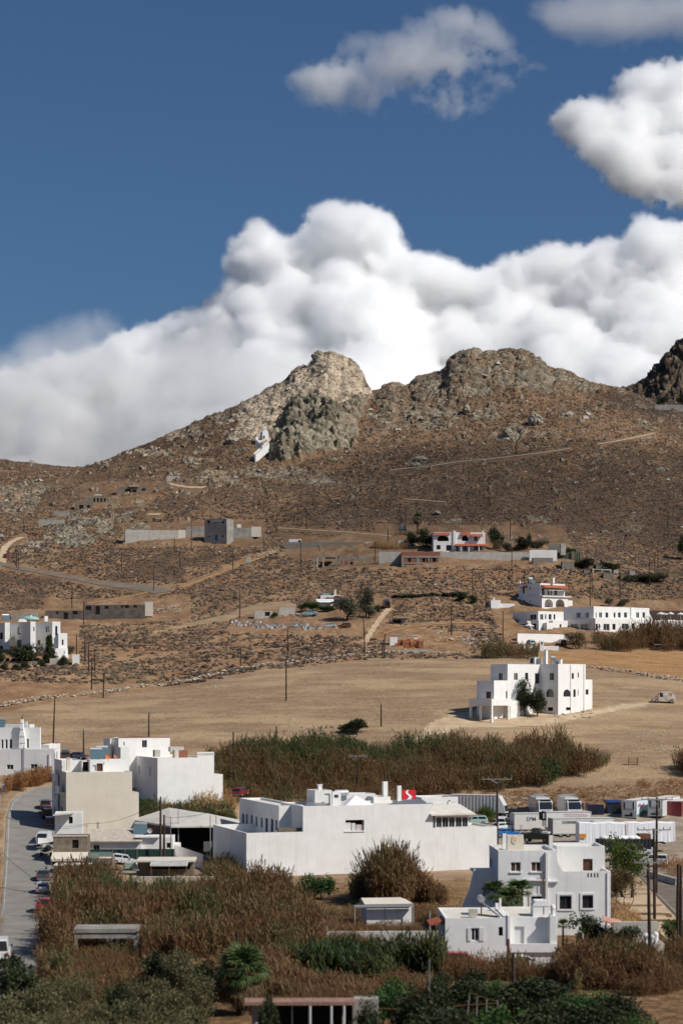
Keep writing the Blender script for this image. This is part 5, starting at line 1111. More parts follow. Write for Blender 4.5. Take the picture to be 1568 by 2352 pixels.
def house_hotel():
 q = w3
 # the tiled roof house above
 B = Bld('white_house','three level white house with red tiled balcony roof and twin arches above the hotel','house',q(304,350),33)
 Y0 = B.O.y
 A = B.cb(q(304,0)[0],q(82,0)[0],q(538,0)[0],q(0,228)[1],q(0,352)[1],par=.25,below=4)
 B.hole(A,'f',q(328,262),q(404,334),'o',True,2.2); B.hole(A,'f',q(428,262),q(506,334),'o',True,2.2)
 A.h['l'] = []; B.hole(A,'l',q(84,266),q(126,334),'v',True); B.hole(A,'l',q(139,270),q(154,332),'gb'); B.hole(A,'l',q(193,270),q(201,292),'v')
 x0,x1,y0,y1_,z0,z1 = A.r; m = MB(); m.quad((x0,y0 + 2.2,z0),(x1,y0 + 2.2,z0),(x1,y0 + 2.2,z1 - .5),(x0,y0 + 2.2,z1 - .5)); B.part('loggia_wall',m,M_WHITE)
 U = B.cb(q(290,0)[0],q(98,0)[0],q(510,0)[0],q(0,118)[1],q(0,228)[1],Y=Y0 + 1.8,par=.2,below=.3)
 B.hole(U,'l',q(132,152),q(150,208),'gb'); B.hole(U,'l',q(193,153),q(202,180),'v')
 for r in ((354,182,374,226),(382,182,396,226),(414,172,444,226),(303,160,330,226)): B.hole(U,'f',q(*r[:2]),q(*r[2:]),'gd')
 yU = U.r[2]; hx = lambda px: B.hit(q(px,0)[0],'y',yU)[0]; hz_ = lambda py: ZC + (VH - q(0,py)[1]) / F * (Y0 + 2) - B.O.z
 m = MB(); m.prism([(yU - .003,hz_(132)),(yU - 2.1,hz_(158)),(yU - 2.1,hz_(162)),(yU - .003,hz_(146))],hx(296),hx(518),'x'); B.part('tile_roof',m,M_TERRA)
 m = MB(); m.prism([(yU - .003,hz_(164)),(yU - 1.8,hz_(180)),(yU - 1.8,hz_(182)),(yU - .003,hz_(166))],hx(328),hx(460),'x'); B.part('awning',m,M_CANVAS)
 m = MB(); yl = U.r[3] - 2.2; m.prism([(U.r[0] - 1.3,hz_(150)),(U.r[0] - .003,hz_(134)),(U.r[0] - .003,hz_(140)),(U.r[0] - 1.3,hz_(154))],yl - 2.4,yl,'y'); B.part('tile_roof',m,M_TERRA)
 zt = A.r[5]; m = MB(); m.box(A.r[0],A.r[1] + .9,A.r[2] - .5,A.r[2] - .003,zt - .35,zt - .05); B.part('balcony',m,M_WHITE)
 railing(B,(A.r[0] + .1,A.r[2] - .4,zt - .05),(A.r[1] + .8,A.r[2] - .4,zt - .05),1.15,M_WOOD)
 B.chim(q(405,0)[0],q(0,72)[1],q(0,120)[1],5,Y0 + 4,cap=True); B.chim(q(107,0)[0],q(0,100)[1],q(0,120)[1],3,Y0 + 9,cap=False); B.solar(q(215,0)[0],q(0,118)[1],Y0 + 6,1.8)
 sd = B.cb(q(540,0)[0],None,q(578,0)[0],q(0,272)[1],q(0,330)[1],plane=A,dep=3,par=.0,below=3,dy=.8)
 B.finish()
 # the two storey hotel wings
 B = Bld('white_hotel','long white two storey hotel with rows of dark windows and stepped terraces','hotel',q(765,545),33)
 Y0 = B.O.y
 T = B.cb(q(782,0)[0],q(530,0)[0],q(1375,0)[0],q(0,432)[1],q(0,545)[1],Y=Y0 - 2,par=.7,below=4)
 for r in ((784,482,804,540),(810,482,822,520),(855,482,908,540),(934,482,962,534),(1018,480,1078,530),(1104,478,1130,530),(1176,478,1228,525),(1254,478,1282,522),(1290,478,1300,515)): B.hole(T,'f',q(*r[:2]),q(*r[2:]),'g' if r[2] - r[0] > 40 else 'v')
 for r in ((562,484,588,535),(591,484,627,540),(652,483,720,542)): B.hole(T,'l',q(*r[:2]),q(*r[2:]),'g')
 U = B.cb(q(767,0)[0],q(495,0)[0],q(1264,0)[0],q(0,325)[1],q(0,440)[1],Y=Y0 + 1.5,par=.3,below=.5)
 for r in ((784,380,792,428),(815,380,842,428),(872,380,898,428),(945,380,962,428),(984,380,1008,428),(1038,380,1064,428),(1112,380,1124,428),(1147,380,1173,428),(1203,378,1226,428)): B.hole(U,'f',q(*r[:2]),q(*r[2:]),'g')
 for r in ((612,380,650,428),(693,380,725,428)): B.hole(U,'l',q(*r[:2]),q(*r[2:]),'g')
 R_ = B.cb(q(1375,0)[0],None,q(1620,0)[0],q(0,445)[1],q(0,500)[1],plane=T,dep=4,par=.6,below=3,dy=1)
 # left wing
 L1 = B.cb(q(272,0)[0],q(44,0)[0],q(498,0)[0],q(0,368)[1],q(0,450)[1],Y=Y0 + 3,par=.25,below=3)
 for r in ((288,396,316,446),(332,396,344,440),(364,396,390,446),(408,396,424,446)): B.hole(L1,'f',q(*r[:2]),q(*r[2:]),'g')
 B.hole(L1,'l',q(196,396),q(255,446),'g')
 L2 = B.cb(q(275,0)[0],q(96,0)[0],q(330,0)[0],q(0,452)[1],q(0,565)[1],Y=Y0 - 3,par=.6,below=3); B.hole(L2,'l',q(125,482),q(252,548),'v',frame=False)
 S1 = B.cb(q(348,0)[0],None,q(402,0)[0],q(0,472)[1],q(0,568)[1],Y=Y0 - 3.5,dep=4,par=.3,below=3)
 N1 = B.cb(q(402,0)[0],None,q(535,0)[0],q(0,450)[1],q(0,560)[1],Y=Y0 + 4,dep=4,par=.3,below=3); B.hole(N1,'f',q(462,485),q(478,530),'v')
 # shallow bays, lamps and the arched stair wall
 xr = lambda px: B.hit(q(px,0)[0],'y',U.r[2])[0]
 for a,b in ((858,935),(940,1012),(1090,1135)):
  m = MB(); x0,x1 = xr(a),xr(b)
  if a != 1090: continue
  m.prism([(x0,U.r[2] - .003),(x0 + .3,U.r[2] - .3),(x1,U.r[2] - .003)],U.r[5] - 3.2,U.r[5] + .02,'z'); B.part('bay',m,M_WHITE)
 m = MB(); a = xr(1264); m.prism([(a + .003,U.r[4] + .6),(a + .003,U.r[5] - 1.6),(a + .5,U.r[5] - 2.2),(a + 1.6,U.r[4] + .8)],U.r[2],U.r[2] + .3,'y'); B.part('curved_wall',m,M_WHITE)
 st = MB(); p = at(*q(315,520),Y0 - 3.2); x,y = B.loc(p.x,p.y); z = p.z - B.O.z; n = 16
 for i in range(n): st.box(x - 2.4,x + .8,y + i * .3,y + (i + 1) * .3,z - 3.5,z - 2.6 + .32 * i)
 B.part('outside_stair',st,M_CREAM)
 B.finish()
 W = Bld('retaining_wall','long white retaining wall in front of the hotel garden','wall',q(92,660),33,N=530)
 W.cb(q(86,0)[0],None,q(600,0)[0],q(0,568)[1],q(0,668)[1],Y=530,dep=.5,par=0,below=3); W.finish()
 W = Bld('entrance_wall','low white forecourt wall with tall gate pillar beside parked cars','wall',q(140,715),4,N=512)
 W.cb(q(142,0)[0],None,q(455,0)[0],q(0,680)[1],q(0,718)[1],dep=.5,par=0,below=2); k = W.cb(q(285,0)[0],None,q(322,0)[0],q(0,634)[1],q(0,715)[1],Y=511,dep=1,par=0,below=1); W.hole(k,'f',q(294,645),q(313,668),'o',depth=.9); W.finish()
 W = Bld('white_hut','tiny white stepped outbuilding with chimney left of the tiled house','hut',z5(235,735),10,N=565)
 a = W.cb(z5(245,0)[0],z5(222,0)[0],z5(312,0)[0],z5(0,690)[1],z5(0,740)[1],par=.2,dep=3); W.cb(z5(312,0)[0],None,z5(408,0)[0],z5(0,714)[1],z5(0,745)[1],plane=a,par=.2,dep=3,dy=.5); W.chim(z5(265,0)[0],z5(0,672)[1],z5(0,695)[1],4,566,cap=False); W.finish()
 W = Bld('pool_terrace','white terrace wall with dark pergola and parasols right of the hotel','terrace',q(1375,520),12,Y=575)
 W.cb(q(1370,0)[0],None,1640,q(0,455)[1],q(0,500)[1],dep=7,par=.1,below=3)
 t = W.cb(q(1268,0)[0],None,1640,q(0,362)[1],q(0,440)[1],Y=590,dep=4,par=.05,below=.5,m=mat('dark_timber',(.08,.06,.05),.8,.2)); W.finish()
 for i,(px,w_,lb) in enumerate(((1368,34,'leftmost white parasol on the hotel terrace'),(1396,34,'white parasol close behind the leftmost one on hotel terrace'),(1455,30,'middle white parasol standing apart on hotel terrace'),(1545,32,'white parasol at the right edge of hotel terrace'))):
  p = at(*q(px,446),577 + (i % 2) * 3); parasol(p,w_ * .2567 * 577 / F,lb,at(0,q(0,376)[1],577).z - p.z)
 p = at(*q(190,545),533); parasol(p,44 * .2567 * 533 / F,'single white parasol in front of the dark ground floor opening',at(0,q(0,492)[1],533).z - p.z + .3)
 # driftwood canopy at the field edge
 p = gp(*q(1408,715)); t = thing('timber_shelter','low flat shelter of weathered planks on crooked posts at field edge','shelter',p,0)
 k = p.y / F * .2567; m = MB(); m.box(-100 * k,85 * k,-1,1.5,44 * k,50 * k); m.build('roof',M_CONCL,t); m = MB(); m.tube([(-45 * k,0,44 * k),(-5 * k,0,22 * k),(15 * k,0,-.2)],.16,6); m.tube([(-20 * k,0,44 * k),(0,0,20 * k)],.13,6); m.tube([(60 * k,.5,44 * k),(62 * k,.5,-.2)],.1,6); m.build('post',M_CONCL,t)
def parasol(p,r,lb,h=2.6):
 t = thing('parasol',lb,'parasol',p,0,'white parasols of the hotel'); m = MB(); n = 8
 c = (0,0,h); rim = [(r * math.cos(6.283 * i / n),r * math.sin(6.283 * i / n),h - .5) for i in range(n)]; m.add([c] + rim + [(x,y,z - .18) for x,y,z in rim],[(0,i + 1,(i + 1) % n + 1) for i in range(n)] + [(i + 1,i + 1 + n,(i + 1) % n + 1 + n,(i + 1) % n + 1) for i in range(n)])
 m.build('canopy',M_CANVAS,t); m = MB(); m.tube([(0,0,-.3),(0,0,h)],.04,6); m.build('pole',M_SHUT,t)
def house_redroof():
 q = z5
 B = Bld('white_villa','white two storey villa with red tiled strips and arched balconies high on the slope','villa',(995,1268),4)
 Y0 = B.O.y; ql = z4
 A = B.cb(995,None,q(206,0)[0],q(0,222)[1],q(0,356)[1],dep=9,par=.25,below=3)
 hx = lambda u: B.hit(u,'y',A.r[2])[0]; hz_ = lambda v: ZC + (VH - v) / F * Y0 - B.O.z
 B.hole(A,'f',(1004,1229.5),(1030,1243),'v',True,1.5); B.hole(A,'f',q(46,245),q(92,283),'v',True,1.5); B.hole(A,'f',q(128,250),q(152,283),'gb')
 for r in ((1002,1252,1011,1262),(1024,1252,1036,1265)): B.hole(A,'f',r[:2],r[2:],'v')
 for r in ((0,318,22,352),(54,318,82,352),(128,318,155,352),(166,318,182,350)): B.hole(A,'f',q(*r[:2]),q(*r[2:]),'gb')
 for (a,b,v0,v1,o) in ((995,1033,1223,1229,.8),(q(38,0)[0],q(102,0)[0],q(0,220)[1],q(0,240)[1],.8),(q(102,0)[0],q(188,0)[0],q(0,234)[1],q(0,252)[1],1.3)): B.awning('tile_roof',M_TERRA,a,b,v0,v1 + 1,A,out=o)
 B.awning('tile_roof',M_TERRA,1044,q(226,0)[0],q(0,302)[1],q(0,316)[1] + 1,A,out=1.8)
 for u in (1057,1075,1098): m = MB(); m.box(hx(u) - .15,hx(u) + .15,A.r[2] - 1.6,A.r[2] - 1.3,-2,hz_(q(0,316)[1]) - .05); B.part('porch_post',m,M_WHITE)
 m = MB(); m.box(hx(1040),hx(1046),A.r[2] - .4,A.r[2] + 1,-2,A.r[5] + .5); B.part('party_wall',m,M_WHITE)
 B.chim(q(190,0)[0],q(0,212)[1],q(0,224)[1],3,Y0 + 3,cap=False)
 B.finish()
 W = Bld('garden_wall','long whitewashed block wall below the red tiled villa','wall',(1112,1284),3,N=636,wall=M_CONCL)
 W.cb(870,None,q(508,0)[0],q(0,357)[1],q(0,402)[1],dep=.5,par=0,below=3); r = W.cb(q(510,0)[0],None,q(700,0)[0],q(0,345)[1],q(0,395)[1],Y=637,dep=.5,par=0,below=3,m=M_WHITE2); W.cb(q(726,0)[0],None,q(760,0)[0],q(0,300)[1],q(0,350)[1],Y=641,dep=2,par=0,m=M_CONCL); W.cb(q(640,0)[0],None,q(726,0)[0],q(0,306)[1],q(0,350)[1],Y=645,dep=.5,par=0,m=M_STONEW); W.finish()
 B = Bld('flat_shed','low white shed with dark opening between dry grass and dark trees','shed',z4(1170,335),2)
 a = B.cb(z4(1172,0)[0],None,z4(1300,0)[0],z4(0,280)[1],z4(0,340)[1],dep=4,par=0,below=2); B.hole(a,'f',z4(1262,305),z4(1295,338),'v'); B.finish()
def ruins():
 q = z3
 B = Bld('concrete_ruin','grey bare concrete block tower with blue door and pale lit end on hillside','ruin',q(1565,285),66,N=655,wall=M_CONC)
 A = B.cb(q(1563,0)[0],q(1410,0)[0],z4(42,0)[0],q(0,128)[1],q(0,290)[1],par=.2,below=3); B.hole(A,'l',q(1430,142),q(1446,160),'v'); B.hole(A,'l',q(1528,140),q(1546,160),'v'); B.hole(A,'l',q(1480,240),q(1500,282),'bl'); B.hole(A,'l',q(1437,246),q(1448,258),'v'); B.hole(A,'l',q(1528,246),q(1540,258),'v')
 m = MB(); x = A.r[0]; m.box(x - .02,x - .004,A.r[2] + 1.5,A.r[3] - 2.5,A.r[5] - 1.1,A.r[5] - .3); B.part('pale_band',m,M_CONCL); B.finish()
 B = Bld('concrete_wall','long streaked concrete wall of a roofless hillside ruin','wall',q(865,295),9,N=656,wall=M_CONCL)
 a = B.cb(q(864,0)[0],None,q(1228,0)[0],q(0,205)[1],q(0,290)[1],par=0,dep=6,below=3,roof=False); b = B.cb(q(1229,0)[0],None,q(1280,0)[0],q(0,207)[1],q(0,250)[1],plane=a,par=0,dep=1,below=3,dy=.3,m=M_CREAM)
 x0,x1,y0,y1_,z0,z1 = a.r
 for i in range(14):
  m = MB(); xx = x0 + 2 + i * (x1 - x0) / 12.5; m.box(xx,xx + .18,y1_ + 1.5 + i % 3,y1_ + 1.7 + i % 3,-2,z1 + rnd.uniform(.6,2.4)); B.part('bare_column',m,M_CONC)
 B.finish()
 B = Bld('concrete_wall','grey concrete wall joining the long wall to the ruined tower','wall',q(1282,250),9,N=662,wall=M_CONC)
 B.cb(q(1282,0)[0],None,q(1412,0)[0],q(0,182)[1],q(0,250)[1],par=0,dep=.5,below=3); B.finish()
 B = Bld('concrete_wall','stepped pale concrete wall with small white tank right of the ruined tower','wall',z4(22,260),9,N=664,wall=M_CONC)
 q4 = z4; a = B.cb(q4(22,0)[0],None,q4(165,0)[0],q4(0,190)[1],q4(0,260)[1],par=0,dep=.5,below=3); B.cb(q4(165,0)[0],None,q4(232,0)[0],q4(0,184)[1],q4(0,218)[1],plane=a,par=0,dep=3,below=2,dy=.2,m=M_CREAM); B.cb(q4(66,0)[0],None,q4(94,0)[0],q4(0,168)[1],q4(0,190)[1],Y=666,par=0,dep=1.5,below=2,m=M_WHITE2); B.finish()
 B = Bld('stone_ruin','long roofless grey stone ruin with gaping doorways','ruin',q4(395,345),2,N=657,wall=M_STONEW)
 a = B.cb(q4(395,0)[0],None,q4(945,0)[0],q4(0,290)[1],q4(0,350)[1],par=0,dep=7,below=3,roof=False)
 for r in ((652,308,668,348),(772,312,794,348),(826,312,843,348),(878,312,898,338)): B.hole(a,'f',q4(*r[:2]),q4(*r[2:]),'o',depth=.5)
 B.cb(q4(946,0)[0],None,q4(1032,0)[0],q4(0,290)[1],q4(0,348)[1],plane=a,par=0,dep=5,below=3,dy=1,m=M_CONCL,roof=False)
 w = B.cb(q4(424,0)[0],None,q4(510,0)[0],q4(0,270)[1],q4(0,300)[1],Y=661,par=0,dep=4,below=3,m=M_WHITE2); B.hole(w,'f',q4(486,278),q4(506,296),'v')
 x0,x1,y0,y1_,z0,z1 = a.r
 for t in (.36,.54,.7,.89):
  m = MB(); xx = x0 + (x1 - x0) * t; m.box(xx,xx + .35,y1_ - .4,y1_ - .05,-1,z1 + 1.2); B.part('bare_column',m,M_CONC)
 for r in ((652,308,668),(770,312,794),(824,314,845)):
  m = MB(); x0_,_,_ = B.hit(q4(r[0],0)[0],'y',a.r[2]); x1_,_,_ = B.hit(q4(r[2],0)[0],'y',a.r[2]); zz = ZC + (VH - q4(0,r[1])[1]) / F * 657 - B.O.z; m.box(x0_ - .1,x1_ + .1,a.r[2] - .05,a.r[2] - .004,zz,zz + .3); m.box(x0_ - .15,x0_ - .003,a.r[2] - .05,a.r[2] - .004,-1,zz - .003); B.part('concrete_lintel',m,M_CONCL)
 B.finish()
 # concrete skeleton
 p = gp(*q4(600,460)); t = thing('concrete_skeleton','open concrete building skeleton of grey columns and beams with stacked bricks inside','skeleton',at(*q4(600,460),p.y),0)
 k = p.y / F * .3332; X = lambda x: (x - 600) * k; top = 72 * k
 m = MB(); n_ = 0
 for px in (596,618,660,752,772,800,835,880,910,952,968,992):
  for yy in (0,6.5):
   c = MB(); h = top if yy == 0 else top * .98
   if px in (596,992): h *= .95
   c.box(X(px) - .22,X(px) + .22,yy - .2,yy + .2,-1,h); c.build('column',M_CONC if px % 3 else M_CONCL,t); n_ += 1
 for a,b in ((615,765),(765,885),(905,1000)):
  m = MB(); m.box(X(a) - .23,X(b) + .23,-.24,.24,top - .35,top - .002); m.build('beam',M_CONC,t); m = MB(); m.box(X(a) - .23,X(b) + .23,6.3,6.7,top - .4,top + .04); m.build('beam',M_CONC,t)
 m = MB(); m.box(X(675),X(745),.3,6.2,top - .28,top - .06); m.build('slab',M_CONCL,t)
 m = MB(); m.prism([(X(690),-.3),(X(745),-.3),(X(745),top * .6),(X(735),top * .6)],2,5,'y'); m.build('stair',M_CONC,t)
 for px in (1045,1130):
  m = MB(); m.box(X(px) - .2,X(px) + .2,0,.4,-1,top * .92); m.build('column',M_CONC,t)
 for i,(px,w,h) in enumerate(((790,20,24),(835,26,28),(858,12,30))):
  tag(mk(lambda m: m.box(-w * k,w * k,0,2.0,-.5,h * k),'brick_pallet',M_BRICK,at(*q4(px,455),p.y + 2.5)),('low wide pallet of red bricks inside the concrete skeleton','middle pallet of red bricks inside the concrete skeleton','narrow tallest pallet of red bricks inside the concrete skeleton')[i],'bricks','brick pallets in the skeleton')
 # brick shell
 B = Bld('brick_building','unfinished red brick building with grey concrete frame and small openings','building',q4(1198,455),1.5,N=630,wall=M_BRICK)
 A = B.cb(q4(1198,0)[0],None,q4(1464,0)[0],q4(0,358)[1],q4(0,458)[1],dep=8,par=.3,below=2)
 for r in ((1243,402,1262,427),(1340,402,1362,427),(1412,402,1436,428),(1370,400,1394,430)): B.hole(A,'f',q4(*r[:2]),q4(*r[2:]),'v')
 hx = lambda px: B.hit(q4(px,0)[0],'y',A.r[2])[0]; hz_ = lambda py: ZC + (VH - q4(0,py)[1]) / F * B.O.y - B.O.z
 for px,w in ((1198,16),(1300,18),(1380,8),(1452,12)): m = MB(); m.box(hx(px),hx(px + w),A.r[2] - .1,A.r[2] - .004,-1.5,hz_(384)); B.part('column',m,M_CONC)
 for a,b in ((384,398),(432,440),(450,458)): m = MB(); m.box(hx(1198),hx(1464),A.r[2] - .14,A.r[2] - .101,hz_(b),hz_(a)); B.part('beam',m,M_CONC)
 B.finish()
 W = Bld('block_wall','short grey block wall left of the unfinished brick building','wall',q4(1130,450),1,N=631,wall=M_CONC); W.cb(q4(1125,0)[0],None,q4(1190,0)[0],q4(0,430)[1],q4(0,456)[1],dep=.4,par=0); W.finish()
 # grey ruin row at left
 B = Bld('grey_ruin','long dark grey roofless ruin with black doorways above the domed villa','ruin',q(560,815),4,N=553,wall=mat('sooty_wall',(.16,.135,.115),.95,.1,col2=(.085,.075,.068),scale=.6,bump=.4))
 A = B.cb(q(575,0)[0],None,q(1000,0)[0],q(0,722)[1],q(0,815)[1],par=.0,dep=6,below=3,roof=False)
 for r in ((592,732,630,758),(660,732,690,790),(834,726,848,742),(862,722,890,745),(922,720,945,742),(722,730,748,750)): B.hole(A,'f',q(*r[:2]),q(*r[2:]),'v',frame=False)
 C = B.cb(q(315,0)[0],None,q(574,0)[0],q(0,762)[1],q(0,828)[1],Y=551,dep=5,par=0,below=3,roof=False)
 for r in ((390,770,402,788),(440,775,470,825),(502,766,536,790)): B.hole(C,'f',q(*r[:2]),q(*r[2:]),'v',frame=False)
 E = B.cb(q(1001,0)[0],None,q(1052,0)[0],q(0,702)[1],q(0,735)[1],Y=556,dep=3,par=0,below=3,m=M_CREAM); B.finish()
 B = Bld('grey_hut','low grey flat roofed hut behind the turquoise dome','hut',q(80,820),4,N=558,wall=M_CONC); a = B.cb(q(78,0)[0],None,q(220,0)[0],q(0,780)[1],q(0,830)[1],dep=4,par=0); B.cb(q(172,0)[0],None,q(255,0)[0],q(0,772)[1],q(0,800)[1],Y=562,dep=4,par=0); B.finish()
 # upper left stone houses
 B = Bld('stone_house','brown stone house shell with row of dark openings on the left hillside','ruin',zA(490,815),6,N=812,wall=M_BROWNW)
 a = B.cb(zA(388,0)[0],None,zA(492,0)[0],zA(0,782)[1],zA(0,818)[1],dep=6,par=.3,below=4);
 for x in (430,446,462,478): B.hole(a,'f',zA(x,795),zA(x + 9,812),'v')
 b = B.cb(zA(345,0)[0],None,zA(430,0)[0],zA(0,812)[1],zA(0,850)[1],Y=804,dep=6,par=.3,below=4); B.hole(b,'f',zA(365,826),zA(384,848),'v'); B.hole(b,'f',zA(400,826),zA(414,844),'v')
 B.cb(zA(432,0)[0],None,zA(470,0)[0],zA(0,777)[1],zA(0,784)[1],Y=818,dep=4,par=0,m=M_CONCL); B.finish()
 B = Bld('stone_house','brown stone house shell with pale slab roof, right of the other shell','ruin',zA(600,772),5,N=833,wall=M_BROWNW)
 a = B.cb(zA(536,0)[0],None,zA(636,0)[0],zA(0,742)[1],zA(0,775)[1],dep=6,par=.2,below=4); B.hole(a,'f',zA(574,753),zA(604,770),'v'); B.hole(a,'f',zA(608,755),zA(628,768),'v')
 m = MB(); x0,x1,y0,y1_,z0,z1 = a.r; m.box(x0 + 5.5,x1 + .1,y0 - .6,y0 + 4,z1 - .25 + .3,z1 + .5); B.part('slab_roof',m,M_CONCL)
 b = B.cb(zA(637,0)[0],None,zA(684,0)[0],zA(0,738)[1],zA(0,768)[1],plane=a,dep=5,par=.2,below=3,dy=.4); B.hole(b,'f',zA(652,750),zA(668,762),'v'); B.cb(zA(722,0)[0],None,zA(782,0)[0],zA(0,726)[1],zA(0,752)[1],Y=838,dep=4,par=.2,below=3); B.finish()
 W = Bld('grey_block_wall','lower dark grey retaining wall under the left stone houses','wall',q(270,180),14,N=760,wall=M_CONC); W.cb(q(268,0)[0],None,q(450,0)[0],q(0,132)[1],q(0,182)[1],dep=.5,par=0,below=4); W.finish()
 W = Bld('grey_block_wall','upper dark grey retaining wall under the left stone houses','wall',q(375,115),5,N=785,wall=M_CONC); W.cb(q(372,0)[0],None,q(480,0)[0],q(0,75)[1],q(0,115)[1],dep=.5,par=0,below=4); W.finish()
 W = Bld('curved_wall','pale curved retaining wall at the end of the hillside road','wall',zA(765,720),3,N=845,wall=M_CONCL); W.cb(zA(766,0)[0],None,zA(826,0)[0],zA(0,693)[1],zA(0,722)[1],dep=.6,par=0,below=2); W.finish()
 B = Bld('stone_hut','tiny square stone hut alone on the left ridge','hut',(82,1078),8,N=985,wall=M_BROWNW); B.cb(74,None,91,1066,1078,dep=3,par=0,below=3); B.finish()
 B = Bld('stone_terrace','low stone terrace wall beside dark bush under the right peak','wall',zB(1430,385),3,N=930,wall=M_CONC); B.cb(zB(1435,0)[0],None,zB(1600,0)[0],zB(0,366)[1],zB(0,386)[1],dep=1,par=0,below=3); B.finish()
 # chapel
 B = Bld('white_chapel','small white chapel with bell gable and long stair beside the grey crag','chapel',zA(1205,540),18,N=893)
 A = B.cb(zA(1206,0)[0],zA(1196,0)[0],zA(1233,0)[0],zA(0,492)[1],zA(0,540)[1],dep=5,par=0,below=5); B.hole(A,'f',zA(1209,508),zA(1216,524),'v')
 x0,x1,y0,y1_,z0,z1 = A.r; m = MB(); n = 8; mx_ = (x0 + x1) / 2; hw = (x1 - x0) / 2
 m.prism([(mx_ - hw * math.cos(math.pi * i / n),z1 + hw * .62 * math.sin(math.pi * i / n)) for i in range(n + 1)][::-1],y0,y1_,'y'); B.part('vault_roof',m,M_WHITE)
 m = MB(); zb = z1 + hw * .5; m.box(mx_ - .55,mx_ - .28,y0 + .1,y0 + .6,zb,zb + 1.5); m.box(mx_ + .28,mx_ + .55,y0 + .1,y0 + .6,zb,zb + 1.5); m.prism([(mx_ - .6,zb + 1.502),(mx_ + .6,zb + 1.502),(mx_ + .25,zb + 2.0),(mx_,zb + 2.5),(mx_ - .25,zb + 2.0)],y0 + .1,y0 + .6,'y'); B.part('bell_gable',m,M_WHITE)
 W = B.cb(zA(1176,0)[0],None,zA(1206,0)[0],zA(0,528)[1],zA(0,552)[1],Y=889,dep=1,par=0,below=4); B.cb(zA(1175,0)[0],None,zA(1186,0)[0],zA(0,514)[1],zA(0,530)[1],Y=890,dep=1,par=0,below=2)
 m = MB()
 a,b = at(*zA(1173,596),878),at(*zA(1236,542),888); n = 20; (xa,ya),(xb,yb) = B.loc(a.x,a.y),B.loc(b.x,b.y)
 for i in range(n):
  t0,t1 = i / n,(i + 1) / n; z = (a.z + (b.z - a.z) * t1) - B.O.z; X0,X1 = xa + (xb - xa) * t0,xa + (xb - xa) * t1; Y_ = ya + (yb - ya) * t0; m.box(X0,X1,Y_,Y_ + 3,z - 4,z)
 st = B.part('outside_stair',m,M_WHITE)
 m = MB()
 for i in range(n):
  t0,t1 = i / n,(i + 1) / n; z = (a.z + (b.z - a.z) * (t0 + t1) / 2) - B.O.z; X0,X1 = xa + (xb - xa) * t0,xa + (xb - xa) * t1; Y_ = ya + (yb - ya) * t0; m.box(X0,X1,Y_ + 2.6,Y_ + 2.9,z,z + 1.1)
 m.build('stair_parapet',M_WHITE,st)
 a,b = at(*zA(1178,528),889),at(*zA(1205,560),884); (xa,ya),(xb,yb) = B.loc(a.x,a.y),B.loc(b.x,b.y); m = MB(); m.add([(xa,ya,a.z - B.O.z - 3),(xb,yb,b.z - B.O.z - 3),(xb,yb + .6,b.z - B.O.z - 3),(xa,ya + .6,a.z - B.O.z - 3),(xa,ya,a.z - B.O.z),(xb,yb,b.z - B.O.z),(xb,yb + .6,b.z - B.O.z),(xa,ya + .6,a.z - B.O.z)],[(0,1,5,4),(1,2,6,5),(2,3,7,6),(3,0,4,7),(4,5,6,7)]); B.part('ramp_wall',m,M_WHITE)
 B.finish()
 # right hillside ruins and greenhouse walls
 q = z5
 for (x0,x1,y0,y1_,mm,lb) in ((535,672,398,440,M_STONEW,'grey stone field wall left of the green netting'),(735,818,424,478,M_STONEW,'square grey stone field wall in front of the green netting'),(1020,1090,505,550,M_STONEW,'dark stone hut wall below the concrete slab ruin'),(1140,1196,512,556,M_BROWNW,'brown stone hut at the right end of the slab ruins')):
  W = Bld('stone_wall',lb,'wall',q(x0,y1_),5,Y=gp(*q(x0,y1_)).y,wall=mm); W.cb(q(x0,0)[0],None,q(x1,0)[0],q(0,y0)[1],q(0,y1_)[1],dep=2.5,par=0,below=2); W.finish()
 B = Bld('slab_ruin','low ruin of pale concrete slabs on stone walls among dark shrubs','ruin',q(900,515),4,Y=gp(*q(900,515)).y,wall=M_STONEW)
 a = B.cb(q(885,0)[0],None,q(930,0)[0],q(0,484)[1],q(0,516)[1],dep=3,par=0,below=2); b = B.cb(q(940,0)[0],None,q(1076,0)[0],q(0,476)[1],q(0,508)[1],Y=B.O.y + 4,dep=4,par=0,below=2,m=M_CONCL); B.hole(b,'f',q(955,482),q(1005,505),'v',frame=False); B.hole(b,'f',q(1015,486),q(1060,505),'v',frame=False)
 B.cb(q(970,0)[0],None,q(1016,0)[0],q(0,440)[1],q(0,478)[1],Y=B.O.y + 9,dep=3,par=0,below=2); B.cb(q(1092,0)[0],None,q(1122,0)[0],q(0,482)[1],q(0,508)[1],Y=B.O.y + 5,dep=3,par=0,below=2,m=M_CONCL); B.cb(q(1200,0)[0],None,q(1236,0)[0],q(0,490)[1],q(0,515)[1],Y=B.O.y + 6,dep=3,par=0,below=2,m=M_CONCL); B.finish()
 g = gp(*q(640,410)); t = thing('net_house','low greenhouse hung with faded green netting on the right slope','greenhouse',g,0); k = g.y / F * .3332; m = MB(); n = 24
 for i in range(n): a,b = (i / n) * 220 * k,((i + 1) / n) * 220 * k; m.box(a,b,.06 * math.sin(i * 1.9),.06 * math.sin(i * 1.9) + .05,-.5,(46 + 3 * math.sin(i * .9)) * k)
 m.build('netting',mat('green_netting',(.12,.17,.115),.9,.1,col2=(.085,.12,.085),scale=.8),t); m = MB()
 for i in range(8): m.box(i * 31 * k,i * 31 * k + .1,-.2,-.1,-.5,50 * k)
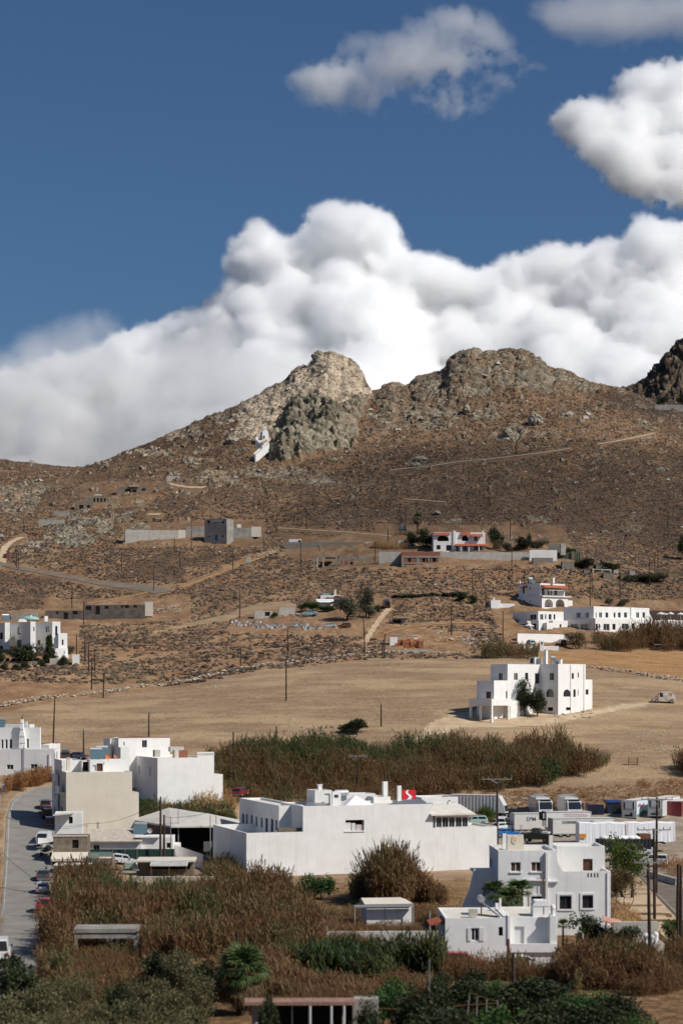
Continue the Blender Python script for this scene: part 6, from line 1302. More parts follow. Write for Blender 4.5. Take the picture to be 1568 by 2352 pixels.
 m.build('post',M_RUST,t); m = MB(); m.box(158 * k,180 * k,-.5,-.25,-.3,55 * k); m.build('board',M_BROWNW,t)
def mk(f,name,m,loc,rz=0,parent=None):
 b = MB(); f(b); o = b.build(name,m,parent); o.location = loc; o.rotation_euler = (0,0,rz); return o
def farm():
 q = z4
 B = Bld('farm_shack','crumbling pale shack with dark opening left of the beekeeper farm','shack',q(182,815),5,Y=gp(*q(250,822)).y,wall=M_CONCL); a = B.cb(q(184,0)[0],None,q(312,0)[0],q(0,764)[1],q(0,822)[1],dep=4,par=0,below=2); B.hole(a,'f',q(258,772),q(292,800),'v'); B.finish()
 B = Bld('farm_shack','pale concrete shack with slanting broken slab in the farmyard','shack',q(352,780),5,Y=gp(*q(400,800)).y + 2,wall=M_CONCL); a = B.cb(q(354,0)[0],None,q(466,0)[0],q(0,740)[1],q(0,785)[1],dep=4,par=0,below=2); m = MB(); m.prism([(a.r[0] - .8,.2),(a.r[0] - .5,.2),(a.r[0] + 2.2,-2.2),(a.r[0] + 1.8,-2.4)],a.r[2] - .6,a.r[2] - .3,'y'); B.part('broken_slab',m,M_CONCL); B.finish()
 B = Bld('farm_shack','long low white and brown farm shack with box chimney behind the olive trees','shack',q(640,690),4,Y=gp(*q(700,700)).y + 8,wall=M_WHITE2); a = B.cb(q(640,0)[0],None,q(818,0)[0],q(0,656)[1],q(0,692)[1],dep=4,par=0,below=2); B.cb(q(734,0)[0],None,q(750,0)[0],q(0,618)[1],q(0,660)[1],plane=a,dep=1.5,par=0,dy=1,m=M_CREAM); B.cb(q(652,0)[0],None,q(728,0)[0],q(0,640)[1],q(0,660)[1],plane=a,dep=3,par=0,dy=2,m=mat('faded_green_sheet',(.22,.28,.23),.8,.2)); B.cb(q(826,0)[0],None,q(905,0)[0],q(0,638)[1],q(0,690)[1],plane=a,dep=3,par=0,dy=3,m=M_BROWNW); B.cb(q(425,0)[0],None,q(520,0)[0],q(0,715)[1],q(0,735)[1],Y=B.O.y - 3,dep=4,par=0,m=M_CONC); B.finish()
 B = Bld('white_tent','white sheeted lean to in the farmyard beside green shrubs','tent',q(600,720),2,Y=gp(*q(640,722)).y,wall=M_CANVAS); a = B.cb(q(618,0)[0],None,q(720,0)[0],q(0,688)[1],q(0,720)[1],dep=3,par=0); m = MB(); x0,x1,y0,y1_,z0,z1 = a.r; m.prism([(y0 - 1.5,z1 - .9),(y0 - 1.5,z1 - .8),(y0 + 2,z1 + .35),(y0 + 2,z1 + .25)],x0 - .3,x1 + .5,'x'); B.part('tarpaulin',m,M_CANVAS); B.finish()
 B = Bld('open_shelter','rusty shelter with sagging flat roof beside the ochre track','shelter',q(1120,850),5,Y=gp(*q(1180,855)).y,wall=M_CONC); a = B.cb(q(1120,0)[0],None,q(1236,0)[0],q(0,815)[1],q(0,850)[1],dep=3,par=0); B.hole(a,'f',q(1140,826),q(1195,848),'v',frame=False); m = MB(); m.box(a.r[0] + 1,a.r[1] + .3,a.r[2] - 1.2,a.r[3],a.r[5] + .01,a.r[5] + .15); B.part('sheet_roof',m,M_CONCL); B.finish()
 # brick depot
 p = gp(*q(1240,1020)); k = p.y / F * .3332
 B = Bld('brick_shed','open shed with thin white roof behind stacks of orange bricks','shed',q(1130,1015),3,Y=p.y + 5); a = B.cb(q(1118,0)[0],None,q(1170,0)[0],q(0,945)[1],q(0,1010)[1],dep=3,par=0); m = MB(); X = lambda px: B.loc(*at(*q(px,0),B.O.y)[:2])[0]; zt = ZC + (VH - q(0,930)[1]) / F * B.O.y - B.O.z; m.prism([(X(1124),zt),(X(1306),zt - .35),(X(1306),zt - .2),(X(1124),zt + .15)],0,4.5,'y'); B.part('sheet_roof',m,M_CORR);
 for px in (1240,1300): m = MB(); m.box(X(px),X(px) + .12,.3,.45,-1,zt - .4); B.part('post',m,M_RUST)
 B.finish()
 lab = ['leftmost leaning stack of orange bricks','second orange brick stack, taller than the first','broad orange brick stack in the middle','orange brick stack with stepped top','short orange brick stack right of the middle','dark orange brick stack near the right end','rightmost stack of orange bricks','small half stack of orange bricks in front']
 for i,(a,b,t) in enumerate(((1152,1182,985),(1170,1206,962),(1206,1236,962),(1232,1262,955),(1258,1284,975),(1284,1316,960),(1316,1350,968),(1222,1252,998))):
  m = MB(); w = (b - a) * k; h = (1022 - t) * k; nn = max(2,int(h / .35)); rr = random.Random(i)
  for j in range(nn):
   for c in range(3): o = rr.uniform(-.06,.06); m.box(w * c / 3 + .03 + o,w * (c + 1) / 3 - .03 + o,rr.uniform(-.08,.08),1.2 + rr.uniform(-.1,.1),h * j / nn,h * (j + 1) / nn - .05)
  o = m.build('brick_stack',mat('orange_brick',(.52,.20,.10),.9,.1,col2=(.36,.13,.07),scale=1.5)); o.location = at(*q(a,1022),p.y + (-1.4 if i == 7 else .6 * (i % 2))); tag(o,lab[i] + ' by the white roofed shed','bricks','stacks of orange bricks')
 for i,(x,y) in enumerate(((1296,962),)): tag(mk(lambda m: m.box(-.5,.5,-.3,.3,0,.5),'white_sack',M_CANVAS,at(*q(x,y),p.y + 1)),'white sack lying on top of the orange brick stacks','sack')
 # beehives
 hv = []
 rr = random.Random(5)
 for row,(x0,x1,yb,n) in enumerate(((60,410,872,17),(20,260,852,10),(150,420,886,13),(420,645,892,17),(430,560,876,9))):
  for i in range(n):
   x = x0 + (x1 - x0) * (i + rr.uniform(.1,.9)) / n; y = yb + rr.uniform(-6,6) + (x - x0) * .02; hv.append((x,y,rr.choice((0,0,0,1,2,3)),rr.uniform(.75,1.15)))
 cols = [mat('hive_white',(.62,.61,.58),.8,.2,var=.3),mat('pale_blue_paint',(.50,.60,.66),.8,.2),M_CONCL,mat('grey_paint',(.36,.36,.35),.8,.2)]
 protos = []
 for ci,m_ in enumerate(cols):
  b = MB(); b.box(-.42,.42,-.34,.34,.22,1.0); o = bpy.data.objects.new('beehive',b.mesh('hive_body',m_));
  l = MB(); l.box(-.48,.48,-.4,.4,1.003,1.13); ll = bpy.data.objects.new('lid',l.mesh('hive_lid',M_ALU)); s = MB(); s.box(-.36,.36,-.3,.3,-.2,.217)
  ss = bpy.data.objects.new('stand',s.mesh('hive_stand',M_CONC)); protos.append((o,ll,ss))
 names = ['white box beehive standing in the hive rows of the dry field','pale blue box beehive standing in the hive rows of the dry field','cream box beehive standing in the hive rows of the dry field','grey box beehive standing in the hive rows of the dry field']
 for x,y,c,s in hv:
  g = gp(*q(x,y)); o = protos[c][0].copy(); COL.objects.link(o); o.location = g; o.rotation_euler = (0,0,rr.uniform(-.5,.5)); o.scale = (s * .85,) * 3; tag(o,names[c],'beehive','beehives in rows')
  for ch in protos[c][1:]: d = ch.copy(); COL.objects.link(d); d.parent = o
def near_structures():
 q = y5
 # small white box building with metal canopy
 B = Bld('white_shed','small pale box shed with pitched white roof and metal canopy standing in dry grass','shed',q(955,340),8,Y=208,wall=M_WHITE2)
 A = B.cb(q(958,0)[0],q(920,0)[0],q(1268,0)[0],q(0,208)[1],q(0,345)[1],dep=5,par=0,below=2,roof=False)
 x0,x1,y0,y1_,z0,z1 = A.r; m = MB(); m.add([(x0 - .25,y0 - .3,z1 + .003),(x1 + .1,y0 - .3,z1 + .003),(x1 - .8,y0 + 2.5,z1 + .42),(x0 - .25,y0 + 2.5,z1 + .42),(x0 - .25,y1_ + .2,z1 + .003),(x1 + .1,y1_ + .2,z1 + .003)],[(0,1,2,3),(3,2,5,4),(1,5,2),(0,3,4),(0,4,5,1)]); B.part('pitched_roof',m,M_CREAM)
 m = MB(); m.box(x0 - 1.5,x1 + .12,y0 - .9,y0 - .31,z1 - .25,z1 - .05); B.part('canopy',m,M_ALU)
 for xx in (x0 - 1.45,x1): m = MB(); m.box(xx,xx + .1,y0 - .85,y0 - .75,-2,z1 - .253); B.part('canopy_post',m,M_ALU)
 m = MB(); xm = x0 + (x1 - x0) * .4; m.box(xm,xm + .05,y0 - .03,y0 - .003,-1,z1 - .3); B.part('door_seam',m,M_GREYM)
 B.finish()
 W = Bld('yard_wall','long pale grey yard wall with green reeds in front of it','wall',q(650,480),2,Y=194,wall=mat('grey_render',(.55,.535,.51),.9,.2,col2=(.47,.455,.43),scale=.4,streak=.2))
 W.cb(q(676,0)[0],None,q(1425,0)[0],q(0,398)[1],q(0,520)[1],dep=.35,par=0,below=3); p = at(*q(650,400),205); x,y = W.loc(p.x,p.y); a = W.later[0].r
 m = MB(); m.add([(a[0],a[2] + .01,a[4]),(x,y,a[4]),(x,y,a[5]),(a[0],a[2] + .01,a[5]),(a[0] + .3,a[2] + .01,a[4]),(x + .3,y,a[4]),(x + .3,y,a[5]),(a[0] + .3,a[2] + .01,a[5])],[(0,1,2,3),(4,7,6,5),(3,2,6,7)]); W.part('return_wall',m,W.wall)
 W.finish()
 # concrete frame shelter
 q = y4; Yp = 186; k = Yp / F * .3332
 t = thing('portal_shelter','open concrete portal frame with thick beam standing in the reeds at left','shelter',at(*q(530,570),Yp),R(2))
 X = lambda x: (x - 530) * k; Z = lambda y: (570 - y) * k
 m = MB(); m.box(X(515),X(945),-.2,.25,Z(443),Z(405)); m.build('beam',M_CONC,t); m = MB(); m.box(X(515) - .1,X(945) + .1,-.3,3.4,Z(404),Z(377)); m.build('slab',M_CONC,t)
 for a,b,yy in ((515,535,0),(925,947,0),(515,535,3),(925,947,3)): m = MB(); m.box(X(a),X(b),yy - .18,yy + .22,-2,Z(443) - .003); m.build('column',M_CONC,t)
 m = MB(); m.box(X(700),X(920),4.5,5,-2,Z(488)); m.build('back_wall',M_CONC,t)
 # foreground house with terracotta edge
 q = y5; B = Bld('foreground_house','flat roofed house with pinkish tiled edge and glazed porch at the bottom edge','house',q(230,1060),1,Y=130,wall=mat('dim_grey_render',(.36,.33,.29),.95,.1,col2=(.24,.215,.185),scale=.8,streak=.3))
 A = B.cb(q(300,0)[0],None,q(868,0)[0],q(0,885)[1],q(0,1060)[1],dep=1.6,par=0,below=3,roof=False)
 for r in ((315,905,440,1050),(450,905,555,1050),(560,900,706,1050),(718,892,790,1050),(808,890,864,1050)): B.hole(A,'f',q(*r[:2]),q(*r[2:]),'v',depth=.5)
 x0,x1,y0,y1_,z0,z1 = A.r; m = MB(); k = 130 / F * .3332
 m.prism([(y0 - .7,z1 - .1),(y0 - .7,z1 + .12),(y0 + .4,z1 + .24),(y0 + .4,z1 + .04)],x0 - 1.8,x1 + .05,'x'); B.part('tile_roof',m,mat('pinkish_tile',(.33,.20,.15),.85,.2,col2=(.22,.13,.095),scale=3,bump=.5))
 C = B.cb(q(872,0)[0],None,q(1040,0)[0],q(0,862)[1],q(0,1060)[1],plane=A,dep=1.2,par=.1,below=3,dy=.3)
 p0,p1 = B.loc(*at(*q(170,0),131)[:2])[0],x0 - .01; m = MB(); m.box(p0,p1,y0 + .4,y0 + .6,-2,z1 - .3); B.part('side_wall',m,B.wall)
 for px,a in ((712,905),(565,895),(800,890)): m = MB(); X = B.loc(*at(*q(px,0),129)[:2])[0]; m.box(X,X + .12,y0 - .95,y0 - .8,-2,z1 - .13); B.part('porch_post',m,M_SHUT)
 for px in (190,250,292,388): m = MB(); X = B.loc(*at(*q(px,0),128)[:2])[0]; m.box(X,X + .22,y0 - 1.6,y0 - 1.4,-2,rnd.uniform(.1,.9)); B.part('fence_post',m,M_CONCL)
 B.finish()
def build_buildings():
 for f in (house_main,house_field,house_corner,house_near,houses_left,house_villa,house_hotel,house_redroof,ruins,farm,near_structures): f()
# ------------------------------------------------------------------ vehicles
s1,x1 = zm(0,1808.6,.1831),zm(1090.9,1808.6,.3043)
def paint(n,c,r=.3): return mat('paint_' + n,c,r,.5,0,.06,coat=.4)
P_RED,P_WHITE,P_SILVER,P_BLUE,P_BLACK,P_DGREY,P_MINT,P_DRED = paint('red',(.36,.02,.025)),paint('white',(.74,.74,.73)),paint('silver',(.50,.52,.55)),paint('blue',(.02,.17,.50)),paint('black',(.022,.024,.028)),paint('dark_grey',(.055,.06,.065)),paint('mint',(.42,.58,.52)),paint('dark_red',(.19,.015,.02))
M_LAMP = mat('lamp_glass',(.75,.75,.72),.15,.6); M_TAIL = mat('tail_glass',(.45,.02,.015),.25,.6); M_RIM = mat('wheel_rim',(.45,.46,.47),.4,.5,.5)
M_CGLASS = mat('car_glass',(.018,.022,.026),.06,.7)
KIND = {  # length, width, height, lower profile and glasshouse
 'hatch': (3.9,1.68,1.48,[(-1.95,.30),(1.93,.30),(1.95,.62),(1.75,.80),(.95,.93),(-1.90,.95),(-1.95,.6)],[(-1.86,.94),(.98,.92),(.32,1.44),(-1.35,1.48),(-1.68,1.38)]),
 'sedan': (4.5,1.72,1.42,[(-2.25,.30),(2.2,.30),(2.25,.6),(2.0,.78),(1.05,.90),(-1.35,.93),(-2.2,.90),(-2.25,.6)],[(-1.5,.92),(1.1,.90),(.42,1.36),(-.75,1.42),(-1.05,1.36)]),
 'suv': (4.3,1.80,1.72,[(-2.12,.36),(2.1,.36),(2.13,.72),(1.95,.95),(1.05,1.06),(-2.08,1.1),(-2.13,.7)],[(-2.05,1.08),(1.08,1.05),(.5,1.64),(-1.7,1.72),(-1.98,1.6)]),
 'van': (5.2,1.95,2.3,[(-2.6,.36),(2.55,.36),(2.6,.72),(2.4,1.0),(1.75,1.2),(-2.58,1.22),(-2.6,.8)],[(-2.59,1.2),(1.78,1.19),(1.1,2.1),(.8,2.26),(-2.3,2.3),(-2.57,2.2)]),
 'pickup': (4.9,1.75,1.7,[(-2.45,.45),(2.4,.45),(2.45,.8),(2.25,1.0),(1.35,1.08),(-2.43,1.06),(-2.45,.7)],[(-.55,1.05),(1.35,1.07),(.75,1.66),(-.25,1.7),(-.5,1.6)])}
def loft(profile,w,taper,c):
 """side profile across the width with rounded shoulders"""
 ys = [(-w / 2 * 1.0,taper),(-w / 2 * .9,1),(w / 2 * .9,1),(w / 2 * 1.0,taper)]; m = MB(); n = len(profile)
 vs = [(c[0] + (x - c[0]) * s,y,c[1] + (z - c[1]) * s) for y,s in ys for x,z in profile]
 fs = [(k * n + i,k * n + (i + 1) % n,(k + 1) * n + (i + 1) % n,(k + 1) * n + i) for k in range(3) for i in range(n)] + [tuple(range(n))[::-1],tuple(range(3 * n,4 * n))]
 return m.add(vs,fs)
PROTO = {}
def car_proto(kind):
 L,W,H,lo,up = KIND[kind]; t = bpy.data.objects.new('car',None); t.empty_display_size = .5
 def p(name,mb,m,par=None): o = bpy.data.objects.new(name,mb.mesh(name,m)); return (o,par)
 ch = []
 b = loft(lo,W,.95,(0,.62))
 # glasshouse tapers towards the roof
 n = len(up); vs = []
 for sy in (-1,1):
  for x,z in up: f = (z - up[0][1]) / (H - up[0][1]); vs.append((x,sy * (W / 2 * .95 - .17 * f),z))
 b.add(vs,[tuple(range(n))[::-1],tuple(range(n,2 * n))] + [(i,(i + 1) % n,(i + 1) % n + n,i + n) for i in range(1,n)])
 ch.append(p('body',b,P_WHITE))
 cz = up[0][1]; zt = H - .12
 def side(x,z,sy): f = (z - cz) / (H - cz); return (x,sy * (W / 2 * .95 - .17 * f + .006),z)
 def edge(z,front):   # x of the glasshouse outline at height z
  pts = [up[0],up[-1]] + ([up[-2]] if len(up) > 5 else []) if not front else [up[1],up[2]] + ([up[3]] if len(up) > 5 else [])
  xs = sorted(((q[1],q[0]) for q in pts)); return float(np.interp(z,[q[0] for q in xs],[q[1] for q in xs]))
 z0 = cz + .05
 for sy in (-1,1):
  g = MB(); a0,a1 = edge(z0,False) + .16,edge(zt,False) + .14; c0,c1 = edge(z0,True) - .18,edge(zt,True) - .12
  if kind == 'van': a0 = a1 = .25
  mid = (a0 + c0) / 2 + .1
  for (u0,u1,w0,w1) in ((a0,mid - .05,a1,mid - .05),(mid + .05,c0,mid + .05,c1)):
   if w1 > w0 + .1: g.quad(side(u0,z0,sy),side(u1,z0,sy),side(w1,zt,sy),side(w0,zt,sy))
  ch.append(p('side_window',g,M_CGLASS))
 def end(front):
  g = MB(); zz0,zz1 = z0 + .02,zt + .02; d = .008 if front else -.008; x0,x1 = edge(zz0,front) + d,edge(zz1,front) + d
  if kind == 'van' and not front: x0 = x1 = -2.598
  h0,h1 = W / 2 * .82,W / 2 * .82 - .12; g.quad((x0,-h0,zz0),(x0,h0,zz0),(x1,h1,zz1),(x1,-h1,zz1)); return g
 ch.append(p('windscreen',end(True),M_CGLASS)); ch.append(p('rear_window',end(False),M_CGLASS))
 r = .31 if kind in ('hatch','sedan') else .36
 for sx in (L * .31,-L * .30):
  for sy in (-1,1):
   m = MB(); m.cyl((sx,sy * (W / 2 - .21) if sy > 0 else -W / 2 - .01,r),r,.22,16,'y'); w = p('wheel',m,M_BLACK); ch.append(w)
   m = MB(); m.cyl((sx,sy * (W / 2 + .012) if sy > 0 else -W / 2 - .016,r),r * .6,.004,12,'y'); ch.append(p('rim',m,M_RIM,w[0]))
 zl = lo[3][1] - .02
 for sy in (-1,1):
  m = MB(); m.box(L / 2 - .2,L / 2 - .01,sy * W * .36 - .16,sy * W * .36 + .16,zl - .16,zl + .0); ch.append(p('headlight',m,M_LAMP))
  m = MB(); m.box(-L / 2 - .012,-L / 2 + .1,sy * W * .40 - .13,sy * W * .40 + .11,zl - .1,zl + .14); ch.append(p('tail_light',m,M_TAIL))
  m = MB(); mx = up[1][0] - .28; m.box(mx,mx + .12,sy * (W / 2 + .08) - .09,sy * (W / 2 + .08) + .09,cz + .02,cz + .2); ch.append(p('wing_mirror',m,M_BLACK))
 for s_,dz in ((1,0),(-1,0)):
  m = MB(); m.box(s_ * L / 2 - .06,s_ * L / 2 + .035,-W * .44,W * .44,.34,.52); ch.append(p('bumper',m,M_BLACK if kind in ('van','pickup','suv') else M_GREYM))
 if kind == 'pickup':
  m = MB(); m.box(-2.35,-.65,-.75,.75,1.063,1.08); ch.append(p('load_bed',m,M_BLACK))
 return t,ch
def car(kind,pos,head,col,name,label,group=None,cat='car',scale=1):
 if kind not in PROTO: PROTO[kind] = car_proto(kind)
 t0,ch = PROTO[kind]; t = t0.copy(); t.name = name; COL.objects.link(t); t.location = pos; t.scale = (scale,) * 3
 d = Vector((math.cos(R(head)),math.sin(R(head)),0)); e = 1.6
 dz = float(hz(pos.x + d.x * e,pos.y + d.y * e) - hz(pos.x - d.x * e,pos.y - d.y * e)) / (2 * e)
 t.rotation_euler = (0,-math.atan(dz),R(head)); tag(t,label,cat,group); mp = {}
 for o,par in ch:
  c = o.copy(); COL.objects.link(c); c.parent = t if par is None else mp[par.name]; mp[o.name] = c
  if o.name.startswith('body'): c.material_slots[0].link = 'OBJECT'; c.material_slots[0].material = col
 return t
def text(t,s,size,loc,rot,m,name='lettering',shear=0):
 cu = bpy.data.curves.new(name,'FONT'); cu.body = s; cu.size = size; cu.align_x = 'CENTER'; cu.align_y = 'CENTER'; cu.shear = shear; cu.offset = size * .008; cu.resolution_u = 3
 o = bpy.data.objects.new(name,cu); dg = bpy.context.evaluated_depsgraph_get(); link(o); dg.update()
 me = bpy.data.meshes.new_from_object(o.evaluated_get(dg)); bpy.data.objects.remove(o); me.materials.clear(); me.materials.append(m)
 o = link(bpy.data.objects.new(name,me),t); o.location = loc; o.rotation_euler = rot; return o
def wheels(t,xs,w,r=.5):
 for x in xs:
  for sy in (-1,1):
   m = MB(); m.cyl((x,w / 2 - .32 if sy > 0 else -w / 2,r),r,.32,14,'y'); o = m.build('wheel',M_BLACK,t); m = MB(); m.cyl((x,w / 2 if sy > 0 else -w / 2 - .006,r),r * .55,.006,12,'y'); m.build('rim',M_RIM,o)
def trailer(pos,head,L,W,z0,z1,col,name,label,cat='trailer',roofc=None,ribs=0,wheelx=None,group=None):
 """box body; local +x = front"""
 t = thing(name,label,cat,pos,R(head),group); m = MB(); c = .06
 m.box(-L / 2,L / 2,-W / 2,W / 2,z0,z1)
 if ribs:
  for i in range(ribs + 1):
   x = -L / 2 + .06 + (L - .2) * i / ribs; m.box(x,x + .08,-W / 2 - .07,-W / 2 - .003,z0 + .1,z1 - .1); m.box(x,x + .08,W / 2 + .003,W / 2 + .07,z0 + .1,z1 - .1)
 m.build('box_body',col,t)
 m = MB()
 for (a,b,e,f,g,h) in ((-L / 2 - .03,L / 2 + .03,-W / 2 - .03,-W / 2 + .1,z1 - .1,z1 + .03),(-L / 2 - .03,L / 2 + .03,W / 2 - .1,W / 2 + .03,z1 - .1,z1 + .03),(-L / 2 - .03,L / 2 + .03,-W / 2 - .03,-W / 2 + .1,z0 - .1,z0 + .06),(-L / 2 - .03,-L / 2 + .1,-W / 2 + .1,W / 2 - .1,z1 - .1,z1 + .03),(L / 2 - .1,L / 2 + .03,-W / 2 + .1,W / 2 - .1,z1 - .1,z1 + .03)): m.box(a,b,e,f,g,h)
 for x in (-L / 2,L / 2):
  for y in (-W / 2,W / 2): m.box(x - .05,x + .05,y - .05,y + .05,z0,z1 - .1)
 m.build('edge_rail',M_ALU if col is not P_DRED else P_DRED,t)
 m = MB(); m.quad((-L / 2 + .11,-W / 2 + .11,z1 + .012),(L / 2 - .11,-W / 2 + .11,z1 + .012),(L / 2 - .11,W / 2 - .11,z1 + .012),(-L / 2 + .11,W / 2 - .11,z1 + .012)); m.build('roof_panel',roofc or mat('dusty_roof',(.66,.60,.52),.8,.2,scale=.5),t)
 m = MB(); m.box(-L / 2 + .2,L / 2 - .3,-.5,.5,z0 - .35,z0 - .003); m.build('chassis',M_BLACK,t)
 wheels(t,wheelx if wheelx is not None else (-L / 2 + 1.3,-L / 2 + 2.5),W - .05)
 return t
def reefer(t,x,w,z0,z1):
 m = MB(); m.box(x + .003,x + .25,-w / 2 + .25,w / 2 - .25,z0 + (z1 - z0) * .42,z1 - .2); u = m.build('cooling_unit',mat('unit_grey',(.50,.50,.49),.6,.3),t)
 m = MB(); m.box(x + .253,x + .27,-w * .23,w * .23,z0 + (z1 - z0) * .55,z1 - .35); m.build('unit_cover',P_WHITE,u); m = MB()
 for sy in (-1,1): m.box(x + .253,x + .262,sy * w * .33 - .1,sy * w * .33 + .1,z0 + (z1 - z0) * .5,z1 - .3)
 m.build('unit_grille',M_BLACK,u); m = MB(); m.box(x + .003,x + .2,-w * .3,w * .25,z0 + .25,z0 + .5); m.box(x + .003,x + .2,w * .1,w * .22,z0 + .5,z0 + .9); m.build('battery_box',M_BLACK,t)
def cab(t,x,w,h,col,z0=.5,glass=True,back=2.1):
 """flat nosed truck cab whose face is at x"""
 m = MB(); m.prism([(x - back,z0),(x - .05,z0),(x,z0 + .5),(x - .05,z0 + 1.15),(x - .32,h - .12),(x - .5,h),(x - back,h)],-w / 2,w / 2,'y'); c = m.build('cab',col,t)
 m = MB(); m.quad((x - .042,-w / 2 + .12,z0 + 1.2),(x - .042,w / 2 - .12,z0 + 1.2),(x - .288,w / 2 - .16,h - .2),(x - .288,-w / 2 + .16,h - .2)); m.build('windscreen',M_CGLASS,c)
 for sy in (-1,1):
  m = MB(); y = sy * (w / 2 + .006); m.quad((x - 1.35,y,z0 + 1.15),(x - .2,y,z0 + 1.15),(x - .42,y,h - .3),(x - 1.35,y,h - .3)); m.build('side_window',M_CGLASS,c)
  m = MB(); m.box(x - .1,x + .02,sy * (w / 2 + .2) - .1,sy * (w / 2 + .2) + .1,z0 + 1.2,h - .35); m.build('mirror',M_BLACK,c)
  m = MB(); m.box(x - .03,x + .03,sy * w * .36 - .17,sy * w * .36 + .17,z0 + .15,z0 + .38); m.build('headlight',M_LAMP,c)
 m = MB(); m.box(x - .02,x + .025,-w * .3,w * .3,z0 + .55,z0 + 1.0); m.build('grille',M_BLACK,c); m = MB(); m.box(x - .5,x - .25,-w * .38,w * .38,h + .003,h + .16); m.build('light_bar',M_BLACK,c)
 return c
def build_vehicles():
 st = 'cars parked along the street'
 def g(q,x,y): return gp(*q(x,y))
 car('suv',g(s1,575,268),98,P_DGREY,'suv','dark grey suv, farthest of the cars parked along the street',st)
 car('hatch',g(s1,592,335),98,P_RED,'hatchback','red hatchback parked between dark grey suv and black car',st)
 car('suv',g(s1,606,385),98,P_BLACK,'suv','black suv third from the far end of the parked street row',st)
 car('hatch',g(s1,628,478),98,P_DRED,'hatchback','dark red hatchback parked beside the flaking hut',st)
 car('sedan',g(s1,545,1160),98,P_DGREY,'sedan','dusty dark grey saloon parked in shade behind the silver hatchback',st)
 car('hatch',g(s1,540,1320),98,P_SILVER,'hatchback','silver hatchback parked in shade beside the brown shed',st)
 car('suv',g(s1,556,1560),98,P_RED,'suv','red suv half hidden by reeds, nearest in the street',st)
 car('van',g(y4,2,600),98,P_WHITE,'van','white van cut by the left edge on the road',cat='van')
 car('suv',gp(*z6(450,748)),100,P_DGREY,'suv','dark suv parked behind white house with flared chimney')
 car('sedan',gp(*z6(528,752)),165,paint('navy',(.02,.035,.09)),'sedan','navy saloon parked beside dark suv behind the white house')
 car('sedan',g(z6,305,888),172,P_RED,'sedan','red car at the bend behind dry bank',st); car('hatch',g(z6,345,900),150,paint('light_blue',(.25,.40,.55)),'hatchback','light blue car partly hidden at the bend beside the red one',st)
 car('hatch',g(y1,858,618),4,P_WHITE,'hatchback','white hatchback side on in front of the green fence')
 car('hatch',g(y1,1110,590),20,paint('sky_blue',(.03,.28,.50)),'hatchback','sky blue hatchback behind the white car in the shed yard'); car('suv',g(y1,1140,606),8,P_WHITE,'suv','white suv with open front parked beside the sky blue car')
 car('sedan',g(y1,1385,625),190,P_DGREY,'sedan','dark saloon behind plants at the end of the shed yard')
 car('hatch',at(*z7(90,1005),322),70,P_DRED,'hatchback','dark red hatchback tucked into the tall brown reeds')
 car('sedan',g(y3,405,372),0,P_BLACK,'sedan','black saloon side on below the earth bank')
 car('sedan',g(y3,352,512),12,P_BLUE,'sedan','bright blue saloon beside the corner house'); car('hatch',g(y3,345,470),25,P_WHITE,'hatchback','white hatchback just behind the bright blue saloon'); car('suv',g(y3,325,440),75,mat('paint_grey_white',(.6,.6,.58),.4,.4),'suv','off white suv behind the small tree in lorry park'); car('hatch',g(y3,378,440),85,P_DGREY,'hatchback','dark grey hatchback with red lamps beside the off white suv'); car('hatch',at(*y3(140,432),300),175,P_MINT,'hatchback','mint green car behind white wall of the long building')
 car('suv',g(y3,1362,712),168,P_WHITE,'suv','white suv by the poles at lorry park exit'); car('hatch',g(y3,1275,640),172,P_WHITE,'hatchback','white hatchback with roof bars behind the bright green tree')
 car('sedan',gY(1196,175),20,P_WHITE,'sedan','white car behind dark post in front of the near house'); car('hatch',gY(1063,176.5),0,P_RED,'hatchback','red car half hidden by weeds at the near house')
 v = car('van',g(z8,1432,364),176,mat('rust_streaked_white',(.60,.56,.50),.6,.3,col2=(.33,.155,.075),scale=1.1,lo=.40,hi=.56),'van','rust streaked white van abandoned in the tan field',cat='van')
 m = MB(); m.box(-1.9,.6,-.7,.7,2.32,2.5); m.build('roof_load',M_CANVAS,v)
 car('hatch',at(*z5(520,1000),516),100,P_MINT,'hatchback','mint green hatchback in front of white retaining wall'); car('suv',g(z5,735,1002),95,P_BLACK,'jeep','black jeep at the end of the white retaining wall')
 car('sedan',g(z4,698,882),178,P_SILVER,'sedan','silver saloon parked by the beehive rows'); car('pickup',g(z4,565,798),8,paint('faded_blue',(.16,.34,.45),.6),'pickup','faded blue wrecked pickup among farm scrap',cat='pickup'); car('pickup',g(z4,768,722),172,P_DGREY,'pickup','dark pickup beside white tent in the farmyard',cat='pickup'); car('van',g(z4,1092,738),96,P_BLACK,'truck','black truck at the head of the pale track',cat='truck'); car('hatch',g(z4,806,882),170,M_RUST,'wreck','burnt brown car wreck beside the silver saloon')
 car('hatch',g(z3,48,398),120,P_RED,'hatchback','red car on the pale road at the left edge')
 # boats on trailers and a scooter in the street
 p = g(s1,545,775); t = thing('motorboat','white motorboat with grey canopy on a trailer in the street','boat',p,R(-98))
 def hull(m,L,W,z0,z1):
  n = 8; rows = []
  for i in range(n + 1): s = i / n; w = W / 2 * (1 if s < .45 else max(.04,1 - ((s - .45) / .55) ** 2.2)); x = -L / 2 + L * s; rows.append([(x,-w,z1 + .25 * s * s),(x,-w * .8,z0 + .3),(x,0,z0 + .35 * s ** 3),(x,w * .8,z0 + .3),(x,w,z1 + .25 * s * s)])
  vs = [q for r in rows for q in r]; m.add(vs,[(i * 5 + k,i * 5 + k + 1,(i + 1) * 5 + k + 1,(i + 1) * 5 + k) for i in range(n) for k in range(4)] + [(0,1,2,3,4)] + [(i * 5 + 4,i * 5,(i + 1) * 5,(i + 1) * 5 + 4) for i in range(n)])
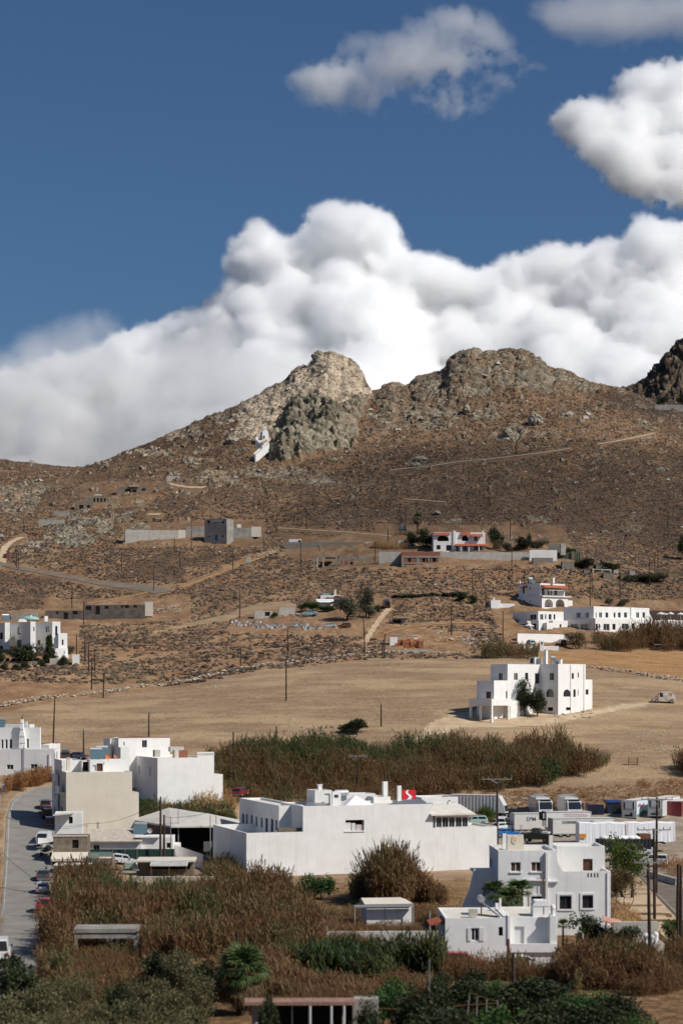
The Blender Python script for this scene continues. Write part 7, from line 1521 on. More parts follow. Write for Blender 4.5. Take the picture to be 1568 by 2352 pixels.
 m = MB(); hull(m,5.4,2.1,.7,1.6); m.build('hull',P_WHITE,t); m = MB(); m.prism([(-1.6,1.62),(.9,1.62),(.3,2.35),(-.9,2.6),(-1.5,2.5)],-.85,.85,'y'); m.build('canopy',mat('canopy_grey',(.50,.50,.50),.8,.2),t); m = MB(); m.add([(.92,-.75,1.68),(.92,.75,1.68),(.38,.7,2.3),(.38,-.7,2.3)],[(0,1,2,3)]); m.build('windscreen',M_CGLASS,t); wheels(t,(-.6,),2.0,.33); m = MB(); m.box(-2.2,3.2,-.06,.06,.45,.55); m.build('trailer_frame',M_GREYM,t)
 p = g(s1,575,870); t = thing('covered_boat','small boat under a beige tarpaulin on a trailer in the street','boat',p,R(-94)); m = MB(); hull(m,4.2,1.8,.6,1.3); m.build('hull',M_GREYM,t); m = MB()
 n = 8; rows = [[(-2.15 + 4.3 * i / n,-(.95 if i < 5 else .95 - (i - 4) * .2),1.25),(-2.15 + 4.3 * i / n,-.4,1.75 - .12 * abs(i - 3) + .05 * (i % 2)),(-2.15 + 4.3 * i / n,.4,1.75 - .12 * abs(i - 3)),(-2.15 + 4.3 * i / n,(.95 if i < 5 else .95 - (i - 4) * .2),1.25)] for i in range(n + 1)]
 m.add([q for r in rows for q in r],[(i * 4 + k,i * 4 + k + 1,(i + 1) * 4 + k + 1,(i + 1) * 4 + k) for i in range(n) for k in range(3)] + [(0,1,2,3),(n * 4 + 3,n * 4 + 2,n * 4 + 1,n * 4)]); m.build('tarpaulin',mat('beige_tarp',(.48,.43,.34),.9,.1,col2=(.36,.32,.25)),t); wheels(t,(-.5,),1.7,.3)
 p = g(s1,558,1095); t = thing('scooter','dark motor scooter parked in the street in front of shadow','scooter',p,R(70))
 m = MB(); m.prism([(-.8,.45),(-.2,.3),(.35,.3),(.5,.9),(.62,.92),(.5,.3),(-.1,.22),(-.75,.35)],-.12,.12,'y'); m.prism([(-.8,.5),(-.1,.45),(-.15,.78),(-.85,.85)],-.15,.15,'y'); m.build('body',P_BLACK,t); m = MB(); m.box(.42,.5,-.34,.34,1.0,1.06); m.build('handlebar',M_BLACK,t)
 for x in (-.6,.66): m = MB(); m.cyl((x,-.06,.27),.27,.12,14,'y'); m.build('wheel',M_BLACK,t)
 # ---- lorries
 lorry = 'lorries in the yard'
 t = trailer(gp(*y3(150,372)),-18,8.6,2.5,1.0,3.9,mat('ribbed_white',(.62,.61,.59),.6,.3),'refuse_truck','ribbed white refuse truck body seen from its tail behind small tree','truck',ribs=14,wheelx=(2.6,3.8,-2.5),group=lorry)
 t.location = at(*y3(140,378),330); m = MB(); m.prism([(4.31,.9),(5.5,.9),(5.2,2.2),(4.31,3.8)],-1.25,1.25,'y'); tl = m.build('tail_hopper',P_WHITE,t); m = MB(); m.prism([(4.9,2.3),(5.36,2.05),(5.5,1.1),(5.25,1.1)],-1.0,1.0,'y'); m.build('hopper_mouth',P_BLACK,tl)
 for i,(xc,lb) in enumerate(((500,'left one of two white lorries facing the camera'),(716,'right one of two white lorries facing the camera'))):
  p = at(*x1(xc,232),334); t = thing('tipper_lorry',lb + ' below the bank','lorry',p,R(-82),lorry); cab(t,3.2,2.45,3.15,P_WHITE); m = MB()
  m.prism([(-5.0,1.0),(.7,1.0),(.85,2.5),(.85,3.6),(-4.2,3.75),(-5.2,3.0)],-1.22,1.22,'y'); m.build('load_body',P_WHITE,t); m = MB(); m.box(.86,1.05,-1.2,1.2,1.0,3.3); m.build('exhaust_stack',M_BLACK,t); m = MB()
  for sy in (-1,1): m.tube([(.85,sy * 1.1,3.6),(-1.5,sy * 1.15,4.1),(-4.2,sy * 1.1,3.8)],.06,6)
  m.tube([(-1.5,-1.15,4.1),(-1.5,1.15,4.1)],.05,6); m.build('tarp_rail',M_ALU,t); wheels(t,(2.2,-2.2,-3.5),2.4,.5)
  t.rotation_euler = (0,0,R(-82)); t.scale = (.95,1,1)
 p = at(*x1(908,240),334); t = thing('skip_container','dark navy box container with round vent standing between lorries','container',p,R(2)); m = MB(); k = 334 / F * .3043; m.box(-62 * k,62 * k,0,2.2,.3,108 * k)
 for i in range(9): x = -62 * k + 124 * k * i / 9; m.box(x,x + .08,-.05,-.003,.4,106 * k)
 m.build('box_body',mat('navy_steel',(.018,.022,.055),.5,.4),t); m = MB(); m.cyl((-2 * k,-.09,58 * k),.38,.04,16,'y'); m.build('vent',M_BLACK,t)
 for sx in (-50,44): m = MB(); m.box(sx * k,(sx + 7) * k,.2,1.8,-.3,.297); m.build('leg',M_BLACK,t)
 p = at(*x1(1040,258),336); t = thing('navy_lorry','dark navy lorry cab facing the camera beside the refrigerated trailers','lorry',p,R(-84),lorry); cab(t,1.1,2.4,3.2,mat('navy_paint',(.012,.015,.035),.35,.5)); m = MB(); m.prism([(-2.2,3.25),(.55,3.22),(.75,3.4),(-.2,3.75),(-2.2,3.7)],-1.25,1.25,'y'); m.build('air_deflector',mat('blue_paint_dark',(.02,.05,.16),.35,.5),t); m = MB(); m.box(-6,-1.2,-.5,.5,.6,.95); m.build('chassis',M_BLACK,t); wheels(t,(-.1,-3.8),2.4,.5)
 # two reefers and the red trailer, noses to the camera
 for xc,yb,L,hd,lb in ((1160,262,12.5,-116,'left refrigerated white trailer with blue picture on its long side'),(1355,250,12.5,-114,'right refrigerated white trailer beside the dark red one')):
  d = Vector((math.cos(R(hd)),math.sin(R(hd)),0)); f = at(*x1(xc,yb),331); p = f - d * L / 2; p.z = f.z
  t = trailer(p,hd,L,2.5,.75,3.75,P_WHITE,'refrigerated_trailer',lb,'trailer',group=lorry); reefer(t,L / 2,2.5,.75,3.75)
  if xc < 1200:
   m = MB(); m.box(-L / 2 + .3,L / 2 - .4,1.253,1.262,1.5,3.6); m.build('side_picture',mat('sky_picture',(.42,.66,.78),.5,.3,col2=(.70,.76,.78),scale=.5),t); m = MB(); m.prism([(-L / 2 + .3,.85),(L / 2 - .4,.85),(L / 2 - .4,1.2),(2,1.9),(-1,1.5),(-L / 2 + .3,1.6)],1.264,1.27,'y'); m.build('side_picture',mat('meadow_picture',(.08,.22,.14),.5,.3),t)
   m = MB(); x0 = L / 2 - .9
   for i in range(7): x = x0 - i * .55; z = 2.75 + .12 * math.sin(i * 1.3); m.tube([(x,1.275,z - .2),(x - .12,1.275,z + .28),(x - .3,1.275,z - .15),(x - .42,1.275,z + .2)],.05,5)
   m.build('lettering',mat('sign_pink_red',(.62,.10,.14),.5,.3),t)
 hd = -114; L = 11; d = Vector((math.cos(R(hd)),math.sin(R(hd)),0)); f = at(*x1(1500,262),333); t = trailer(Vector((f.x - d.x * L / 2,f.y - d.y * L / 2,f.z)),hd,L,2.5,.8,3.6,P_DRED,'dark_red_trailer','dark red box trailer at the right edge of the yard',group=lorry)
 # middle row
 hd = 196; k = 318 / F * .3043
 t = trailer(at(*x1(455,352),321),12,8.2,2.5,.9,3.55,mat('cream_white',(.70,.68,.63),.6,.3),'box_truck','cream white box body with dark letters EPM on its side','truck',group=lorry)
 text(t,'EPM',.95,(-1.2,-1.262,2.55),(R(90),0,0),mat('letter_navy',(.03,.04,.10),.6,.3))
 t = trailer(at(*x1(690,335),316),9,7.6,2.4,.9,3.35,P_WHITE,'box_truck','white box body with red script and cooling unit at its end','truck',group=lorry); m = MB(); m.box(-4.5,-3.803,-.9,.9,2.0,3.3); u = m.build('cooling_unit',M_BLACK,t); m = MB(); m.box(-4.3,-3.9,-1.0,-.905,2.3,3.1); m.build('unit_cover',P_WHITE,u)
 m = MB()
 for i in range(9): x = -.6 + i * .42; m.tube([(x,-1.21,2.55),(x + .14,-1.21,2.85 - .02 * i),(x + .3,-1.21,2.6)],.035,5)
 m.tube([(-.9,-1.21,2.95),(.6,-1.21,3.02),(3.2,-1.21,2.8)],.03,5); m.build('lettering',mat('script_red',(.55,.03,.04),.6,.3),t)
 t = trailer(at(*x1(800,372),304),11,10.2,2.5,.6,3.0,mat('cream_white',(.7,.68,.63)),'box_trailer','long white trailer with grey doors and dark lettered strip',group=lorry)
 m = MB(); m.box(-3.6,1.6,-1.262,-1.253,2.15,2.62); b = m.build('lettered_strip',mat('strip_grey',(.28,.30,.30),.6,.3),t); text(b,'EPYNIK EPYMANO',.42,(-1.0,-1.268,2.38),(R(90),0,0),mat('letter_black',(.02,.02,.02),.6,.3))
 text(t,'TPAAA',.36,(.5,-1.262,1.8),(R(90),0,0),mat('letter_black',(.02,.02,.02)))
 for y0,y1_ in ((-1.2,-.02),(.02,1.2)):
  m = MB(); m.box(-5.19,-5.11,y0,y1_,.7,2.9); m.box(-5.22,-5.191,y0 + .3,y0 + .36,.7,2.9); m.build('door',M_GREYM,t)
 # old black cab
 t = thing('black_truck','old black truck cab with reddish wheel in front of white box bodies','truck',at(*x1(470,415),297),R(-20),lorry); t.scale = (.8,.8,.85); k = 297 / F * .3043
 m = MB(); m.prism([(-2.6,.6),(2.4,.6),(2.5,1.5),(.7,1.75),(.4,2.55),(-.9,2.6),(-1.0,1.7),(-2.6,1.6)],-1.1,1.1,'y'); m.build('cab',mat('dull_black',(.03,.035,.03),.6,.3),t); m = MB(); m.box(-.8,.3,-1.112,-1.103,1.8,2.4); m.build('side_window',M_CGLASS,t); wheels(t,(1.7,-1.9),2.2,.5); m = MB(); m.box(1.0,2.3,-.8,.8,1.7,2.0); m.build('white_hood',P_WHITE,t)
 for (a,b) in ((1.7,-1.14),): m = MB(); m.cyl((a,b,.5),.3,.02,14,'y'); m.build('red_hub',M_RUST,t)
 # trailer shrouded in white sheeting
 p = at(*x1(1130,425),293); t = thing('sheeted_trailer','long trailer shrouded in white sheeting hanging in folds','trailer',p,R(6),lorry); k = 293 / F * .3043; n = 120; L = 735 * k; H = 165 * k; m = MB(); rows = []
 rr = random.Random(4)
 ph = np.cumsum([rr.uniform(.2,.9) for _ in range(n + 1)])
 def ring(i):
  x = -L / 2 + L * i / n; a = .014 * math.sin(ph[i] * 1.3) + .012 * math.sin(ph[i] * 3); sag = .07 * math.sin(i * .21) + .04 * math.sin(i * .53); e = .12 * (math.sin(i * .33) + math.sin(i * .8) * .5)
  return [(x,-1.32 - a * 1.6,.35 + e * .6),(x,-1.26 - a,H * .55),(x,-1.22 - a * .3,H - .12 + sag),(x,-.95,H + sag),(x,.95,H + sag),(x,1.25,H - .12),(x,1.3,.4)]
 vs = [q for i in range(n + 1) for q in ring(i)]; m.add(vs,[(i * 7 + j,(i + 1) * 7 + j,(i + 1) * 7 + j + 1,i * 7 + j + 1) for i in range(n) for j in range(6)] + [tuple(range(7)),tuple(n * 7 + j for j in range(7))[::-1]]); m.build('sheeting',mat('white_sheeting',(.80,.80,.82),.7,.3,var=.04),t); wheels(t,(-L / 2 + 1.5,L / 2 - 3,L / 2 - 1.7),2.4,.45)
 m = MB(); m.box(-L / 2 - .05,-L / 2 + 1.0,-1.5,-1.4,H * .30,H * .5); m.build('orange_patch',mat('orange_rag',(.60,.28,.06),.9,.1),t); m = MB(); m.box(-.1,.0,-1.42,-1.36,.5,H - .1); m.build('strap',mat('pink_strap',(.66,.42,.36),.8,.2),t)
 # open dropside trailer with white sacks
 p = at(*x1(1120,478),282); t = thing('dropside_trailer','dark dropside trailer heaped with white sacks in front of the sheeted trailer','trailer',p,R(5),lorry); k = 282 / F * .3043; L = 410 * k; m = MB(); m.box(-L / 2,L / 2,-1.2,1.2,.6,1.75)
 for i in range(16): x = -L / 2 + L * i / 15; m.box(x - .05,x + .05,-1.28,-1.203,.6,1.8)
 m.build('load_body',mat('dark_dropside',(.03,.028,.04),.6,.3),t); wheels(t,(-L / 2 + 1.2,L / 2 - 2.4,L / 2 - 1.2),2.3,.4); m = MB(); m.box(L / 2 - 1.9,L / 2 - .2,-1.0,1.0,1.753,2.5); m.build('headboard',M_RUST,t)
 labs = ('white sack at the left end','second white sack from the left','large white sack left of the middle','flat white sack just left of the middle','bulging white sack at the middle','white sack just right of the middle','low white sack further right','small white sack next to rusty headboard')
 for i,lb in enumerate(labs):
  b = MB(); b.sm = True; s = .62 + .12 * math.sin(i * 2.2); prof = [(s * .7,-.2),(s,.1),(s * .95,.3),(s * .5,.5),(s * .12,.58)]; b.lathe(prof,10); o = b.build('sack',M_CANVAS); x = -L / 2 + 1.0 + i * (L - 3.4) / 7; o.location = p + Vector((x * math.cos(R(5)) + .5 * math.sin(R(5)),x * math.sin(R(5)) - .5,1.78)); o.scale = (1.3,1.2,.9); tag(o,lb + ' on the dark dropside trailer','sack','white sacks on the trailer')
 # concrete barrier by the exit road
 a,b = gp(*y3(1330,788)),gp(*y3(1530,850)); t = thing('concrete_barrier','long pale concrete kerb barrier along the exit road','barrier',a,math.atan2((b - a).y,(b - a).x)); L = (b - a).length; m = MB(); m.prism([(-.35,-.3),(.35,-.3),(.3,.35),(.18,.8),(-.18,.8),(-.3,.35)],0,L,'x'); m.build('barrier_body',M_CONCL,t)
# ------------------------------------------------------------------ dry stone walls
def stone_wall(P,hgt,label,m=None,seed=1,gap=.0):
 rr = np.random.default_rng(seed); shapes = shrub_shapes(5); pts = [gp(*p) for p in P]; Q = []; S = []
 for a,b in zip(pts[:-1],pts[1:]):
  L = (b - a).length; n = int(L * 3.2)
  for i in range(n):
   if rr.random() < gap: continue
   t = rr.random(); x,y = a.x + (b.x - a.x) * t,a.y + (b.y - a.y) * t + rr.normal(0,.25); Q.append((x,y,float(hz(x,y)) + rr.random() ** 1.3 * hgt)); S.append(rr.uniform(.2,.42))
 o = scatter('dry_stone_wall',np.array(Q),np.array(S),rr.uniform(.35,1,len(Q)),m or M_STONE,shapes,.9,None); tag(o,label,'wall')
 c = o.data; return o
WALL_L = [(-60,1636),(0,1624),(60,1612),(125,1604),(190,1599),(240,1594),(300,1584),(350,1578),(430,1567),(480,1555),(520,1545),(570,1537),(620,1530),(680,1523),(740,1517),(800,1510),(862,1504),(930,1499)]
WALL_R = [(1345,1533),(1375,1537),(1405,1542),(1440,1545),(1475,1552),(1510,1558),(1568,1565),(1640,1575)]
def build_walls():
 stone_wall(WALL_L,.85,'long pale dry stone wall bounding the upper edge of the tan field',seed=2)
 stone_wall(WALL_R,.8,'dry stone wall crossing the orange field right of the angular house',seed=3)
 stone_wall([(580,1282),(612,1276),(640,1270),(655,1262)],1.2,'short pale dry stone wall by the skeleton site',seed=4)
 stone_wall([(926,1500),(960,1498),(1000,1502),(1040,1504),(1080,1506)],.6,'heap line of white rubble right of the brick stacks',seed=5)
 p = gp(924,1502)
 t = thing('broken_wall','low broken white washed wall with rubble on top below the brick stacks','wall',p,0); k = p.y / F; m = MB(); m.prism([(0,-.5),(70 * k,-.5),(70 * k,9 * k),(60 * k,10 * k),(8 * k,9 * k),(0,6 * k)],0,.5,'y'); m.build('wall_body',M_CONCL,t)
 p = gp(570,1299); t = thing('stone_pillar','single square concrete pillar beside the ochre track','pillar',p,.1); m = MB(); k = p.y / F; m.prism([(-6 * k,-.5),(6 * k,-.5),(5.5 * k,18 * k),(-5 * k,19 * k)],-.8,.8,'y'); m.build('shaft',M_CONCL,t)
 # uncounted rubble and field stones
 def rub(name,boxes,n,s,tint):
  Q = []
  for (u0,u1,v0,v1) in boxes:
   for i in range(n): g = gp(NR.uniform(u0,u1),NR.uniform(v0,v1)); Q.append((g.x,g.y,g.z))
  scatter(name,np.array(Q),NR.uniform(s[0],s[1],len(Q)),NR.uniform(tint[0],tint[1],len(Q)),M_STONE,shrub_shapes(4),.7)
 rub('rubble',[(700,870,1264,1278),(640,790,1440,1482),(740,960,1462,1492),(1000,1100,1452,1472),(590,700,1405,1425),(350,418,1392,1408),(1090,1240,1830,1850),(1060,1140,1468,1482)],60,(.12,.5),(.3,1))
 rub('field_stones',[(1440,1540,1680,1705),(1400,1560,1712,1735),(850,1000,1570,1690),(300,900,1560,1700),(490,525,1575,1582)],45,(.08,.22),(.55,1))
 rub('dark_stones',[(1260,1360,1632,1650),(690,830,1668,1692),(1100,1400,1828,1858)],50,(.15,.4),(.05,.5))
# ------------------------------------------------------------------ leaves
def quads_template(parts):
 """parts: list of (4,3) arrays"""
 V = np.concatenate(parts); return V,np.arange(len(V)).reshape(-1,4)
def reed_template(rr,leaves=7,lw=.075,ll=.28,plume=False):
 """a cane of height 1: bent stalk with long drooping leaves"""
 P = []; bend = rr.uniform(-.12,.12,2)
 st = lambda t: np.array([bend[0] * t * t,bend[1] * t * t,t])
 for i in range(4):
  t0,t1 = i / 4,(i + 1) / 4; w = .008 * (1.2 - t0); a,b = st(t0),st(t1); P.append(np.array([a + [-w,0,0],a + [w,0,0],b + [w,0,0],b + [-w,0,0]]))
 for i in range(leaves):
  t = .22 + .76 * (i + rr.random()) / leaves; a = rr.uniform(0,6.28); d = np.array([math.cos(a),math.sin(a),0]); s = np.array([-d[1],d[0],0]); b = st(t); L = ll * rr.uniform(.7,1.2); w = lw * rr.uniform(.6,1.1) * .5
  m = b + d * L * .5 + [0,0,L * rr.uniform(.25,.6)]; e = b + d * L * rr.uniform(.8,1.05) + [0,0,L * rr.uniform(-.3,.5)]
  P.append(np.array([b - s * w * .5,b + s * w * .5,m + s * w,m - s * w])); P.append(np.array([m - s * w,m + s * w,e + s * w * .15,e - s * w * .15]))
 if plume:
  b = st(1.);
  for a in (0,1.57): s = np.array([math.cos(a),math.sin(a),0]) * .022; P.append(np.array([b - s * .3,b + s * .3,b + s + [bend[0] * .5,bend[1] * .5,.09],b - s + [bend[0] * .5,bend[1] * .5,.09]])); P.append(np.array([b - s + [bend[0] * .5,bend[1] * .5,.09],b + s + [bend[0] * .5,bend[1] * .5,.09],b + s * .2 + [bend[0],bend[1],.2],b - s * .2 + [bend[0],bend[1],.2]]))
 return quads_template(P)
def place(name,P,H,T,tmpl,m,wid=None,tvar=.12,parent=None,kind=None,tiltv=.0):
 k = NR.integers(0,len(tmpl),len(P)); Vs = []; Fs = []; Ts = []; n = 0; wid = H if wid is None else wid
 for i,(V,Fc) in enumerate(tmpl):
  q = np.nonzero(k == i)[0]
  if not len(q): continue
  a = NR.uniform(0,6.28,len(q)); c,s = np.cos(a),np.sin(a)
  x = V[None,:,0] * wid[q][:,None]; y = V[None,:,1] * wid[q][:,None]; z = V[None,:,2] * H[q][:,None]
  tx,ty = NR.normal(0,tiltv,(2,len(q),1)) if tiltv else (0,0)
  W_ = np.stack([x * c[:,None] - y * s[:,None] + z * tx,x * s[:,None] + y * c[:,None] + z * ty,z],2) + P[q][:,None,:]
  Vs.append(W_.reshape(-1,3)); Fs.append((Fc[None] + (np.arange(len(q)) * len(V))[:,None,None]).reshape(-1,4) + n); n += len(q) * len(V)
  Ts.append(np.clip(T[q][:,None] + np.repeat(NR.uniform(-tvar,tvar,(len(q),len(V) // 4)),4,1),0,1).ravel())
 me = npmesh(name,np.concatenate(Vs),np.concatenate(Fs),m); attr(me,'tint',np.concatenate(Ts))
 o = bpy.data.objects.new(name,me); link(o,parent)
 if kind: tag(o,kind=kind)
 return o
def pts_in(poly,n,pad=0):
 """n random places on the ground inside a polygon of readings"""
 pu = [p[0] for p in poly]; ys_ = [gp(*p).y for p in poly]; out = []
 while sum(len(x) for x in out) < n:
  u = NR.uniform(min(pu),max(pu),n * 2); Y = NR.uniform(min(ys_),max(ys_),n * 2); z = zbase(u,Y); v = VH - (z - ZC) * F / Y
  wq = np.stack([u / 30.,v / 14.,0 * u],1); k = inpoly(u + 34 * fbm(wq,3,7),v + 12 * fbm(wq,3,8),poly); out.append(np.stack([(u - 784) / F * Y,Y,z,u,v],1)[k])
 return np.concatenate(out)[:n]
M_REED = leafmat('reed_leaf',[(0,(.165,.082,.038)),(.3,(.215,.130,.060)),(.5,(.185,.140,.062)),(.7,(.105,.112,.042)),(1,(.055,.085,.028))],.35)
M_STRAW = leafmat('straw_leaf',[(0,(.26,.115,.042)),(.5,(.40,.24,.105)),(1,(.52,.37,.19))],.3)
M_DKLEAF = leafmat('dark_leaf',[(0,(.022,.026,.012)),(.5,(.040,.052,.020)),(1,(.080,.095,.036))],.15)
M_MASTIC = leafmat('mastic_leaf',[(0,(.060,.056,.026)),(.5,(.125,.118,.054)),(1,(.215,.185,.095))],.2)
M_OLIVE = leafmat('olive_leaf',[(0,(.05,.055,.035)),(.5,(.10,.105,.065)),(1,(.17,.165,.115))],.2)
M_BRIGHT = leafmat('tamarisk_leaf',[(0,(.05,.072,.016)),(.5,(.10,.145,.028)),(1,(.17,.20,.048))],.3)
M_BROWNL = leafmat('brown_leaf',[(0,(.075,.048,.022)),(.5,(.135,.092,.042)),(1,(.20,.150,.070))],.25)
M_PALM = leafmat('palm_leaf',[(0,(.035,.060,.018)),(.5,(.065,.10,.030)),(1,(.11,.14,.05))],.2)
M_DRYPALM = leafmat('dry_palm_leaf',[(0,(.075,.048,.024)),(1,(.19,.13,.07))],.2)
M_BARK = mat('bark',(.12,.085,.06),.95,.1,col2=(.06,.042,.03),scale=3,bump=.6)
def reeds(name,poly,n,h,tint,m=None,leaves=9,plume=True,lw=.05,ll=.25,seed=0,hf=None,wscale=.95):
 n = int(n * 1.5); rr = np.random.default_rng(seed + 100); T_ = [reed_template(rr,leaves,lw,ll,plume and i % 2 == 0) for i in range(7)]
 Q = pts_in(poly,n); P = Q[:,:3]; patch = fbm(P / 8.,4,200 + seed); p2 = fbm(P / 2.5,2,230 + seed)
 H = NR.uniform(h[0],h[1],n) * (1 + 1.0 * patch + .35 * p2) * (hf(Q[:,3],Q[:,4]) if hf else 1)
 t = tint(Q[:,3],Q[:,4]) if callable(tint) else tint
 T = np.clip(t + .6 * fbm(P / 5.,3,260 + seed) + .2 * p2 + NR.uniform(-.15,.15,n),0,1)
 o = place(name,P - np.array([0,0,.1]),H,T,T_,m or M_REED,np.clip(H,1.4,3.) * wscale,.14,tiltv=.15); tag(o,kind='stuff'); return o
def clump(rr,n,r,size,up=.3,narrow=.45):
 P = []
 for i in range(n):
  d = rr.normal(0,1,3); d /= np.linalg.norm(d) + 1e-6; c = d * r * rr.random() ** .45; a = rr.normal(0,1,3); a[2] += up; a /= np.linalg.norm(a); b = np.cross(a,rr.normal(0,1,3)); b /= np.linalg.norm(b) + 1e-6
  s = size * rr.uniform(.6,1.25); P.append(np.array([c - b * s * narrow * .35,c + a * s * .5 - b * s * narrow,c + a * s,c + a * s * .5 + b * s * narrow]))
 return quads_template(P)
def limbs(m,base,top,spread,n,r,rr,z0=.35):
 """tapered trunk with limbs reaching into the crown"""
 b,t = Vector(base),Vector(top); k = [b + (t - b) * s + Vector((rr.uniform(-.08,.08),rr.uniform(-.08,.08),0)) * (t - b).length * (s > 0) for s in (0,.3,.6,1)]
 m.tube(k,[r * 1.25,r,r * .7,r * .25],8)
 for i in range(n):
  s = rr.uniform(z0,.85); p = b.lerp(t,s); a = rr.uniform(0,6.28); L = spread * rr.uniform(.6,1.0); e = p + Vector((math.cos(a) * L,math.sin(a) * L,L * rr.uniform(.35,.9))); q = p.lerp(e,.5) + Vector((0,0,-.08 * L)); m.tube([p,q,e],[r * .55,r * .35,r * .1],5)
class Tree:
 """prototype of one kind: crown and trunk meshes, scaled to height 1"""
 def __init__(s,seed,shape,leafm,nclump=90,nleaf=26,cs=.16,leaf=.055,trunk=.3,multi=1,tint=.5,trunkr=.035,names=('crown','trunk'),lobes=6,narrow=.45,up=.3):
  rr = np.random.default_rng(seed); r2 = random.Random(seed); s.names = names; tm = [clump(rr,nleaf,1,leaf / cs,up,narrow) for _ in range(5)]; C = [];
  L = []
  for i in range(lobes): a = rr.uniform(0,6.28); q = rr.uniform(.15,.75); L.append((math.cos(a) * q,math.sin(a) * q,rr.uniform(-.5,.75),rr.uniform(.42,.62)))
  while len(C) < nclump:
   d = rr.normal(0,1,3); d /= np.linalg.norm(d); l = L[rr.integers(len(L))]; p = np.array(l[:3]) + d * l[3] * rr.random() ** .3
   if shape == 'cone': t = rr.random() ** 1.4; a = rr.uniform(0,6.28); R_ = (1 - t) * rr.random() ** .35 * (.85 + .25 * math.sin(a * 3 + t * 20)); p = np.array([math.cos(a) * R_,math.sin(a) * R_,t * 2 - 1])
   if shape == 'bush' and p[2] < -.9: continue
   C.append(p)
  C = np.array(C); H = (1 - trunk) / 2; W = s.w = {'ball': .46,'cone': .24,'bush': .62,'tall': .30}[shape]
  P = np.stack([C[:,0] * W,C[:,1] * W,trunk + H + C[:,2] * H * .92],1)
  t = np.clip(tint + .35 * fbm(C * 1.3 + seed,2,seed) + rr.uniform(-.18,.18,len(C)),0,1); Hs = rr.uniform(.7,1.2,len(C)) * cs
  o = place(names[0],P,Hs,t,tm,leafm,None,.15); s.crown = o.data; bpy.data.objects.remove(o)
  m = MB()
  for i in range(multi):
   dx = (i - (multi - 1) / 2) * W * .4; limbs(m,(dx,0,-.06),(dx * 1.6 + r2.uniform(-.05,.05),r2.uniform(-.05,.05),trunk + H * 1.3),W * .75,7,trunkr,r2)
  s.trunk = m.mesh(names[1],M_BARK)
 def put(s,loc,h,w,name,label,cat,group=None,rz=None):
  t = thing(name,label,cat,loc,rnd.uniform(0,6.28) if rz is None else rz,group); sx = w / (2 * s.w)
  for nm,me in zip(s.names,(s.crown,s.trunk)): o = link(bpy.data.objects.new(nm,me),t); o.scale = (sx,sx,h)
  return t
TR = {}
def trees_init():
 TR['mastic'] = [Tree(i,'bush',M_MASTIC,150,34,.15,.045,.04,3,.5,.02,('foliage','stem'),9) for i in (1,2,3)]
 TR['dark'] = [Tree(i,'bush',M_DKLEAF,150,30,.15,.06,.05,3,.45,.02,('foliage','stem'),8) for i in (4,5)]
 TR['garden'] = [Tree(i,'ball',M_DKLEAF,130,30,.14,.055,.22,1,.45,.03,lobes=7) for i in (6,7)]
 TR['olive'] = [Tree(i,'ball',M_OLIVE,130,30,.14,.05,.12,1,.5,.04,lobes=8) for i in (8,9)]
 TR['tall'] = [Tree(10,'tall',M_OLIVE,130,28,.12,.045,.1,1,.4,.03,lobes=9)]
 TR['conifer'] = [Tree(11,'cone',M_DKLEAF,150,26,.09,.045,.06,1,.45,.03)]
 TR['bright'] = [Tree(12,'ball',M_BRIGHT,150,40,.14,.05,.2,2,.5,.03,lobes=8,up=-.3,narrow=.25)]
 TR['brown'] = [Tree(i,'bush',M_BROWNL,150,34,.15,.06,.03,4,.5,.015,('foliage','stem'),8,.25,.9) for i in (13,14)]
 TR['green'] = [Tree(15,'bush',leafmat('green_leaf',[(0,(.02,.05,.012)),(.5,(.045,.095,.025)),(1,(.09,.15,.045))],.25),130,30,.15,.06,.04,3,.5,.02,('foliage','stem'),8)]
def plant(kind,u,vtop,wpx,vbase=None,Y=None,name='bush',label='',cat='bush',group=None,i=0):
 g = gp(u,vbase) if Y is None else gY(u,Y); h = ZC + (VH - vtop) / F * g.y - g.z
 L = TR[kind]; return L[i % len(L)].put(g - Vector((0,0,.05)),h,wpx * g.y / F,name,label,cat,group)
def fan(rr,R_,n=13,spread=2.3):
 """one fan frond lying in the x-z plane, stem from the origin outwards along x"""
 P = []; st = .45 * R_; P.append(np.array([[0,-.015,0],[0,.015,0],[st,.01,.02],[st,-.01,.02]]))
 for i in range(n):
  a = -spread / 2 + spread * i / (n - 1); L = R_ * .62 * (1 - .25 * abs(a) / spread) * rr.uniform(.9,1.08); d = np.array([math.cos(a),math.sin(a),.0]); s = np.array([-d[1],d[0],0]) * .034 * R_; b = np.array([st,0,.02]); m = b + d * L * .6 + [0,0,.05 * L]; e = b + d * L + [0,0,-.3 * L * rr.uniform(.5,1.4)]
  P.append(np.array([b - s * .15,b + s * .15,m + s,m - s])); P.append(np.array([m - s,m + s,e + s * .1,e - s * .1]))
 return P
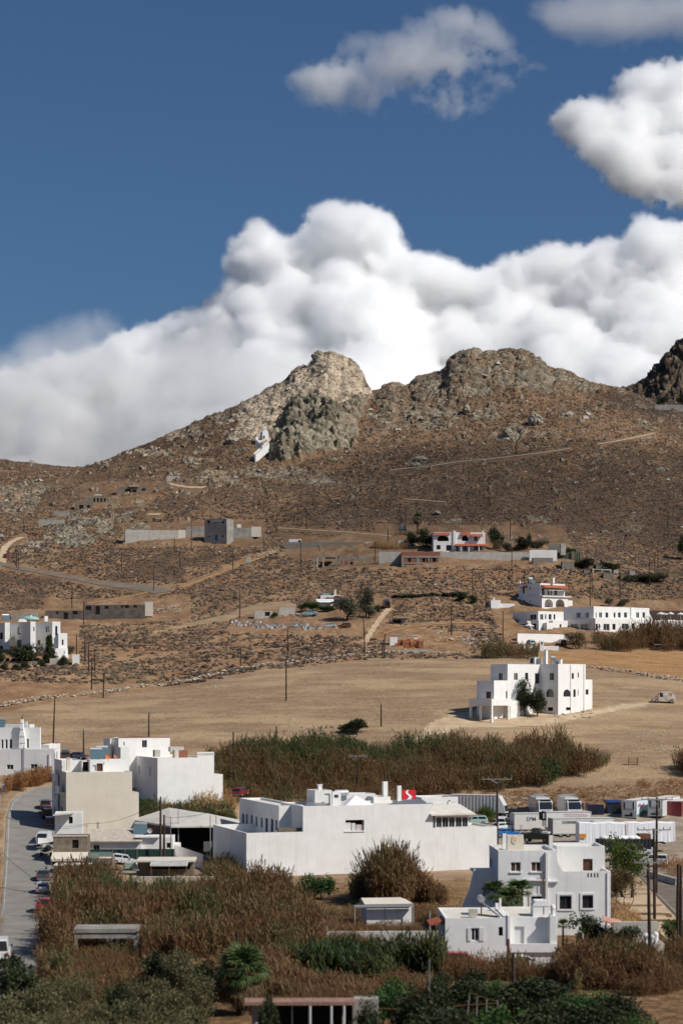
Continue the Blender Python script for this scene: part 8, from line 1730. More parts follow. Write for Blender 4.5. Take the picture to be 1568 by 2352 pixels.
def palm(loc,th,R_,name,label,seed=0,group=None,nfr=46,tr=.2,skirt=True,heads=1):
 rr = np.random.default_rng(seed + 50); t = thing(name,label,'palm',loc,rr.uniform(0,6),group)
 for hI in range(heads):
  ox = (hI - (heads - 1) / 2) * R_ * .9; oz = th * (1 - .18 * (hI % 2))
  def crown(n,e0,e1,m,nm,R2):
   P = []
   for i in range(n):
    az = 2.4 * i + rr.uniform(-.3,.3); el = e0 + (e1 - e0) * (i / n) + rr.uniform(-.15,.15); c,s = math.cos(el),math.sin(el); ca,sa = math.cos(az),math.sin(az)
    for q in fan(rr,R2 * rr.uniform(.85,1.1)):
     x,y,z = q[:,0],q[:,1],q[:,2]; X = x * c - z * s; Z = x * s + z * c; P.append(np.stack([ox + X * ca - y * sa,X * sa + y * ca,oz + Z],1))
   V,Fc = quads_template(P); me = npmesh(nm,V,Fc,m); tv = np.repeat(rr.uniform(.1,.9,len(V) // 4),4); attr(me,'tint',tv); link(bpy.data.objects.new(nm,me),t)
  crown(nfr,1.35,-.35,M_PALM,'frond_crown',R_)
  if skirt: crown(nfr // 2 + 8,-.7,-1.45,M_DRYPALM,'dry_frond_skirt',R_ * 1.15)
  m = MB(); n = 10; m.tube([(ox * s,0,-.3 + (oz + .3) * s) for s in [i / n for i in range(n + 1)]],[tr * (1.25 - .35 * i / n + .06 * (i % 2)) for i in range(n + 1)],10); m.build('trunk',M_BARK,t)
 return t
def build_plants():
 trees_init()
 # ---- reed beds
 BED1 = [(470,1765),(500,1742),(600,1730),(800,1728),(1000,1726),(1200,1722),(1330,1738),(1400,1757),(1390,1772),(1300,1792),(1230,1812),(1150,1820),(1060,1826),(900,1842),(700,1850),(540,1850),(480,1830)]
 def t1(u,v): return .24 + .16 * smooth(950,700,u) + .62 * np.exp(-((u - 610) / 130) ** 2 - ((v - 1735) / 22) ** 2) + .55 * np.exp(-((u - 830) / 90) ** 2 - ((v - 1745) / 28) ** 2) + .25 * np.exp(-((u - 980) / 120) ** 2 - ((v - 1745) / 30) ** 2) + .7 * np.exp(-((u - 1260) / 30) ** 2 - ((v - 1800) / 14) ** 2) + .12 * smooth(1790,1740,v)
 reeds('reeds',BED1,9500,(2.4,3.8),t1,seed=1,hf=lambda u,v: np.where(v > 1815,.75,1) * (1 - .35 * smooth(1300,1400,u)))
 BED2 = [(88,2240),(128,2150),(150,2075),(210,2050),(330,2060),(470,2066),(640,2056),(690,2090),(740,2140),(745,2190),(640,2215),(500,2200),(330,2215),(250,2235),(150,2270)]
 def t2(u,v): return .31 + .35 * np.exp(-((u - 430) / 130) ** 2 - ((v - 2062) / 22) ** 2) + .28 * np.exp(-((u - 350) / 120) ** 2 - ((v - 2090) / 30) ** 2) + .22 * np.exp(-((u - 200) / 60) ** 2 - ((v - 2240) / 30) ** 2) - .14 * np.exp(-((u - 560) / 90) ** 2 - ((v - 2100) / 40) ** 2)
 reeds('reeds',BED2,10500,(1.7,2.9),t2,seed=2,hf=lambda u,v: (1 - .72 * smooth(150,172,u) * smooth(345,322,u) * smooth(2172,2184,v)) * (1 - .42 * smooth(240,270,u) * smooth(540,500,u) * smooth(2088,2066,v)) * (1.05 + .45 * np.exp(-((u - 590) / 70) ** 2 - ((v - 2075) / 35) ** 2)))
 reeds('reeds',[(126,2060),(165,2052),(255,2042),(270,2056),(200,2070),(130,2085)],500,(2.2,3.4),.08,seed=3)
 reeds('reeds',[(345,1862),(380,1848),(512,1835),(545,1850),(545,1885),(430,1890),(350,1880)],1300,(2.0,3.6),.75,M_STRAW,seed=4,hf=lambda u,v: .7 + .5 * np.exp(-((u - 470) / 50) ** 2))
 reeds('reeds',[(320,1872),(370,1866),(545,1885),(545,1905),(330,1890)],900,(1.0,2.0),.8,seed=5)
 reeds('reeds',[(688,2225),(740,2222),(1010,2216),(1015,2246),(850,2262),(700,2258)],1500,(1.8,3.0),.92,seed=6,ll=.34)
 reeds('reeds',[(470,2003),(528,1998),(540,2022),(480,2028)],330,(1.5,2.7),.35,seed=7)
 reeds('reeds',[(1275,2236),(1330,2226),(1600,2206),(1640,2262),(1500,2290),(1320,2275)],1700,(1.3,2.3),.14,seed=8)
 reeds('reeds',[(1000,2228),(1100,2233),(1290,2238),(1290,2256),(1010,2258)],700,(.7,1.5),.2,seed=9)
 reeds('reeds',[(1352,1484),(1450,1478),(1640,1474),(1640,1492),(1360,1494)],1700,(2.6,4.6),.12,seed=10,hf=lambda u,v: .8 + .35 * smooth(1350,1560,u))
 reeds('reeds',[(1105,1502),(1160,1498),(1235,1500),(1230,1516),(1110,1514)],500,(1.5,3.4),.5,seed=11)
 reeds('reeds',[(1545,1768),(1640,1752),(1640,1790),(1548,1785)],260,(2.5,4.2),.1,seed=12)
 reeds('reeds',[(858,1258),(935,1252),(935,1264),(860,1266)],260,(2.0,4.0),.6,M_STRAW,seed=13)
 reeds('reeds',[(380,2260),(120,2300),(80,2330),(420,2320),(500,2290)],700,(1.2,2.2),.35,seed=14)
 # ---- dry grass over the valley floor
 def grass(poly,n,h,tint,m=None,seed=0): reeds('dry_grass',poly,n,h,tint,m or M_STRAW,4,False,.06,.5,seed,wscale=.9)
 grass(FIELD[:9] + [(1100,1520),(1070,1630),(960,1690),(500,1712),(140,1728),(0,1690)],2600,(.08,.26),.35,seed=30)
 grass([(480,2225),(560,2205),(700,2240),(1000,2255),(1000,2300),(700,2310),(500,2300)],2600,(.9,1.9),.12,M_REED,seed=29)
 grass([(640,2110),(800,2090),(1000,2090),(1030,2130),(980,2140),(740,2200),(690,2260),(640,2300),(1280,2300),(1280,2330),(540,2340),(560,2200)],7000,(.5,1.1),.2,M_REED,seed=21)
 grass([(-40,1860),(8,1870),(6,2100),(-40,2200),(-90,2200)],700,(.4,.9),.3,seed=22)
 grass([(14,1836),(60,1806),(118,1795),(115,1778),(70,1780),(20,1815)],900,(.8,2.0),.1,seed=23)
 grass([(1100,1825),(1240,1815),(1600,1790),(1640,1850),(1400,1860),(1250,1856),(1100,1860)],2600,(.25,.7),.25,seed=24)
 grass([(1000,2020),(1105,2018),(1110,2075),(1030,2085),(840,2085),(640,2050)],1500,(.25,.6),.7,seed=25)
 grass([(1405,2085),(1440,2092),(1480,2120),(1470,2150),(1410,2140)],260,(.5,1.3),.45,seed=26)
 grass([(1500,1990),(1600,1985),(1640,2040),(1520,2010)],300,(.6,1.6),.2,seed=27)
 grass([(1240,1500),(1640,1500),(1640,1560),(1340,1530)],500,(.12,.3),.3,seed=28)
 # ---- big reed clump in front of the long white building, made of bushes
 reeds('reeds',[(785,2074),(835,2060),(905,2054),(985,2060),(1032,2078),(900,2086)],1500,(2.2,3.6),.42,seed=15,hf=lambda u,v: .55 + .95 * np.exp(-((u - 890) / 75) ** 2),plume=True)
 plant('green',720,2006,96,2066,name='shrub',label='round dark green shrub left of the cane clumps')
 # ---- mastic and dark bushes of the foreground
 ML = [(40,2205,130,148),(20,2268,150,138),(105,2262,120,140),(160,2238,110,147),(215,2290,130,137),(270,2266,90,144),(130,2318,150,130),(40,2330,150,128),(300,2300,120,137),(225,2335,130,128),(365,2190,105,158),(420,2186,120,156),(335,2240,100,148),(390,2262,130,143),(455,2236,110,149),(480,2215,90,153),(450,2300,120,136),(380,2325,140,130),(300,2345,110,126)]
 wl = ['tall','wide','rounded','broad','low','small','sprawling'];
 pos = ['at the left edge below the white van','below the tall one at the left edge','right of the two bushes at the left edge','topmost beside the reeds at left','under the concrete frame, second row','small one directly below the concrete frame','in the bottom left, second from the edge','in the bottom left corner','below the concrete frame, third row','at the bottom edge below the concrete frame','highest one right of the concrete frame','beside the highest one right of the concrete frame','just below the right column of the concrete frame','in the middle of the bush group left of the palm','left of the palm crown','smallest, touching the fan palm at its left','left of the palm trunk','at the bottom edge left of the palm','at the bottom edge, two bushes left of the palm']
 for i,((u,vt,w,Y),lb) in enumerate(zip(ML,pos)): plant('mastic' if i % 5 else 'dark',u,vt,w,Y=Y,label='grey green bush ' + lb,group='foreground bushes at left',i=i)
 DR = [(880,2262,150,146),(960,2282,150,140),(1050,2258,130,147),(1120,2250,140,150),(1190,2252,150,149),(1270,2262,150,147),(1350,2272,150,145),(1430,2285,130,143),(1020,2318,160,132),(1130,2308,170,133),(1250,2308,170,133),(1370,2318,160,132),(1460,2330,110,134),(1085,2232,90,156),(1010,2240,80,154),(905,2240,90,150),(615,2296,70,126),(850,2316,90,126)]
 pos = ['right of the glazed foreground porch','second right of the glazed porch','below the left corner of the near house','below the red car','below the white car and dark post','below the brown reeds, left part','below the middle of the brown reeds','at the right end of the dark bush group','at the bottom edge left of the wire frame','at the bottom edge behind the wire frame','at the bottom edge, middle of the dark group','at the bottom edge, right part of the dark group','nearest to the bare earth in the corner','highest, directly below the near house','highest, below the glazed porch of near house','behind the foreground porch roof','at the left end of the foreground porch','in front of the right wall of the foreground porch']
 for i,((u,vt,w,Y),lb) in enumerate(zip(DR,pos)): plant('dark' if i % 3 else 'green',u,vt,w,Y=Y,label='dark green bush ' + lb,group='foreground bushes at right',i=i)
 # ---- single trees and shrubs
 for k,u,vt,w,vb,nm,lb,ct in (
  ('garden',1206,1562,42,1645,'garden_tree','dark round tree, left of two before the white field house','tree'),('garden',1232,1585,40,1647,'garden_tree','dark lower tree, right of two before the white field house','tree'),
  ('bright',1440,1930,100,2062,'tamarisk','bright green tamarisk beside the corner house','tree'),('brown',1425,2000,70,2078,'tamarisk','brown dried tamarisk under the bright green one','tree'),('bright',1124,1852,50,1892,'pepper_tree','small green tree behind the long white building','tree'),
  ('garden',1352,2100,78,2182,'garden_tree','dark garden tree right of the near house','tree'),('dark',1430,2128,95,2190,'shrub','dark shrub below the corner house terrace','bush'),('dark',1395,2138,80,2194,'shrub','dark shrub right of the bent street lamp','bush'),('green',1545,2110,90,2170,'shrub','green shrub at the right edge beside the stone pillars','bush'),('dark',1478,2125,60,2172,'shrub','dark shrub between tall pole and pillar wall','bush'),
  ('garden',60,1480,72,1524,'garden_tree','broad dark tree in front of the domed villa','tree'),('garden',2,1492,32,1524,'garden_tree','dark tree cut by the left edge near the villa','tree'),('conifer',114,1459,36,1520,'conifer','dark pointed conifer beside the domed villa','tree'),('dark',145,1508,26,1528,'shrub','dark shrub at the garden wall right of conifer','bush'),('dark',55,1522,28,1537,'shrub','dark shrub below villa garden wall, centre','bush'),('dark',35,1526,26,1541,'shrub','dark shrub below villa garden wall, second from left','bush'),('dark',10,1524,24,1542,'shrub','dark shrub below villa garden wall at the edge','bush'),('dark',96,1515,24,1533,'shrub','dark shrub between broad tree and conifer foot','bush'),('olive',163,1482,20,1502,'shrub','grey shrub behind garden pillar of villa','bush'),
  ('olive',800,1374,56,1425,'olive_tree','broad grey olive tree on the farm','tree'),('tall',838,1354,38,1418,'olive_tree','tall grey tree towering behind the broad olive','tree'),('olive',848,1392,30,1420,'olive_tree','small olive right of the tall farm tree','tree'),('dark',866,1390,20,1408,'shrub','dark shrub at the head of the pale track','bush'),('green',718,1380,44,1402,'shrub','bright green shrub beside the white tent','bush'),('green',752,1390,46,1405,'shrub','low green shrub right of the white tent','bush'),('green',630,1405,16,1420,'shrub','small green shrub by the crumbling shack','bush'),('olive',692,1388,20,1404,'shrub','dry shrub left of the bright green one','bush'),
  ('garden',980,1216,42,1262,'garden_tree','dark tree left of the red tiled villa','tree'),('garden',945,1222,36,1258,'garden_tree','dark tree between dry reeds and villa tree','tree'),('garden',1133,1211,40,1262,'garden_tree','dark tree just right of the red tiled villa','tree'),('olive',1163,1244,30,1268,'olive_tree','olive bush behind right part of the garden wall','tree'),('dark',1200,1236,52,1266,'shrub','dark shrub mass behind the garden wall','bush'),('olive',1235,1238,44,1264,'olive_tree','olive beside the grey field wall','tree'),('dark',1213,1228,18,1258,'shrub','pointed dark shrub rising over the wall','bush'),('brown',1140,1240,26,1266,'shrub','reddish shrub right of the red tiled villa','bush'),('dark',1253,1268,26,1286,'shrub','dark shrub at the end of the white wall','bush'),('green',1305,1256,34,1282,'shrub','green shrub behind the netting house','bush'),
  ('dark',1340,1284,60,1306,'shrub','dark shrub above the slab ruin','bush'),('dark',1400,1292,50,1312,'shrub','dark shrub right of the slab ruin','bush'),('olive',1480,1318,60,1338,'olive_tree','low olive grove tree at right, upper','tree'),('olive',1510,1316,50,1336,'olive_tree','low olive grove tree near the right poles','tree'),('olive',1450,1320,46,1338,'olive_tree','low olive grove tree nearest the slab ruin','tree'),('dark',1572,1225,36,1290,'cypress','dark tree cut by the right edge','tree'),('dark',1518,912,26,938,'shrub','dark bush by the terrace wall under right peak','bush'),('dark',1565,905,26,930,'shrub','dark bush at the right edge below the far hill','bush'),
  ('dark',818,1652,62,1684,'fig_bush','dark fig bush on the mound in the field','bush'),('dark',792,1662,34,1682,'fig_bush','low dark bush beside the fig on the mound','bush'),('dark',1060,1362,30,1382,'shrub','dark shrub left of small stepped outbuilding','bush'),('dark',1086,1368,22,1386,'shrub','dark shrub touching the small stepped outbuilding','bush'),('olive',1398,1374,22,1392,'shrub','grey shrub above the left hotel wing','bush'),('olive',1432,1376,26,1392,'shrub','grey shrub above the right hotel wing','bush'),('brown',1322,1454,60,1490,'shrub','brown green bush at the hotel wall end','bush'),
  ('green',545,1985,40,2012,'shrub','green shrub at the end of the shed yard','bush'),('green',338,1832,46,1866,'shrub','dark green shrub below the white block pair','bush')):
  plant(k,u,vt,w,vb,name=nm,label=lb,cat=ct,i=int(u))
 hb = ['leftmost','second','third','fourth','fifth','sixth','rightmost']
 for i in range(7): plant('dark',4 + i * 13.5,1511,13,1522,name='hedge_ball',label=hb[i] + ' clipped dark hedge ball along the villa wall',group='hedge balls at the villa',i=i)
 # low bushes on the terrace of dark fields behind the farm
 for i in range(16): u = 905 + i * 11 + rnd.uniform(-4,4); plant(('dark','olive')[i % 2],u,1366 - i * .5,20,1374 - i * .2,name='field_bush',label='low dark bush in the row across the field above the farm',group='bushes in the field row',i=i)
 # palms
 p = gY(558,150); palm(p,ZC + (VH - 2234) / F * 150 - p.z,2.35,'fan_palm','fan palm with shaggy dry skirt in the foreground',1,nfr=60,tr=.42)
 p = gY(1166,199.3); p.x -= .2; palm(p + Vector((0,-1.2,0)),ZC + (VH - 2052) / F * 198 - p.z,1.7,'fan_palm','three headed fan palm in front of the grey white corner house',2,nfr=30,tr=.15,skirt=False,heads=3)
 p = gp(1292,2180); palm(p,ZC + (VH - 2126) / F * p.y - p.z,.75,'yucca','small yucca between near house and corner house',3,nfr=26,tr=.1,skirt=False)
 p = gp(*z4(1310,240)); palm(p,ZC + (VH - z4(0,125)[1]) / F * p.y - p.z,2.2,'tall_palm','tall thin palm behind the villa trees on the slope',4,nfr=24,tr=.3)
 p = gp(1300,2162)
# ------------------------------------------------------------------ poles, cables, small things
M_POLE = mat('creosote_wood',(.075,.052,.04),.9,.1,col2=(.04,.028,.022),scale=2,bump=.3)
POLES = []
def pole(u,vt,vb,label,arms=(),r=.13,u2=None,Y=None,m=None,name='utility_pole',group='utility poles',off=0):
 """u, vt: top reading; u2 (or u), vb: foot; arms: (height from the top in m, half width in m)"""
 b = gp(u if u2 is None else u2,vb) if Y is None else gY(u if u2 is None else u2,Y)
 top = at(u,vt,b.y + off) - b; t = thing(name,label,'pole',b,0,group); q = MB(); q.tube([(0,0,-.5),(top.x * .5,0,top.z * .5),(top.x,off,top.z)],[r * 1.15,r,r * .75],8); q.build('shaft',m or M_POLE,t)
 for dz,hw in arms:
  c = MB(); z = top.z - dz; c.box(top.x - hw,top.x + hw,-.16,-.06,z - .06,z + .06); a = c.build('crossarm',M_CONC if hw > 1.2 else M_POLE,t)
  i = MB()
  for s in (-1,-.6,.6,1): i.lathe([(.05,0),(.07,.08),(.05,.16),(.06,.22),(.02,.28)],6,(top.x + s * hw * .95,-.11,z + .062))
  i.build('insulators',mat('insulator',(.25,.22,.2),.3,.5),a)
  c = MB(); c.tube([(top.x - hw * .5,-.1,z),(top.x,-.1,z - .6)],.03,5); c.tube([(top.x + hw * .5,-.1,z),(top.x,-.1,z - .6)],.03,5); c.build('brace',M_GREYM,t)
 POLES.append((t,b + Vector((top.x,0,top.z)))); return t
def cable(a,b,sag,label,r=.022):
 m = MB(); n = 18; m.tube([a.lerp(b,i / n) - Vector((0,0,4 * sag * (i / n) * (1 - i / n))) for i in range(n + 1)],r,5); tag(m.build('cable',M_BLACK),label,'cable','overhead cables')
def build_poles():
 Q = lambda q,x,y0,y1: (q(x,y0)[0],q(x,y0)[1],q(x,y1)[1])
 W = 'bare wooden pole '
 L = [
  (z6,380,318,655,'tall wooden pole with small box right of the top left white house',(),368),(z6,577,550,748,'wooden pole with short crossarm behind the cream building',((.3,1.9),),578),(z6,1027,428,600,'wooden pole with two crossarms at the lower edge of the field',((.2,2.2),(2.2,2.4)),None),
  (z3,530,925,1135,W + 'nearest to the domed villa wall',(),None),(z3,588,940,1118,W + 'second right of the domed villa',(),None),(z3,614,985,1205,W + 'third right of the domed villa',(),None),(z6,633,55,280,W + 'lowest of the cluster right of the villa',(),None),(z3,655,1040,1190,W + 'rightmost of the cluster right of the villa',(),None),(z6,720,150,330,'wooden A shaped pole at the long dry stone wall',(),713),
  (z3,1060,475,628,W + 'at the bend of the upper road',(),None),(z3,1240,318,485,W + 'below the ruined tower',(),None),(z3,840,360,490,W + 'below the long concrete wall',(),None),(z3,1320,130,332,'tall wooden pole in front of the concrete wall and tower',(),None),(z3,498,566,742,'wooden pole with small arm behind the grey ruin row',((.3,.8),),None),(z3,578,700,865,W + 'standing against the grey ruin row',(),None),(z3,116,345,470,W + 'left of the pair on the pale road',(),None),(z3,129,350,482,W + 'right of the pair on the pale road',(),None),(z3,1203,258,362,'thin pole below the concrete wall end',(),None),(z3,167,100,220,'thin pole left of the grey block walls',(),None),
  (z4,505,298,460,W + 'in front of the long stone ruin',(),None),(z4,1017,290,432,W + 'right of the concrete skeleton',(),1013),(z4,38,330,495,W + 'below the stepped concrete wall',(),None),(z4,85,612,820,W + 'at the left edge of the farm',(),None),(z4,415,868,1112,'tall wooden pole below the beehive rows',(),None),(z4,404,1068,1383,'tall wooden pole with crossarm standing alone in the tan field',((.2,1.7),),None),(z4,934,778,1062,'wooden pole at the foot of the pale track',(),946),(z4,1084,920,1092,'wooden pole left of the brick shed',(),1080),(z4,1075,960,1080,'leaning prop pole touching the one left of the brick shed',(),1062),(z4,1542,700,930,W + 'right of the ochre track',(),None),(z4,921,556,628,'short pole behind the tall farm tree',(),None),(z4,91,1010,1166,W + 'near the dry stone wall, left of centre',(),None),(z4,482,28,182,'left pole of the far pair above the stone ruin',(),None),(z4,468,80,175,'leaning strut of the far pair above the stone ruin',(),446),(z4,543,60,206,'right pole of the far pair above the stone ruin',(),None),(z4,1187,28,246,'left post of the transformer frame by the villa',((.2,1.2),),None),(z4,1226,44,228,'right post of the transformer frame by the villa',(),None),(z4,1105,200,282,'short pole right of the long stone ruin',(),None),(z4,250,235,312,'short pole left of the long stone ruin',(),None),(z4,1095,0,55,'leaning pole on the slope above the transformer',(),1085),
  (z5,378,122,290,W + 'behind the garden of the red tiled villa',(),None),(z5,389,320,492,W + 'in front of the white garden wall',(),None),(z5,118,500,668,W + 'left of the small stepped outbuilding',(),None),(z5,928,492,732,'left pole of the pair above the hotel',(),None),(z5,941,470,672,'right pole of the pair above the hotel',(),None),(z5,1133,438,676,'wooden pole with box above the hotel middle',(),None),(z5,1338,400,592,W + 'at the olive grove, leftmost',(),None),(z5,1373,362,522,W + 'at the olive grove, second',(),None),(z5,1395,312,490,W + 'at the olive grove, third',(),None),(z5,1437,205,342,W + 'on the right slope above the grove',(),None),(z5,1463,70,200,W + 'highest on the right slope',(),None),(z5,328,768,992,W + 'left of the hotel forecourt',(),None),(z5,1499,540,605,'short post with box at the right grove',(),None),
  (z7,40,558,962,'tall wooden pole with crossarm at the left end of the reed bed',((.2,1.6),),48),(z7,337,524,606,'short pole at the edge of field and green reeds',(),None),(z7,1058,372,526,W + 'right of the fig bush mound',(),None),(z7,897,728,992,'pole with pale crossarm in the reed bed behind long white building',((.1,1.7),),None)]
 for q,x,y0,yb,lb,arms,x2 in L:
  u,vt,vb = Q(q,x,y0,yb); pole(u,vt,vb,lb,arms,.14 if vb < 1500 else .15,None if x2 is None else q(x2,0)[0])
 for q,x,y0,Y,lb,arms,x2 in ((y3,287,108,281,'tall dark pole with pale crossarm right of the long white building',((.15,2.2),),291),(y3,1388,240,243,'tall pole with crossarm in front of the sheeted trailer',((.3,2.0),),1383),(y3,1366,455,215,'pole with pale crossarm left of the tallest right pole',((.15,1.9),),1372),(y3,1327,682,172,'near dark pole with low crossarm at lower right',((.1,1.3),),1342),(y3,1533,700,188,'left pole of the dark pair at the right edge',(),1528),(y3,1552,712,186,'right pole of the dark pair at the right edge',(),None),(y1,1108,150,270,'thick black pole in front of the workshop',(),1106),(y1,1132,275,272,'shorter black pole right of the thick one at workshop',(),None),(y1,1178,286,274,'thin grey pole with rope at workshop',(),None),(y1,600,560,252,'wooden pole with small crossarm in the orange reeds',((.35,.7),),None),(y5,65,392,160,'bare wooden pole behind the foreground fan palm',(),75),(y6,365,448,171,'rusty pole against the near house wall',(),None),(y6,399,548,166,'dark thick post beside the white car',(),None),(y6,1152,368,182,'rusty thin pole in front of dark shrubs',(),None)):
  u,vt = q(x,y0); pole(u,vt,None,lb,arms,.16 if 'thin' not in lb else .06,None if x2 is None else q(x2,0)[0],Y,M_RUST if 'rusty' in lb else M_GREYM if 'grey' in lb else None)
 for q,x,y0,Y,lb in ((y5,680,280,196,'grey metal post at the left end of yard wall'),(y5,1392,255,190,'white lamp post at the right end of yard wall'),(y5,483,700,142,'left rusty fence pole above the foreground house'),(y5,746,640,142,'tall middle rusty fence pole above the foreground house'),(y5,1000,690,142,'right rusty fence pole above the foreground house'),(y5,1236,670,140,'grey fence pole right of the rusty ones'),(y5,1388,590,150,'thin grey pole below the near house porch')):
  u,vt = q(x,y0); pole(u,vt,None,lb,(),.055 if 'lamp' not in lb else .08,None,Y,M_RUST if 'rusty' in lb else M_ALU if 'white' in lb else M_GREYM,'post','thin posts')
 # transformer between its posts
 p = gp(*z4(1206,240)); t = thing('transformer','grey transformer hung between two wooden posts near the villa','transformer',at(*z4(1206,205),p.y)); m = MB(); m.box(-.9,.9,-.5,.5,0,1.6); m.build('tank',M_GREYM,t); m = MB(); m.box(-1.6,1.6,-.6,.6,-.2,-.003); m.build('platform',M_POLE,t); m = MB(); m.box(-.6,-.1,-.4,.4,2.6,4.4); m.build('switch_box',M_BLACK,t)
 # street lamp by the garden
 p = gp(*y6(880,560)); t = thing('street_lamp','small bent arm street lamp in the garden beside dark tree','lamp',p); k = p.y / F * .3332; m = MB(); m.tube([(0,0,-.3),(0,0,148 * k),(-.15,0,158 * k),(-42 * k,0,172 * k)],[.07,.06,.05,.05],8); m.build('post',M_ALU,t); m = MB(); m.box(-52 * k,-36 * k,-.1,.1,169 * k,173 * k); m.build('lamp_head',M_ALU,t)
 # parking sign
 p = gp(*z6(15,1105)); t = thing('parking_sign','blue parking sign with white P on a thin post beside the road','sign',p); k = p.y / F * .3332; m = MB(); m.tube([(0,0,-.3),(8 * k,0,188 * k)],.05,6); m.build('post',M_GREYM,t); m = MB(); m.box(3 * k,19 * k,-.06,-.04,160 * k,186 * k); o = m.build('sign_plate',mat('sign_blue',(.02,.09,.36),.5,.4),t); text(o,'P',26 * k,(11 * k,-.066,173 * k),(R(90),0,0),mat('sign_white',(.8,.8,.8),.5,.4))
 # cables
 c = [('pair of',(0,1868),(194,1898),270,283)]
 cable(at(*y1(40,285),262),at(*y1(600,335),277),.9,'upper overhead cable sagging across the street'); cable(at(*y1(40,292),262),at(*y1(600,345),277),1.0,'lower overhead cable sagging across the street'); cable(at(*y1(600,335),277),at(*y1(1108,178),270),.9,'cable climbing from the antenna to the thick black pole'); cable(at(*y1(1108,185),270),at(*y1(1568,245),290),.8,'cable from thick black pole across the workshop roof'); cable(at(*y1(1130,290),272),at(*y2(228,215),274),.8,'thin cable from black pole to long white building'); cable(at(*y1(0,772),235),at(*y1(600,745),252),.8,'cable crossing above the lower street to the reed pole'); cable(at(*y1(20,540),240),at(*y1(330,770),230),.3,'cable slanting over the left verge')
 # wire frames in the foreground
 k = 140 / F * .3332; p = gY(y6(80,0)[0],140); zt = ZC + (VH - y6(0,820)[1]) / F * 140 - p.z; t = thing('wire_frame','leaning frame of thin rusty poles at the bottom right','frame',p)
 for x0,x1_,a in ((-10,18,0),(62,70,.25),(132,135,.4),(215,210,.55)): m = MB(); m.tube([(x0 * k,0,-.3),(x1_ * k,0,zt - a)],.035,6); m.build('pole',M_CONC,t)
 m = MB(); m.tube([(18 * k,-.03,zt),(210 * k,-.03,zt - .62)],.025,6); m.tube([(-80 * k,-.03,zt - .95),(210 * k,-.03,zt - .75)],.03,6); m.build('rail',M_RUST,t)
 p = gY(y5(483,0)[0],142); zz = ZC + (VH - y5(0,700)[1]) / F * 142 - p.z; t = thing('fence_rail','rusty pipe rail strung between the foreground fence poles','rail',p); k = 142 / F * .3332; m = MB(); m.tube([(0,-.1,zz),(520 * k,-.1,zz + .05),(755 * k,-.1,zz + .25)],.03,6); m.build('upper_rail',M_RUST,t); m = MB(); m.tube([(-280 * k,-.1,zz - 2.85),(80 * k,-.1,zz - 2.35),(450 * k,-.1,zz - 2.4),(860 * k,-.1,zz - 2.55)],.035,6); m.build('lower_rail',M_RUST,t)
